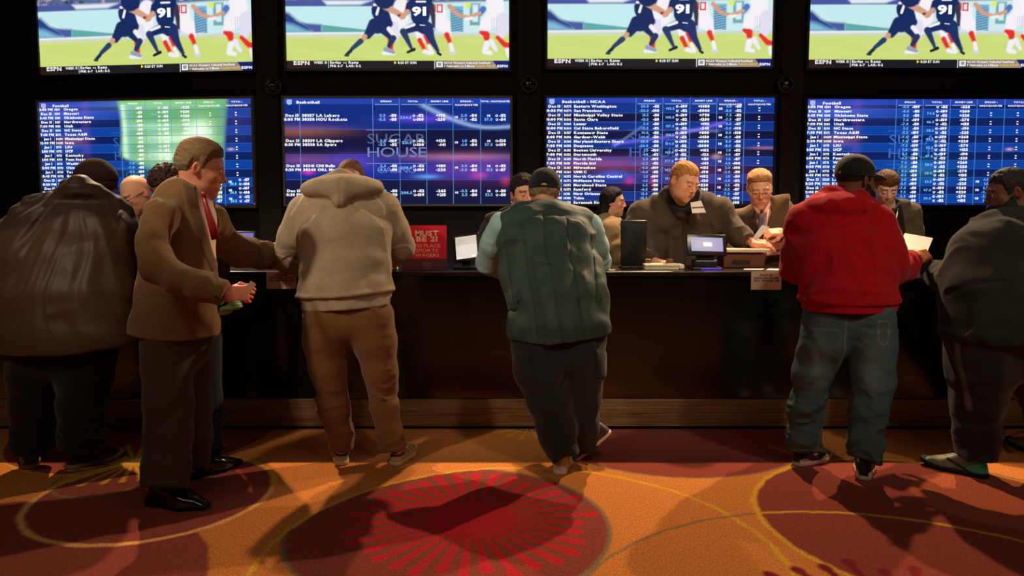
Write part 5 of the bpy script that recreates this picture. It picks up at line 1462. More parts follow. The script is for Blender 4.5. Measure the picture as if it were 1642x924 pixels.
    p.garment('quilted_vest', [tor], M['shell_matte'], color, k=.03, extra=ex, h=.0068, lo=low_of(tor) - .05, hi=top_of(tor) + .08)
    ysplit = at(873, 0, 4.4)[0]
    def shirtcol(P):
        C = solid(len(P), (150, 186, 184)); return C
    inner = Chain([(890, 450, 4.36, 60, .5), (876, 380, 4.46, 62, .42), (873, 352, 4.54, 40, .42)])
    p.garment('shirt', [aL, aR, inner], M['cloth'], shirtcol, k=.03, h=.007, label='pale blue long-sleeved shirt', extra=lambda P, d: d - folds(P, (9, 9, 9), .006, 3))
    def tcol(P):
        px, py = proj(P); C = plain((34, 42, 42), .7)(P)
        for l in ([(826, 577), (832, 600)], [(848, 568), (858, 605)], [(843, 580), (852, 568)], [(962, 560), (966, 575), (960, 600)]): C = mixc(C, line_px(px, py, l, 1.1) * .7, (12, 14, 14))
        return C
    def tex(P, d):
        px, py = proj(P)
        d = d - sstep(3, -3, polyd(px, py, [(822, 566), (850, 568), (862, 606), (836, 610)])) * .007 - sstep(3, -3, polyd(px, py, [(955, 562), (975, 566), (972, 606), (955, 606)])) * .012
        d = d + line_px(px, py, [(888, 640), (905, 600), (930, 570)], 3) * .010 + line_px(px, py, [(884, 636), (878, 570)], 3) * .006
        return d - folds(P, (8, 6, 3.4), .022, 5)
    p.garment('cargo_trousers', [cS, cX, seat], M['cloth'], tcol, k=.035, extra=tex)
    pat = lambda L, C: mixc(C, (L[:, 2] < .045) * .8, (226, 206, 176))
    shoe(p.root, p.o, fl(897, 763), fl(905, 736), 1.08, (200, 180, 160), (226, 206, 176), pat)
    # the crossed foot rests on its toe, sole to the right
    hp = at(976, 697, 4.36); tp = at(930, 742, 4.36)
    shoe_tilt(p, at(982, 692, 4.34), at(926, 737, 4.38), (1.0, .0, -.9), 1.05, (70, 58, 56), (232, 212, 186))
def shoe_tilt(p, heel, toe, solen, sc, col, sole):
    """a shoe standing on its toe; solen is the direction the sole faces"""
    f = unit(np.asarray(toe) - heel); up = -unit(np.asarray(solen, float) - f * np.dot(f, solen)); x = np.cross(f, up); R = np.stack([x, f, up], 1)
    o32 = np.asarray(heel, np.float32); R32 = R.astype(np.float32)
    def loc(P): return ((P - o32) @ R32) / np.float32(sc)
    def plan(L):
        xy = L.copy(); xy[:, 2] = 0
        return smin(cone(xy, (0, .036, 0), (.002, .17, 0), .033, .044), cone(xy, (.002, .17, 0), (-.004, .235, 0), .044, .035), .02)
    def fs(P): L = loc(P); return smax(plan(L), np.abs(L[:, 2] - .012) - .012, .008) * sc
    def fu(P):
        L = loc(P); prof = np.interp(L[:, 1], [0, .02, .07, .12, .17, .22, .27], [.085, .095, .095, .085, .062, .048, .028])
        q = smax(plan(L) + np.clip(L[:, 2], 0, 1) ** 2 * 1.9, L[:, 2] - prof, .02); return smax(q, .012 - L[:, 2], .003) * sc
    lo = np.minimum(heel, toe) - .12; hi = np.maximum(heel, toe) + .12
    V, F = organic(fu, lo, hi, .0045, 1); so = mesh_obj('shoe', V, F, M['leather'], p.root, p.o, True, solid(len(V), col))
    V, F = organic(fs, lo, hi, .0045, 1); L = loc(V.astype(np.float32))
    C = mixc(solid(len(V), sole), sstep(.13, .17, L[:, 1]) * .8, (150, 84, 74))
    mesh_obj('sole', V, F, M['rubber'], so, p.o, True, C)
M['shell_matte'] = mat_attr('quilted_nylon', rough=.62, spec=.3, noise=.07, nscale=260, bump=.25, bscale=160, sheen=.1)
man_vest()

# ---------------------------------------------------------------- 5: man in the red hooded sweatshirt
def man_red():
    p = Person(fl(1340, 758), 'person in a red hooded sweatshirt, blue jeans and black cap, holding a paper')
    skin = (112, 68, 46)
    tor = Chain([(1362, 540, 4.20, 71, .66), (1362, 508, 4.22, 72, .66), (1362, 480, 4.24, 72, .66), (1358, 440, 4.32, 73, .64), (1352, 400, 4.38, 76, .60), (1348, 362, 4.44, 76, .54), (1346, 340, 4.48, 60, .5), (1348, 325, 4.50, 40, .5)], wr=.004, wf=5, skip=2)
    aL = Chain([(1290, 356, 4.46, 30), (1280, 395, 4.50, 27), (1278, 426, 4.56, 25), (1300, 434, 4.76, 19), (1330, 434, 4.98, 15)], cap1=True, wr=.010, wf=18, wj=((2, .1),))
    aR = Chain([(1404, 358, 4.40, 31), (1418, 400, 4.36, 29), (1428, 432, 4.36, 26), (1446, 430, 4.44, 21), (1464, 417, 4.52, 17)], cap1=True, wr=.010, wf=22, wj=((2, .1), (4, .1)))
    H = Head(at(1371, 291, 4.52), -66, 8, 0, 1.12, neck=at(1358, 334, 4.50), nr=.064, skin=skin, fat=.014, brow=(20, 14, 12), lid=.6, iris=(20, 12, 10))
    cL, cR = legs([(1326, 510, 4.24, 38), (1320, 545, 4.24, 36), (1303, 600, 4.26, 30), (1293, 655, 4.27, 26), (1290, 700, 4.28, 25), (1290, 721, 4.28, 25)],
                  [(1396, 510, 4.20, 38), (1398, 545, 4.20, 37), (1400, 605, 4.18, 32), (1394, 660, 4.15, 28), (1388, 710, 4.12, 26), (1385, 736, 4.10, 25)], wr=.012)
    seat = Chain([(1362, 480, 4.26, 64, .62), (1362, 512, 4.24, 68, .6)], k=.03)
    wR = at(1469, 413, 4.54)
    hr = hand_at(wR, (.9, .35, .14), (.3, -.7, .6), -1, (188, 116, 70), curl=(.9, .9, 1.0, 1.0), thumb=.6, arm=aR.c[-2], sc=1.1)  # this hand's colour is lighter than the skin, light painted in
    p.body([H.mesh(.0036), hr, hand_at(at(1336, 436, 5.03), (.7, .7, 0), (0, 0, 1), 1, skin, arm=aL.c[-2])], [tor, aL, aR, cL, cR, seat])
    p.part('hair', H.hair(.004, None, (20, 14, 12), (14, 10, 10), .0006, zmax=.03), M['hair'])
    p.part('beard', H.beardm((20, 14, 12), .016), M['hair'])
    def cap(L, P):
        e0 = ell(L, (0, -.010, .046), (.090, .108, .094)); d = e0; rim = L[:, 2] - .024 - L[:, 1] * .12
        d = d + np.exp(-(L[:, 0] / .002) ** 2) * .0015
        d = smax(d, -rim, .004)
        yy = L[:, 1] - .085
        b = smax(ell(L, (0, .10, .036), (.070, .095, .026)), -ell(L, (0, .095, .022), (.075, .10, .026)), .003); b = smax(b, .06 - L[:, 1], .004)
        return smin(d, b, .004)
    def ccol(L, V):
        C = solid(len(V), (26, 23, 22)); return mixc(C, (np.abs(L[:, 0]) < .008) * (L[:, 1] < -.1) * (np.abs(L[:, 2] - .03) < .006), (180, 180, 180))
    p.part('baseball_cap', H.shell_mesh(cap, .0042, ccol), M['cloth'])
    zh = at(1362, 488, 4.15)[2]
    def ex(P, d):
        px, py = proj(P)
        hood = ell(P, at(1350, 333, 4.42), (.215, .135, .082))
        hood = smin(hood, cone(P, at(1335, 350, 4.40), at(1330, 357, 4.39), .055, .04), .05)
        hood = smin(hood, cone(P, at(1305, 325, 4.46), at(1330, 312, 4.50), .038, .045), .03)
        hood = smin(hood, cone(P, at(1330, 312, 4.50), at(1380, 318, 4.46), .045, .04), .03); hood = smin(hood, cone(P, at(1380, 318, 4.44), at(1402, 335, 4.42), .04, .03), .03)
        hood = hood - folds(P, (8, 8, 14), .010, 5) + line_px(px, py, [(1300, 335), (1320, 362), (1340, 367), (1365, 358), (1395, 330)], 1.6) * .004
        d = smin(d, hood, .014)
        d = smax(d, -cone(P, at(1362, 300, 4.54), at(1358, 318, 4.54), .085, .06), .012)
        d = d - folds(P, (5, 4, 3.2), .028, 33) * sstep(at(0, 350, 4.4)[2] + .02, at(0, 385, 4.4)[2], P[:, 2])
        rib = sstep(zh - .006, zh + .006, P[:, 2])
        d = d + (1 - rib) * (.012 + .0012 * np.sin(P[:, 0] * 520)) - np.exp(-((P[:, 2] - zh - .02) / .02) ** 2) * (.010 + .010 * noise3(P, (16, 16, 8), 6))
        d = d - line_px(px, py, [(1295, 470), (1330, 462), (1430, 470)], 4) * .008
        return smax(d, at(0, 503, 4.1)[2] + .0 - P[:, 2], .008)
    def color(P):
        C = solid(len(P), (166, 6, 24)); px, py = proj(P)
        C = mixc(C, (noise3(P, (40, 40, 40)) * .5 + .5) * .25, (110, 8, 20))
        s_ = line_px(px, py, [(1300, 335), (1320, 362), (1340, 367), (1365, 358), (1395, 330)], .9) + line_px(px, py, [(1398, 340), (1398, 400), (1404, 440)], .9) + line_px(px, py, [(1300, 350), (1290, 400), (1293, 430)], .9)
        return mixc(C, np.clip(s_, 0, 1) * .5, (80, 4, 14))
    p.garment('hooded_sweatshirt', [tor, aL, aR], M['fleece'], color, k=.035, extra=ex, h=.0068, hi=np.maximum(top_of(tor, aL, aR), at(1350, 300, 4.8)))
    def jc(P):
        C = solid(len(P), (70, 90, 92)); px, py = proj(P)
        C = mixc(C, (noise3(P, (12, 12, 12), 2) * .5 + .5) * .5, (50, 66, 72))
        fade = np.exp(-((px - 1312) / 16.) ** 2 - ((py - 585) / 38.) ** 2) + np.exp(-((px - 1400) / 20.) ** 2 - ((py - 590) / 40.) ** 2)
        C = mixc(C, np.clip(fade, 0, 1) * .5, (112, 134, 132))
        s_ = line_px(px, py, [(1408, 515), (1426, 516), (1424, 550)], .8) + line_px(px, py, [(1357, 500), (1355, 560), (1330, 640), (1318, 690), (1310, 726)], 1.0) + line_px(px, py, [(1408, 515), (1409, 546), (1416, 553), (1424, 550)], .8) + (np.abs(py - 722) < .7) * (px < 1330) + (np.abs(py - 738) < .7) * (px > 1350)
        return mixc(C, np.clip(s_, 0, 1) * .5, (150, 140, 110))
    p.garment('jeans', [cL, cR, seat], M['denim'], jc, k=.035, h=.0068, extra=lambda P, d: d - folds(P, (8, 6, 8), .016, 5) * (P[:, 2] < .8))
    def pat(L, C):
        b = (np.abs(L[:, 2] - .046 - .016 * np.sin(L[:, 1] * 42)) < .019) | ((np.abs(L[:, 0]) < .012 + .3 * np.abs(L[:, 2] - .06)) & (L[:, 1] < .06))
        return mixc(C, b.astype(float), (18, 18, 20))
    shoe(p.root, p.o, fl(1274, 748), fl(1340, 731), 1.12, (228, 210, 198), (190, 170, 150), pat)
    shoe(p.root, p.o, fl(1384, 772), fl(1387, 742), 1.14, (228, 210, 198), (190, 170, 150), pat)
man_red()

# ---------------------------------------------------------------- 6: man at the right edge
def man_right():
    p = Person(fl(1590, 766), 'large bearded person in a dark grey-green sweatshirt and striped track pants')
    skin = (104, 62, 44)
    tor = Chain([(1612, 590, 4.14, 97, .70), (1612, 556, 4.16, 98, .70), (1612, 520, 4.18, 98, .70), (1610, 475, 4.22, 99, .70), (1618, 425, 4.28, 92, .66), (1634, 388, 4.34, 74, .62), (1644, 366, 4.38, 54, .58), (1646, 352, 4.40, 38, .6)], wr=.004, wf=5, skip=2)
    aN = Chain([(1612, 390, 4.22, 42), (1575, 425, 4.24, 38), (1545, 448, 4.30, 33), (1515, 445, 4.48, 27), (1490, 436, 4.66, 19)], cap1=True, wr=.012, wf=12, wj=((2, .14),))
    H = Head(at(1617, 310, 4.46), 76, 14, 0, 1.12, neck=at(1640, 350, 4.42), nr=.07, skin=skin, fat=.022, brow=(20, 14, 12), lid=.5, iris=(20, 12, 10))
    cN = Chain([(1570, 545, 4.16, 54), (1572, 590, 4.16, 50), (1570, 640, 4.17, 40), (1566, 690, 4.16, 32), (1564, 732, 4.15, 29)], cap1=True, k=.03, wr=.012, wf=12, wj=((3, .16), (4, .1)))
    cF = Chain([(1650, 545, 4.30, 50), (1665, 600, 4.34, 42), (1680, 660, 4.40, 32), (1690, 715, 4.45, 26)], cap1=True, k=.03, wr=.010, wf=12, wj=((2, .16),))
    seat = Chain([(1610, 520, 4.2, 84, .7), (1612, 560, 4.2, 86, .66)], k=.03)
    aF = Chain([(1640, 380, 4.60, 36), (1620, 420, 4.72, 30), (1590, 440, 4.9, 22), (1550, 434, 5.0, 15)], cap1=True)
    p.body([H.mesh(.0036), hand_at(at(1484, 432, 4.72), (-.8, .55, .1), (0, -.2, 1), 1, (196, 130, 88), curl=(.5, .6, .6, .7), arm=aN.c[-2], sc=1.08), hand_at(at(1545, 434, 5.04), (-1, .3, 0), (0, 0, 1), -1, skin, arm=aF.c[-2])], [tor, aN, aF, cN, cF, seat])  # first hand painted brighter than the skin, as if lit
    p.part('hair', H.hair(.008, [(-.12, -.02), (-.06, -.03), (-.035, -.005), (-.008, .016), (.006, .0), (.03, -.01), (.038, .045), (.07, .068), (.11, .078)], (34, 24, 20), (18, 12, 10), .0014, curly=True), M['hair'])
    p.part('beard', H.beardm((20, 14, 12), .014), M['hair'])
    def ex(P, d):
        px, py = proj(P)
        hood = smin(cone(P, at(1604, 358, 4.36), at(1636, 350, 4.32), .022, .034), cone(P, at(1636, 350, 4.32), at(1680, 350, 4.34), .034, .04), .03)
        hood = smin(hood, ell(P, at(1665, 366, 4.36), (.16, .12, .06)), .03) - folds(P, (6, 6, 14), .010, 2)
        d = smin(d, hood, .02); d = smax(d, -cone(P, at(1625, 318, 4.46), at(1636, 336, 4.44), .09, .075), .012)
        d = d - folds(P, (5, 4, 4), .026, 41) * (P[:, 2] < at(0, 350, 4.3)[2])
        d = d + line_px(px, py, [(1520, 470), (1560, 455), (1610, 452)], 4) * .012
        d = d - np.exp(-((P[:, 2] - at(0, 540, 4.0)[2]) / .03) ** 2) * .010
        return smax(d, at(0, 549, 4.05)[2] + .012 * noise3(P, (6, 6, 1), 2) - P[:, 2], .012)
    p.garment('sweatshirt', [tor, aN, aF], M['fleece'], plain((40, 38, 32), .7), k=.04, extra=ex, h=.0085, hi=np.maximum(top_of(tor, aN), at(1660, 315, 4.7)))
    def tc(P):
        C = plain((26, 28, 28), .7)(P); px, py = proj(P)
        return mixc(C, sstep(1, -1, polyd(px, py, [(1530, 528), (1540, 530), (1540, 575), (1552, 620), (1560, 658), (1549, 660), (1543, 620), (1530, 575)])) * (P[:, 1] < 4.3 * K), (84, 80, 72))
    p.garment('track_pants', [cN, cF, seat], M['shell_matte'], tc, k=.04, h=.0075, extra=lambda P, d: d - folds(P, (6, 6, 5), .022, 5) * (P[:, 2] < .9))
    def pat(L, C):
        C = mixc(C, sstep(.12, .06, L[:, 1]), (56, 168, 138)); C = mixc(C, (L[:, 1] > .235) * .8, (190, 160, 130))
        C = mixc(C, ((np.sin(L[:, 1] * 420) * np.sin(L[:, 2] * 420)) > .4) * (L[:, 1] < .08) * .4, (20, 80, 64))
        return mixc(C, (np.abs(L[:, 2] - .035 - (L[:, 1] - .1) * .45) < .006) * (L[:, 1] > .05) * (L[:, 1] < .16), (24, 28, 30))
    shoe(p.root, p.o, fl(1586, 768), fl(1487, 745), 1.24, (118, 122, 100), (28, 30, 32), pat, hi=-.01)
    shoe(p.root, p.o, fl(1705, 738), fl(1650, 722), 1.2, (118, 122, 100), (28, 30, 32), pat)
man_right()

# ================================================================ the staff behind the counter
def staff_lower(pxc, Y, w, ztop=1.0):
    b = at(pxc, 400, Y); s_ = wpx(1, Y); wl = w * s_
    mk = lambda sd: Chain([(b + np.array([sd * wl * .5, 0, ztop - b[2]]), wl * .52, wl * .5), (b + np.array([sd * wl * .5, 0, .5 - b[2]]), wl * .36, wl * .36), (b + np.array([sd * wl * .5, 0, .07 - b[2]]), wl * .28, wl * .3)], world=True, cap1=True)
    return b, mk(-1), mk(1)
def staff(name_label, pxc, Y, w, tor, aL, aR, H, hands, mat_, color, ex=None, hair=None, h=.0075, k=.035, top='shirt', legs_col=(20, 18, 18)):
    b, l1, l2 = staff_lower(pxc, Y, w)
    p = Person(b, name_label)
    seat = Chain([(np.array([b[0], b[1], 1.02]), w * wpx(1, Y) * .95, w * wpx(1, Y) * .6), (np.array([b[0], b[1], .9]), w * wpx(1, Y) * .95, w * wpx(1, Y) * .6)], world=True)
    p.body([H.mesh(.0034)] + hands, [tor, aL, aR, l1, l2, seat])
    if hair: p.part('hair', hair, M['hair'])
    p.garment('trousers', [l1, l2, seat], M['cloth'], legs_col, h=.014, k=.05)
    fw = (b[0], b[1] - .2)
    for sd in (-1, 1):
        x = b[0] + sd * w * wpx(1, Y) * .5
        shoe(p.root, p.o, (x, b[1] + .06, 0), (x, b[1] - .2, 0), 1.05, (18, 16, 16), (14, 12, 12))
    g = p.garment(top, [tor, aL, aR], mat_, color, h=h, k=k, extra=ex, hi=top_of(tor, aL, aR) + .04)
    return p, g
def glasses(p, H, m, w=.0030, lens=True, rx=.023, rz=.015, z0=.007):
    root = None; mb = MB()
    for sd in (-1, 1):
        pts = []
        for i in range(17):
            a = 2 * math.pi * i / 16
            c = abs(math.cos(a)) ** .75 * np.sign(math.cos(a)); s_ = abs(math.sin(a)) ** .75 * np.sign(math.sin(a))
            pts.append(H.wld((sd * .031 + rx * c, .1035 - .05 * abs(abs(sd * .031 + rx * c) - .02), z0 + rz * s_)))
        V = []; n = len(pts)
        for i, q in enumerate(pts):
            for (a, b_) in ((-1, -1), (1, -1), (1, 1), (-1, 1)): V.append(q + H.R @ np.array([0, a * w * .5, 0]) * H.sc + unit(q - H.wld((sd * .031, .1, z0))) * b_ * w * .5)
        mb.add(V, [(i * 4 + j, i * 4 + (j + 1) % 4, i * 4 + 4 + (j + 1) % 4, i * 4 + 4 + j) for i in range(n - 1) for j in range(4)])
    o = mb.build('glasses', m, p.root, p.o, True)
    strip('bridge', [H.wld((-.009, .104, z0 + .005)), H.wld((0, .107, z0 + .007)), H.wld((.009, .104, z0 + .005))], w, m, o, p.o, up=(0, 0, 1), th=w)
    for sd in (-1, 1):
        strip('temple_arm', [H.wld((sd * .054, .100, z0 + .006)), H.wld((sd * .070, .085, z0 + .006)), H.wld((sd * .079, .02, z0 + .004)), H.wld((sd * .081, -.012, z0 - .002))], w, m, o, p.o, up=(1, 0, .2), th=w)
    return o
M['black_frame'] = mat('black_glasses_frame', (22, 20, 20), .3)
M['gold_frame'] = mat('thin_gold_glasses_frame', (190, 160, 110), .25, .9)
def card(name, pts, m, parent, o, th=.0015, cols=None, label=None):
    """a thin sheet through four or more points, given some thickness"""
    P = [np.asarray(q, float) for q in pts]; n = unit(np.cross(P[1] - P[0], P[2] - P[0])) * th / 2; k = len(P)
    V = [q + n for q in P] + [q - n for q in P]
    F_ = [tuple(range(k)), tuple(range(2 * k - 1, k - 1, -1))] + [(i, i + k, (i + 1) % k + k, (i + 1) % k) for i in range(k)]
    ob = mesh_obj(name, V, F_, m, parent, o, False)
    if label: ob['label'] = label
    return ob

def clerk_big():
    sk = (226, 160, 122)
    tor = Chain([(1090, 470, 5.74, 68, .55), (1091, 430, 5.72, 72, .55), (1092, 390, 5.68, 74, .52), (1090, 352, 5.62, 76, .46), (1090, 330, 5.58, 62, .42), (1094, 314, 5.52, 36, .5)], wr=.003, wf=6)
    aL = Chain([(1032, 344, 5.60, 25), (1022, 372, 5.58, 23), (1024, 392, 5.54, 19), (1036, 412, 5.40, 13), (1048, 424, 5.34, 10)], wr=.014, wf=15, wj=((2, .1),), cap1=True)
    aR = Chain([(1148, 340, 5.58, 25), (1166, 362, 5.54, 22), (1186, 378, 5.44, 17), (1200, 387, 5.36, 13)], wr=.014, wf=15, wj=((2, .1),), cap1=True)
    H = Head(at(1096, 292, 5.42), 214, 26, -4, 1.08, jaw=1.1, fat=.020, neck=at(1090, 326, 5.52), nr=.072, skin=sk, brow=(190, 136, 86), lid=.95, iris=(60, 80, 100))
    wl = at(1203, 389, 5.34); hr = hand_at(wl, (.85, -.25, -.05), (-.1, -.35, .9), 1, (236, 160, 126), curl=(.35, .4, .45, .5), thumb=.5, arm=aR.c[-2], sc=1.12)
    hl = hand_at(at(1050, 427, 5.33), (.5, -.8, 0), (0, 0, 1), -1, sk, arm=aL.c[-2], sc=1.1)
    hair = H.hair(.006, [(-.12, -.05), (-.06, -.05), (-.03, -.01), (-.005, .006), (.006, .002), (.016, .012), (.026, .045), (.05, .070), (.085, .076), (.12, .078)], (196, 132, 64), (140, 88, 42), .0022, (130, 30, 60), top=.006)
    def ex(P, d):
        px, py = proj(P)
        c = cone(P, at(1074, 326, 5.50), at(1092, 344, 5.44), .020, .022); c = np.minimum(c, cone(P, at(1092, 344, 5.44), at(1122, 330, 5.46), .022, .020)); c = smin(c, cone(P, at(1072, 318, 5.55), at(1074, 330, 5.50), .03, .028), .02)
        d = smin(d, c, .012); d = smax(d, -cone(P, at(1095, 300, 5.46), at(1092, 318, 5.50), .075, .07), .008)
        d = d + line_px(px, py, [(1092, 345), (1096, 380), (1099, 430)], 1.0) * .005
        return d - folds(P, (7, 5, 4), .030, 51)
    def col(P):
        px, py = proj(P); C = plain((74, 58, 42), .7)(P)
        dk = sstep(1.5, -1.5, polyd(px, py, [(1062, 300), (1070, 312), (1066, 322), (1078, 344), (1092, 340), (1104, 347), (1128, 330), (1130, 300)]))
        C = mixc(C, dk * .9, (20, 17, 18))
        return mixc(C, line_px(px, py, [(1092, 345), (1096, 380), (1099, 430)], 1.0) * .7, (24, 18, 14))
    p, g = staff('large fair-haired clerk in a dark brown shirt with a white chest badge', 1092, 5.72, 60, tor, aL, aR, H, [hr, hl], M['cloth'], col, ex, hair)
    b0 = tor.c[3]; q = [at(1107, 325, 5.30), at(1124, 322, 5.32), at(1132, 341, 5.30), at(1110, 342, 5.27)]
    card('badge', q, M['paper'], g, p.o, .003, label='white name badge')
    card('badge_stripe', [at(1110, 332, 5.278), at(1128, 331, 5.30), at(1129, 333, 5.298), at(1110.5, 334, 5.276)], mat('badge_print', (140, 90, 70), .6), g, p.o, .001)
    return p
clerk_big()

def clerk_glasses():
    sk = (232, 172, 136)
    tor = Chain([(1226, 470, 5.92, 50, .55), (1226, 420, 5.90, 54, .55), (1226, 380, 5.88, 57, .52), (1228, 352, 5.86, 56, .46), (1226, 338, 5.84, 44, .42), (1220, 330, 5.82, 24, .5)], wr=.003, wf=6)
    aL = Chain([(1184, 352, 5.86, 19), (1178, 385, 5.84, 17), (1188, 408, 5.70, 15), (1206, 404, 5.54, 12)], wr=.007, wf=16, cap1=True)
    aR = Chain([(1268, 352, 5.84, 20), (1286, 380, 5.72, 17), (1276, 384, 5.58, 14), (1260, 376, 5.46, 12)], wr=.008, wf=16, cap1=True)
    H = Head(at(1218, 305, 5.72), 168, 20, 3, 1.10, neck=at(1220, 336, 5.82), nr=.055, skin=sk, brow=(170, 120, 76), lid=.93)
    hr = hand_at(at(1255, 372, 5.42), (-.95, -.1, -.05), (.1, -.5, .85), -1, (236, 168, 130), curl=(.7, .75, .8, .9), thumb=.7, arm=aR.c[-2], sc=1.06)
    hl = hand_at(at(1208, 402, 5.52), (.5, -.6, .3), (0, -.8, .3), 1, sk, curl=(.9, .9, .9, .9), arm=aL.c[-2])
    hair = H.hair(.005, [(-.12, -.05), (-.06, -.05), (-.03, -.01), (-.005, .01), (.005, .002), (.014, .012), (.024, .045), (.055, .080), (.11, .094)], (190, 134, 76), (130, 84, 44), .0022, (130, 40, 40), top=.016)
    def ex(P, d):
        px, py = proj(P); w = polyd(px, py, [(1208, 328), (1230, 326), (1238, 340), (1228, 378), (1222, 384), (1210, 350)]) * wpx(1, 5.8)
        d = smax(d, -np.maximum(w, P[:, 1] - 5.86 * K), .004)
        lap = polyd(px, py, [(1204, 334), (1190, 344), (1196, 366), (1220, 392), (1210, 352)]); lap2 = polyd(px, py, [(1236, 328), (1248, 346), (1238, 372), (1223, 392), (1238, 342)])
        d = d - (sstep(.8, -.8, lap) + sstep(.8, -.8, lap2)) * .006 * (P[:, 1] < 5.9 * K)
        d = smax(d, -cone(P, at(1219, 312, 5.78), at(1220, 332, 5.80), .066, .058), .006)
        return d - folds(P, (7, 5, 4), .020, 61)
    def col(P):
        px, py = proj(P); C = plain((104, 78, 52), .75)(P)
        lap = polyd(px, py, [(1204, 334), (1188, 344), (1172, 360), (1190, 380), (1222, 396), (1210, 352)])
        return mixc(C, sstep(.8, -.8, lap) * .55 * (P[:, 1] < 5.9 * K), (34, 28, 24))
    p, g = staff('person in wire-rimmed glasses, brown suit and grey tie, reading a slip behind the counter', 1226, 5.90, 46, tor, aL, aR, H, [hr, hl], M['tweed'], col, ex, hair, top='suit_jacket')
    shirt = Chain([(1226, 430, 5.90, 46, .5), (1226, 370, 5.87, 46, .5), (1224, 345, 5.84, 34, .48), (1220, 332, 5.82, 20, .6)])
    def sx(P, d):
        for sd in (-1, 1): d = smin(d, cone(P, at(1220 + sd * 11, 329, 5.72), at(1221 + sd * 5, 341, 5.665), .018, .014), .008)
        return smax(d, -cone(P, at(1219, 314, 5.76), at(1220, 328, 5.78), .062, .054), .005)
    p.garment('dress_shirt', [shirt], M['cloth'], (214, 150, 132), h=.0065, extra=sx, label='pink dress shirt')
    T = [(1220.5, 343, 5.63), (1220, 352, 5.645), (1219, 366, 5.65), (1219, 384, 5.66)]
    strip('tie', [at(*t) for t in T], [.034, .036, .044, .050], mat('grey_silk', (92, 96, 108), .45, noise=.15, nscale=60), p.root, p.o, up=(0, 1, .1), th=.016)
    glasses(p, H, M['gold_frame'], .0026)
    MB().lathe([(.041, -.012), (.045, -.008), (.045, .008), (.041, .012)], 24, Matrix.Translation(at(1261, 376, 5.45)) @ Matrix.Rotation(math.radians(90), 4, 'Y')).build('watch', M['black_plastic'], p.root, p.o, True)
    # lanyard and hanging card
    mw = mat('white_lanyard', (200, 196, 190), .6)
    strip('lanyard', [at(1232, 336, 5.66), at(1229, 362, 5.62), at(1231, 384, 5.58), at(1240, 394, 5.56)], .008, mw, p.root, p.o, up=(0, 1, 0), th=.003)
    b = card('badge', [at(1232, 391, 5.56), at(1254, 389, 5.56), at(1254, 408, 5.55), at(1233, 410, 5.55)], M['paper'], p.root, p.o, .004, label='hanging badge card')
    card('badge_print', [at(1234, 402, 5.548), at(1253, 400, 5.548), at(1253, 407, 5.542), at(1234, 409, 5.542)], mat('badge_photo', (150, 84, 66), .6), b, p.o, .001)
    return p
clerk_glasses()

def clerk_young():
    sk = (232, 186, 156)
    tor = Chain([(1432, 470, 5.86, 40, .55), (1432, 420, 5.84, 43, .55), (1432, 375, 5.80, 44, .5), (1432, 348, 5.78, 42, .45), (1428, 336, 5.76, 30, .42), (1424, 328, 5.74, 18, .5)], wr=.003, wf=6)
    aL = Chain([(1398, 348, 5.78, 16), (1392, 385, 5.76, 15), (1400, 408, 5.62, 12), (1420, 404, 5.48, 10)], wr=.006, wf=16, cap1=True)
    aR = Chain([(1458, 348, 5.78, 17), (1464, 385, 5.76, 15), (1454, 408, 5.62, 12), (1440, 404, 5.48, 10)], wr=.006, wf=16, cap1=True)
    H = Head(at(1421, 303, 5.66), 168, 28, 0, .96, neck=at(1424, 334, 5.76), nr=.05, skin=sk, brow=(40, 26, 20), lid=.95, stubble=(120, 90, 74))
    hair = H.hair(.010, [(-.12, -.05), (-.06, -.05), (-.03, -.01), (-.005, .006), (.008, .0), (.024, .006), (.034, .046), (.065, .056), (.12, .052)], (52, 30, 18), (150, 96, 38), .002, (120, 30, 60), top=.012)
    def ex(P, d):
        px, py = proj(P)
        d = smin(d, cone(P, at(1408, 332, 5.70), at(1428, 342, 5.64), .018, .020), .01); d = smin(d, cone(P, at(1428, 342, 5.64), at(1440, 328, 5.70), .020, .018), .01)
        d = smax(d, -cone(P, at(1422, 312, 5.70), at(1424, 328, 5.73), .058, .052), .006)
        return d - folds(P, (8, 6, 5), .022, 71)
    def col(P):
        px, py = proj(P); C = plain((96, 80, 58), .7)(P)
        return mixc(C, sstep(1.5, -1.5, polyd(px, py, [(1400, 320), (1442, 320), (1448, 340), (1456, 400), (1450, 470), (1400, 470)])) * (P[:, 1] < 5.84 * K) * .92, (20, 20, 22))
    p, g = staff('young person with dark fringe combed forward, black-fronted shirt and lanyard, looking down', 1432, 5.84, 38, tor, aL, aR, H, [hand_at(at(1440, 405, 5.46), (-.3, -.9, 0), (0, 0, 1), 1, sk, arm=aR.c[-2]), hand_at(at(1420, 405, 5.46), (.3, -.9, 0), (0, 0, 1), -1, sk, arm=aL.c[-2])], M['cloth'], col, ex, hair)
    mw = mat('white_badge', (220, 214, 206), .5)
    strip('lanyard', [at(1440, 334, 5.70), at(1438, 348, 5.62), at(1436, 366, 5.58)], .007, mw, p.root, p.o, up=(0, 1, 0), th=.003)
    card('badge', [at(1431, 352, 5.59), at(1438, 351, 5.59), at(1442, 372, 5.57), at(1434, 373, 5.57)], mw, p.root, p.o, .003)
clerk_young()

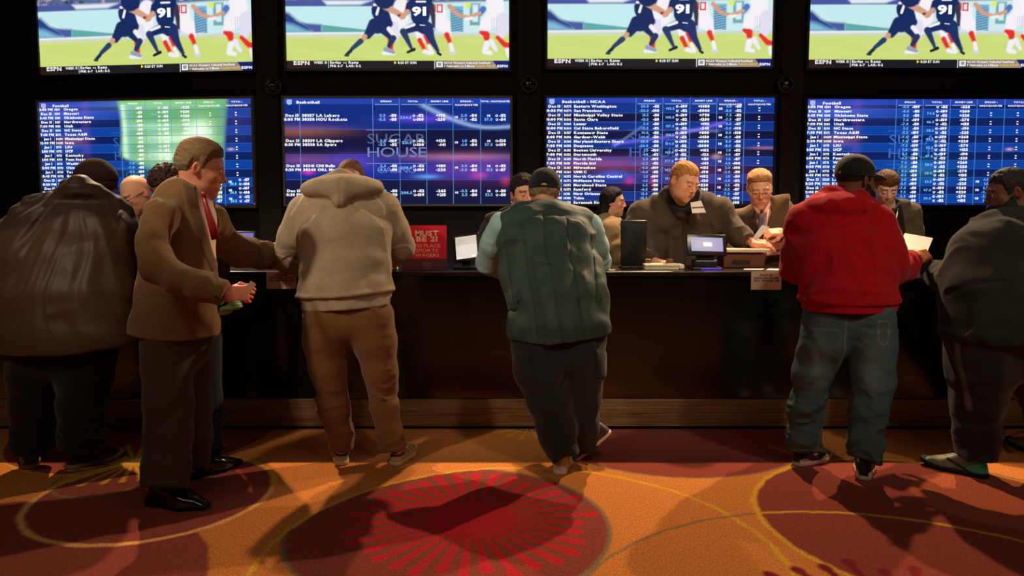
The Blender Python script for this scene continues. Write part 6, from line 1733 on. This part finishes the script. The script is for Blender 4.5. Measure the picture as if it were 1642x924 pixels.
def clerk_bald():
    sk = (232, 168, 134)
    tor = Chain([(212, 470, 5.76, 46, .55), (212, 420, 5.74, 48, .55), (214, 375, 5.70, 48, .5), (216, 350, 5.66, 44, .44), (218, 340, 5.62, 24, .45)], wr=.003, wf=6)
    aL = Chain([(176, 360, 5.68, 17), (168, 400, 5.66, 15), (190, 420, 5.40, 11)], cap1=True); aR = Chain([(256, 360, 5.66, 17), (262, 400, 5.62, 15), (240, 420, 5.40, 11)], cap1=True)
    H = Head(at(219, 312, 5.46), 146, 34, 4, 1.06, neck=at(220, 344, 5.60), nr=.056, skin=sk, brow=(120, 84, 60), lid=.93, stubble=(150, 112, 88))
    p, g = staff('bald person with black-framed glasses and grey stubble, head bent down behind the counter', 212, 5.74, 42, tor, aL, aR, H, [hand_at(at(194, 424, 5.34), (.3, -.9, 0), (0, 0, 1), -1, sk, arm=aL.c[-2]), hand_at(at(236, 424, 5.34), (-.3, -.9, 0), (0, 0, 1), 1, sk, arm=aR.c[-2])], M['cloth'], (24, 24, 26), lambda P, d: smin(d, cone(P, at(206, 336, 5.54), at(232, 338, 5.52), .03, .03), .02) - folds(P, (8, 6, 5), .010, 81))
    glasses(p, H, M['black_frame'], .0045, rz=.016)
clerk_bald()

def clerk_hidden():
    sk = (220, 156, 124)
    tor = Chain([(822, 470, 5.80, 50, .55), (822, 420, 5.78, 52, .55), (820, 385, 5.74, 52, .5), (818, 360, 5.70, 44, .44), (824, 346, 5.66, 26, .5)], wr=.003, wf=6)
    aL = Chain([(784, 372, 5.72, 17), (770, 402, 5.68, 15), (776, 422, 5.44, 11)], cap1=True, wr=.007, wf=16); aR = Chain([(862, 370, 5.70, 17), (870, 400, 5.66, 15), (860, 420, 5.44, 11)], cap1=True)
    H = Head(at(840, 312, 5.56), 198, 10, 4, 1.08, neck=at(828, 352, 5.64), nr=.06, skin=sk, brow=(40, 28, 22), lid=.8, stubble=(130, 92, 74))
    hair = H.hair(.010, [(-.12, -.05), (-.06, -.05), (-.03, -.01), (-.005, .006), (.008, -.01), (.022, -.006), (.03, .045), (.07, .072), (.11, .082)], (34, 24, 20), (20, 14, 12), .003, (70, 60, 60), top=.008, curly=True)
    staff('dark-haired person in a dark shirt, face half hidden behind the black cap in front', 822, 5.78, 44, tor, aL, aR, H, [hand_at(at(780, 426, 5.40), (.3, -.9, 0), (0, 0, 1), -1, sk, arm=aL.c[-2]), hand_at(at(856, 424, 5.40), (-.3, -.9, 0), (0, 0, 1), 1, sk, arm=aR.c[-2])], M['cloth'], plain((48, 38, 38), .7), lambda P, d: smax(smin(smin(d, cone(P, at(806, 350, 5.60), at(826, 362, 5.54), .03, .03), .02), cone(P, at(826, 362, 5.54), at(850, 352, 5.58), .03, .03), .02), -cone(P, at(836, 332, 5.60), at(830, 346, 5.62), .07, .066), .008) - folds(P, (8, 6, 5), .014, 91), hair)
clerk_hidden()

def woman_back():
    sk = (208, 148, 118)
    tor = Chain([(972, 470, 6.25, 26, 1.1), (974, 430, 6.25, 28, 1.1), (975, 395, 6.24, 28, 1.15), (975, 365, 6.22, 25, 1.2), (978, 352, 6.22, 14, 1.2)], wr=.004, wf=8)
    aL = Chain([(980, 368, 6.06, 14), (985, 395, 6.02, 13), (992, 412, 6.0, 11), (1008, 416, 5.98, 9)], cap1=True, wr=.01, wf=22)
    aR = Chain([(976, 368, 6.42, 13), (984, 400, 6.42, 12), (1004, 414, 6.40, 9)], cap1=True)
    H = Head(at(983, 325, 6.22), 258, 6, 0, .92, neck=at(976, 352, 6.22), nr=.046, skin=sk, brow=(30, 20, 18), jaw=.9)
    def mane(L, d):
        q = ell(L, (0, -.060, -.055), (.074, .060, .105)); q = smin(q, ell(L, (0, -.085, -.10), (.066, .040, .075)), .03)
        return smin(d, q - noise3(L, (80, 60, 14)) * .003, .02)
    hair = H.hair(.017, [(-.12, -.05), (-.06, -.06), (-.02, -.05), (.004, -.01), (.022, .015), (.03, .05), (.07, .078), (.11, .088)], (26, 18, 18), (14, 10, 10), .003, (80, 60, 14), h=.0038, extra=mane)
    staff('person with shoulder-length black hair and tan jacket in profile, walking behind the clerks', 974, 6.25, 24, tor, aL, aR, H, [hand_at(at(1012, 416, 5.98), (1, 0, 0), (0, 0, 1), 1, sk, arm=aL.c[-2], sc=.92), hand_at(at(1008, 414, 6.4), (1, 0, 0), (0, 0, 1), -1, sk, arm=aR.c[-2], sc=.92)], M['cloth'], plain((150, 120, 82), .6), lambda P, d: smax(d, -cone(P, at(980, 336, 6.2), at(978, 346, 6.2), .055, .05), .008) - folds(P, (8, 8, 6), .020, 95), hair, top='jacket')
woman_back()

# ================================================================ things on and at the counter
def floor_z(P): return np.array([P[0], P[1], ZT])
def stand_sign():
    a = at(645, 431, 5.06); b = at(716.5, 431, 5.06); y = a[1]; w = b[0] - a[0]; h = wpx(71.5, 5.06); z0 = ZT + .004
    root = empty('age_sign', ((a[0] + b[0]) / 2, y, ZT), 'red card sign reading MUST BE 21, standing on the counter', 'sign')
    MB().box((-w / 2, -.002, .004), (w / 2, .002, h)).build('card', mat('card_back', (150, 20, 30), .5), root)
    L = Lettering(); L.quad(-w / 2, h * .255, w / 2, h, (214, 24, 46)); L.quad(-w / 2, .004, w / 2, h * .255, (92, 44, 50))
    L.build('red_face', M['paint'], root, Matrix.Translation((0, -.0026, 0)))
    T = Lettering(); c = -w * .01; Z = lambda py: (431 - py) / 71.5 * h
    cr = (238, 190, 170)
    T.text('MUST', c + .02, Z(376), Z(367.5) - Z(376), cr, align='c', bold=.04, width=w * .52); T.text('BE 21', c + .02, Z(385), Z(376.8) - Z(385), cr, align='c', bold=.04, width=w * .47)
    T.text('TO PLACE', c + .02, Z(394.5), Z(389) - Z(394.5), cr, align='c', bold=-.006, width=w * .60); T.text('SPORTS', c + .02, Z(402), Z(396.5) - Z(402), cr, align='c', bold=-.006, width=w * .50)
    T.text('WAGERS', c + .02, Z(409.7), Z(404.2) - Z(409.7), cr, align='c', bold=-.006, width=w * .54)
    g = (170, 120, 118)
    T.text('SUGAR', c + .02, Z(421.5), Z(419) - Z(421.5), g, align='c', bold=.0, width=w * .19); T.text('HOUSE', c + .02, Z(425), Z(422.5) - Z(425), g, align='c', bold=.0, width=w * .19); T.text('CASINO', c + .02, Z(428.5), Z(426.8) - Z(428.5), g, align='c', bold=-.005, width=w * .15)
    T.build('lettering', M['paint'], root, Matrix.Translation((0, -.0032, 0)))
    ac = mat('clear_acrylic', (60, 50, 50), .1); MB().box((-w / 2, -.012, 0), (w / 2, .05, .004), .001).build('foot_plate', ac, root)
stand_sign()
def phone_sign(px0, px1, py0, py1, face, ink, label):
    a = at(px0, py1, 4.945); b = at(px1, py0, 4.945); w = b[0] - a[0]; y = YC - .0135; top = ZT - .002
    h = b[2] - a[2]; root = empty('notice_sign', ((a[0] + b[0]) / 2, y, top - h), label, 'sign')
    MB().box((-w / 2, -.002, 0), (w / 2, .0, h)).build('card', mat('notice_card', face, .5, noise=.03), root)
    T = Lettering(); Z = lambda f: h * (1 - f)
    for t, f, wd in (('PLEASE', .24, .42), ('REFRAIN FROM', .40, .80), ('CELL PHONE USE', .555, .88)):
        T.text(t, 0, Z(f), h * .105, ink, align='c', bold=.035, width=w * wd)
    T.text('SUGAR', 0, Z(.71), h * .045, ink, align='c', bold=-.01, width=w * .11); T.text('HOUSE', 0, Z(.775), h * .045, ink, align='c', bold=-.01, width=w * .11)
    T.quad(-w * .10, Z(.87), w * .10, Z(.86), ink)
    T.build('lettering', M['paint'], root, Matrix.Translation((0, -.0027, 0)))
phone_sign(426.5, 474, 435, 462.5, (214, 176, 166), (50, 34, 40), 'pinkish paper notice about cell phones on the counter front, beside the beige hoodie')
phone_sign(1205, 1254.5, 436, 465, (214, 206, 180), (40, 40, 36), 'cream paper notice about cell phones on the counter front, below the grey-tied clerk')

def tablet(name, px, Y, wpx_, hpx, lean, yaw, roll, label, screen, bezel=(30, 20, 18)):
    """a customer screen on a stand; screen(u,v) paints the lit picture"""
    w = wpx(wpx_, Y); h = wpx(hpx[1] - hpx[0], Y) / math.cos(lean); c = at(px, (hpx[0] + hpx[1]) / 2, Y)
    root = empty(name, (c[0], c[1], ZT), label, 'screen')
    Rm = Matrix.Translation((0, 0, c[2] - ZT)) @ Matrix.Rotation(yaw, 4, 'Z') @ Matrix.Rotation(-lean, 4, 'X') @ Matrix.Rotation(roll, 4, 'Y')
    MB().box((-w / 2, -.006, -h / 2), (w / 2, .014, h / 2), .006, Rm).build('frame', mat('screen_frame', bezel, .3), root, None, True)
    b = w * .11
    o = picture('display', -w / 2 + b, -h / 2 + b, w / 2 - b * .9, h / 2 - b * .8, 60, 60, screen, M['screen'], root, -.0068)
    me = o.data
    for v in me.vertices: v.co = Rm @ v.co
    return root, w, h, c, Rm
def scr_white(u, v):
    C = np.tile(lin((226, 214, 204)), (len(u), 1)); C = mixc(C, (v > .62) * .6, (196, 182, 160))
    for k in range(7): C = mixc(C, ((np.abs(v - .93 + k * .05) < .014) & (u > .1) & (u < .45 + .1 * (k % 3))) * (.5 if k < 5 else .2), (160, 150, 130))
    C = mixc(C, ((v < .1) & (v > .05) & (u > .08) & (u < .3)) * .8, (255, 250, 245)); return mixc(C, ((v < .12) & (v > .05) & (u > .72) & (u < .9)) * .8, (255, 250, 245))
r, w, h, c, Rm = tablet('customer_screen', 748, 5.16, 44, (376, 419), .35, math.radians(-12), math.radians(-9), 'upright customer screen with a white page, left of the green-vested customer', scr_white)
hz = c[2] - ZT
mb = MB(); mb.box((-.03, .0, .018), (.03, .035, hz - .02), .006); mb.box((-.085, -.06, 0), (.085, .07, .02), .006); mb.build('stand', M['black_plastic'], r)
def scr_lilac(u, v):
    C = np.tile(lin((160, 156, 196)), (len(u), 1)); C = mixc(C, np.exp(-((u - .35) / .4) ** 2 - ((v - .55) / .5) ** 2) * .6, (206, 196, 190)); C = mixc(C, np.clip((u - .7) * 2, 0, 1) * .5, (150, 130, 214))
    return mixc(C, ((u > .38) & (u < .66) & (v > .34) & (v < .66)) * 1.0, (255, 255, 255))
r, w, h, c, Rm = tablet('customer_screen', 1133, 5.14, 66, (376, 410), .30, math.radians(6), math.radians(2), 'wide customer screen showing a white square, in front of the fair-haired clerk', scr_lilac, (20, 18, 20))
hz = c[2] - ZT
mb = MB(); mb.box((-.075, -.01, .012), (.075, .10, .060), .010); mb.box((-.055, .0, .058), (.055, .07, hz - .02), .008); mb.box((-.10, -.05, 0), (.10, .11, .013), .004); mb.build('stand', M['black_plastic'], r)
gl = mat('purple_strip_light', (90, 60, 230), .4, emit=(90, 50, 255), estr=1.2)
MB().box((-.045, -.0525, .004), (.09, -.0505, .008)).build('light_strip', gl, r)

def monitor(px, Y, wp, py0, py1, yaw, lean, label, picture_fn=None, group=None):
    w = wpx(wp, Y); c = at(px, (py0 + py1) / 2, Y); h = wpx(py1 - py0, Y)
    root = empty('monitor', (c[0], c[1], ZT), label, 'monitor', group); hz = c[2] - ZT
    Rm = Matrix.Translation((0, 0, hz)) @ Matrix.Rotation(yaw, 4, 'Z') @ Matrix.Rotation(-lean, 4, 'X')
    MB().box((-w / 2, -.012, -h / 2), (w / 2, .014, h / 2), .006, Rm).build('casing', M['black_plastic'], root, None, True)
    if picture_fn:
        o = picture('display', -w / 2 + .014, -h / 2 + .014, w / 2 - .014, h / 2 - .014, 12, 8, picture_fn, M['screen'], root, -.0128)
        for v in o.data.vertices: v.co = Rm @ v.co
    mb = MB(); mb.box((-.02, .012, .01), (.02, .035, hz), .004); mb.box((-.09, -.04, 0), (.09, .09, .012), .004); mb.build('stand', M['black_plastic'], root)
monitor(388, 5.36, 44, 371, 404, .05, .12, 'small monitor with a plain lilac screen behind the reaching arm of the brown suit', lambda u, v: mixc(np.tile(lin((150, 136, 232)), (len(u), 1)), v, (120, 104, 214)))
# black screen seen from behind, beside the fair-haired clerk
monitor(1016, 5.24, 41, 353, 428, math.radians(-14), -.10, 'tall black screen turned away, left of the fair-haired clerk')

def terminal(px, Y, wp, py_top, label, full=True):
    c = at(px, py_top, Y); w = wpx(wp, Y); root = empty('ticket_terminal', (c[0], c[1], ZT), label, 'terminal', 'ticket terminals on the counter'); hz = c[2] - ZT
    m = MB(); V = [(-w * .5, .0, .004), (w * .42, .0, .004), (w * .46, .0, hz * .72), (-w * .5, .0, hz * .72), (-w * .5, .16, .004), (w * .42, .16, .004), (w * .46, .16, hz * .72), (-w * .5, .16, hz * .72)]
    m.add(V, [(0, 1, 2, 3), (4, 7, 6, 5), (0, 4, 5, 1), (3, 2, 6, 7), (0, 3, 7, 4), (1, 5, 6, 2)]); m.build('housing', M['brown_laminate'], root)
    MB().box((-w * .30, -.003, hz * .18), (w * .10, .001, hz * .42), .001).build('vent', M['black_plastic'], root)
    MB().box((-w * .40, .02, hz * .72), (w * .35, .14, hz - .022), .003).build('neck', M['black_plastic'], root)
    MB().box((-w * .54, -.02, hz - .022), (w * .54, .17, hz), .005).build('top_tray', M['white_plastic'], root)
terminal(1196, 5.22, 70, 399.5, 'brown and white ticket terminal right of the wide customer screen')
terminal(452, 5.22, 56, 391.5, 'brown and white ticket terminal partly behind the beige elbow')

def printer():
    c = at(1066, 431, 5.10); w = wpx(64, 5.1); root = empty('scanner_tray', (c[0], c[1], ZT), 'flat cream document tray between the black screen and wide customer screen', 'tray')
    mb = MB(); mb.box((-w / 2, 0, .0), (w * .36, .11, .014), .004); mb.build('base', M['white_plastic'], root)
    MB().box((-w / 2, 0, .0175), (w * .36, .11, .034), .004).build('lid', M['white_plastic'], root)
    MB().box((w * .36, .002, .001), (w / 2, .11, .032), .008).build('end_cap', M['white_plastic'], root)
    for x in (-w * .44, w * .12): MB().box((x, .085, .033), (x + w * .16, .12, .062), .004).build('paper_guide', M['brown_laminate'], root)
printer()
def slip(name, pts, label, cat, m=None, th=.0012, lift=True):
    P = [np.asarray(q, float) for q in pts]; o = np.mean(P, 0)
    ob = card(name, P, m or M['paper'], None, o, th); return tag(ob, label, cat)
z = ZT + .0015
def on_top(px, Y): a = at(px, 432, Y); return np.array([a[0], a[1], z])
slip('paper_slip', [on_top(1192, 5.08), on_top(1222, 5.06), on_top(1226, 5.14), on_top(1194, 5.15)], 'flat pale paper slip lying on the counter below the brown terminal', 'paper')
slip('paper_slip', [on_top(1228, 5.05), on_top(1250, 5.02), on_top(1256, 5.12), on_top(1234, 5.16)], 'grey paper slip on the counter above the cream notice', 'paper')
slip('paper_slip', [on_top(972, 5.02), on_top(986, 5.02), on_top(988, 5.12), on_top(974, 5.12)], 'pink-white slip on the counter at the right elbow of the green vest', 'paper')
# crumpled receipt by the beige elbow
def crumple():
    c = on_top(630, 5.06); 
    def fn(P): return ell(P, c + np.array([0, 0, .012]), (.030, .022, .013)) - noise3(P, (60, 60, 60), 3) * .012
    V, Fc = organic(lambda P: np.maximum(fn(P), (z - P[:, 2])), c - .06, c + .06, .003, 0)
    o = mesh_obj('crumpled_receipt', V, Fc, M['paper'], None, c, False); tag(o, 'crumpled white receipt on the counter between the beige hoodie and the red sign', 'paper')
crumple()
# things in hands
slip('betting_ticket', [at(388, 472, 3.42), at(394, 478, 3.42), at(411, 456, 3.44), at(402, 450, 3.44)], 'folded pale ticket held in the fist of the brown-suited person', 'ticket', mat('ticket_paper', (226, 176, 130), .7))
def cash():
    c = at(369, 493, 3.46); x = unit(at(384, 486, 3.44) - at(352, 500, 3.48)); R = np.stack([x, np.cross((0, 0, 1), x) * -1, (0, 0, 1)], 1); y_ = unit(np.cross((0, 0, 1), x)); zz = np.cross(x, y_); R = np.stack([x, y_, zz], 1)
    def fn(P):
        L = (P - c.astype(np.float32)) @ R.astype(np.float32)
        return rbox(L, (0, 0, 0), (.050, .026, .020), .012) - noise3(L, (38, 38, 60), 3) * .010 + .003 * (np.sin(L[:, 2] * 500) > .5)
    V, Fc = organic(fn, c - .08, c + .08, .0028, 0); L = (V - c) @ R
    C = solid(len(V), (112, 140, 96)); C = mixc(C, (noise3(V.astype(np.float32), (90, 90, 90)) > .15) * .6, (166, 178, 130)); C = mixc(C, (noise3(V.astype(np.float32), (60, 60, 60), 4) > .35) * .5, (52, 84, 60))
    o = mesh_obj('banknote_roll', V, Fc, M['paint'], None, c, True, C); tag(o, 'folded green banknotes held below the ticket by the brown-suited person', 'money')
cash()
slip('betting_slip', [at(1206, 383, 5.33), at(1213, 386, 5.33), at(1234, 364, 5.36), at(1222, 361, 5.37)], 'small folded white slip pinched between the hands of the two clerks', 'paper')
slip('betting_sheet', [at(1440, 392, 4.72), at(1451, 374, 4.80), at(1496, 382, 4.76), at(1487, 404, 4.62), at(1462, 404, 4.60)], 'large white sheet held by the red-hooded person', 'paper')
slip('betting_sheet', [at(1424, 384, 4.92), at(1440, 372, 5.0), at(1464, 390, 4.86), at(1452, 408, 4.74), at(1436, 404, 4.80)], 'second white sheet just under the large one near the red sleeve', 'paper')
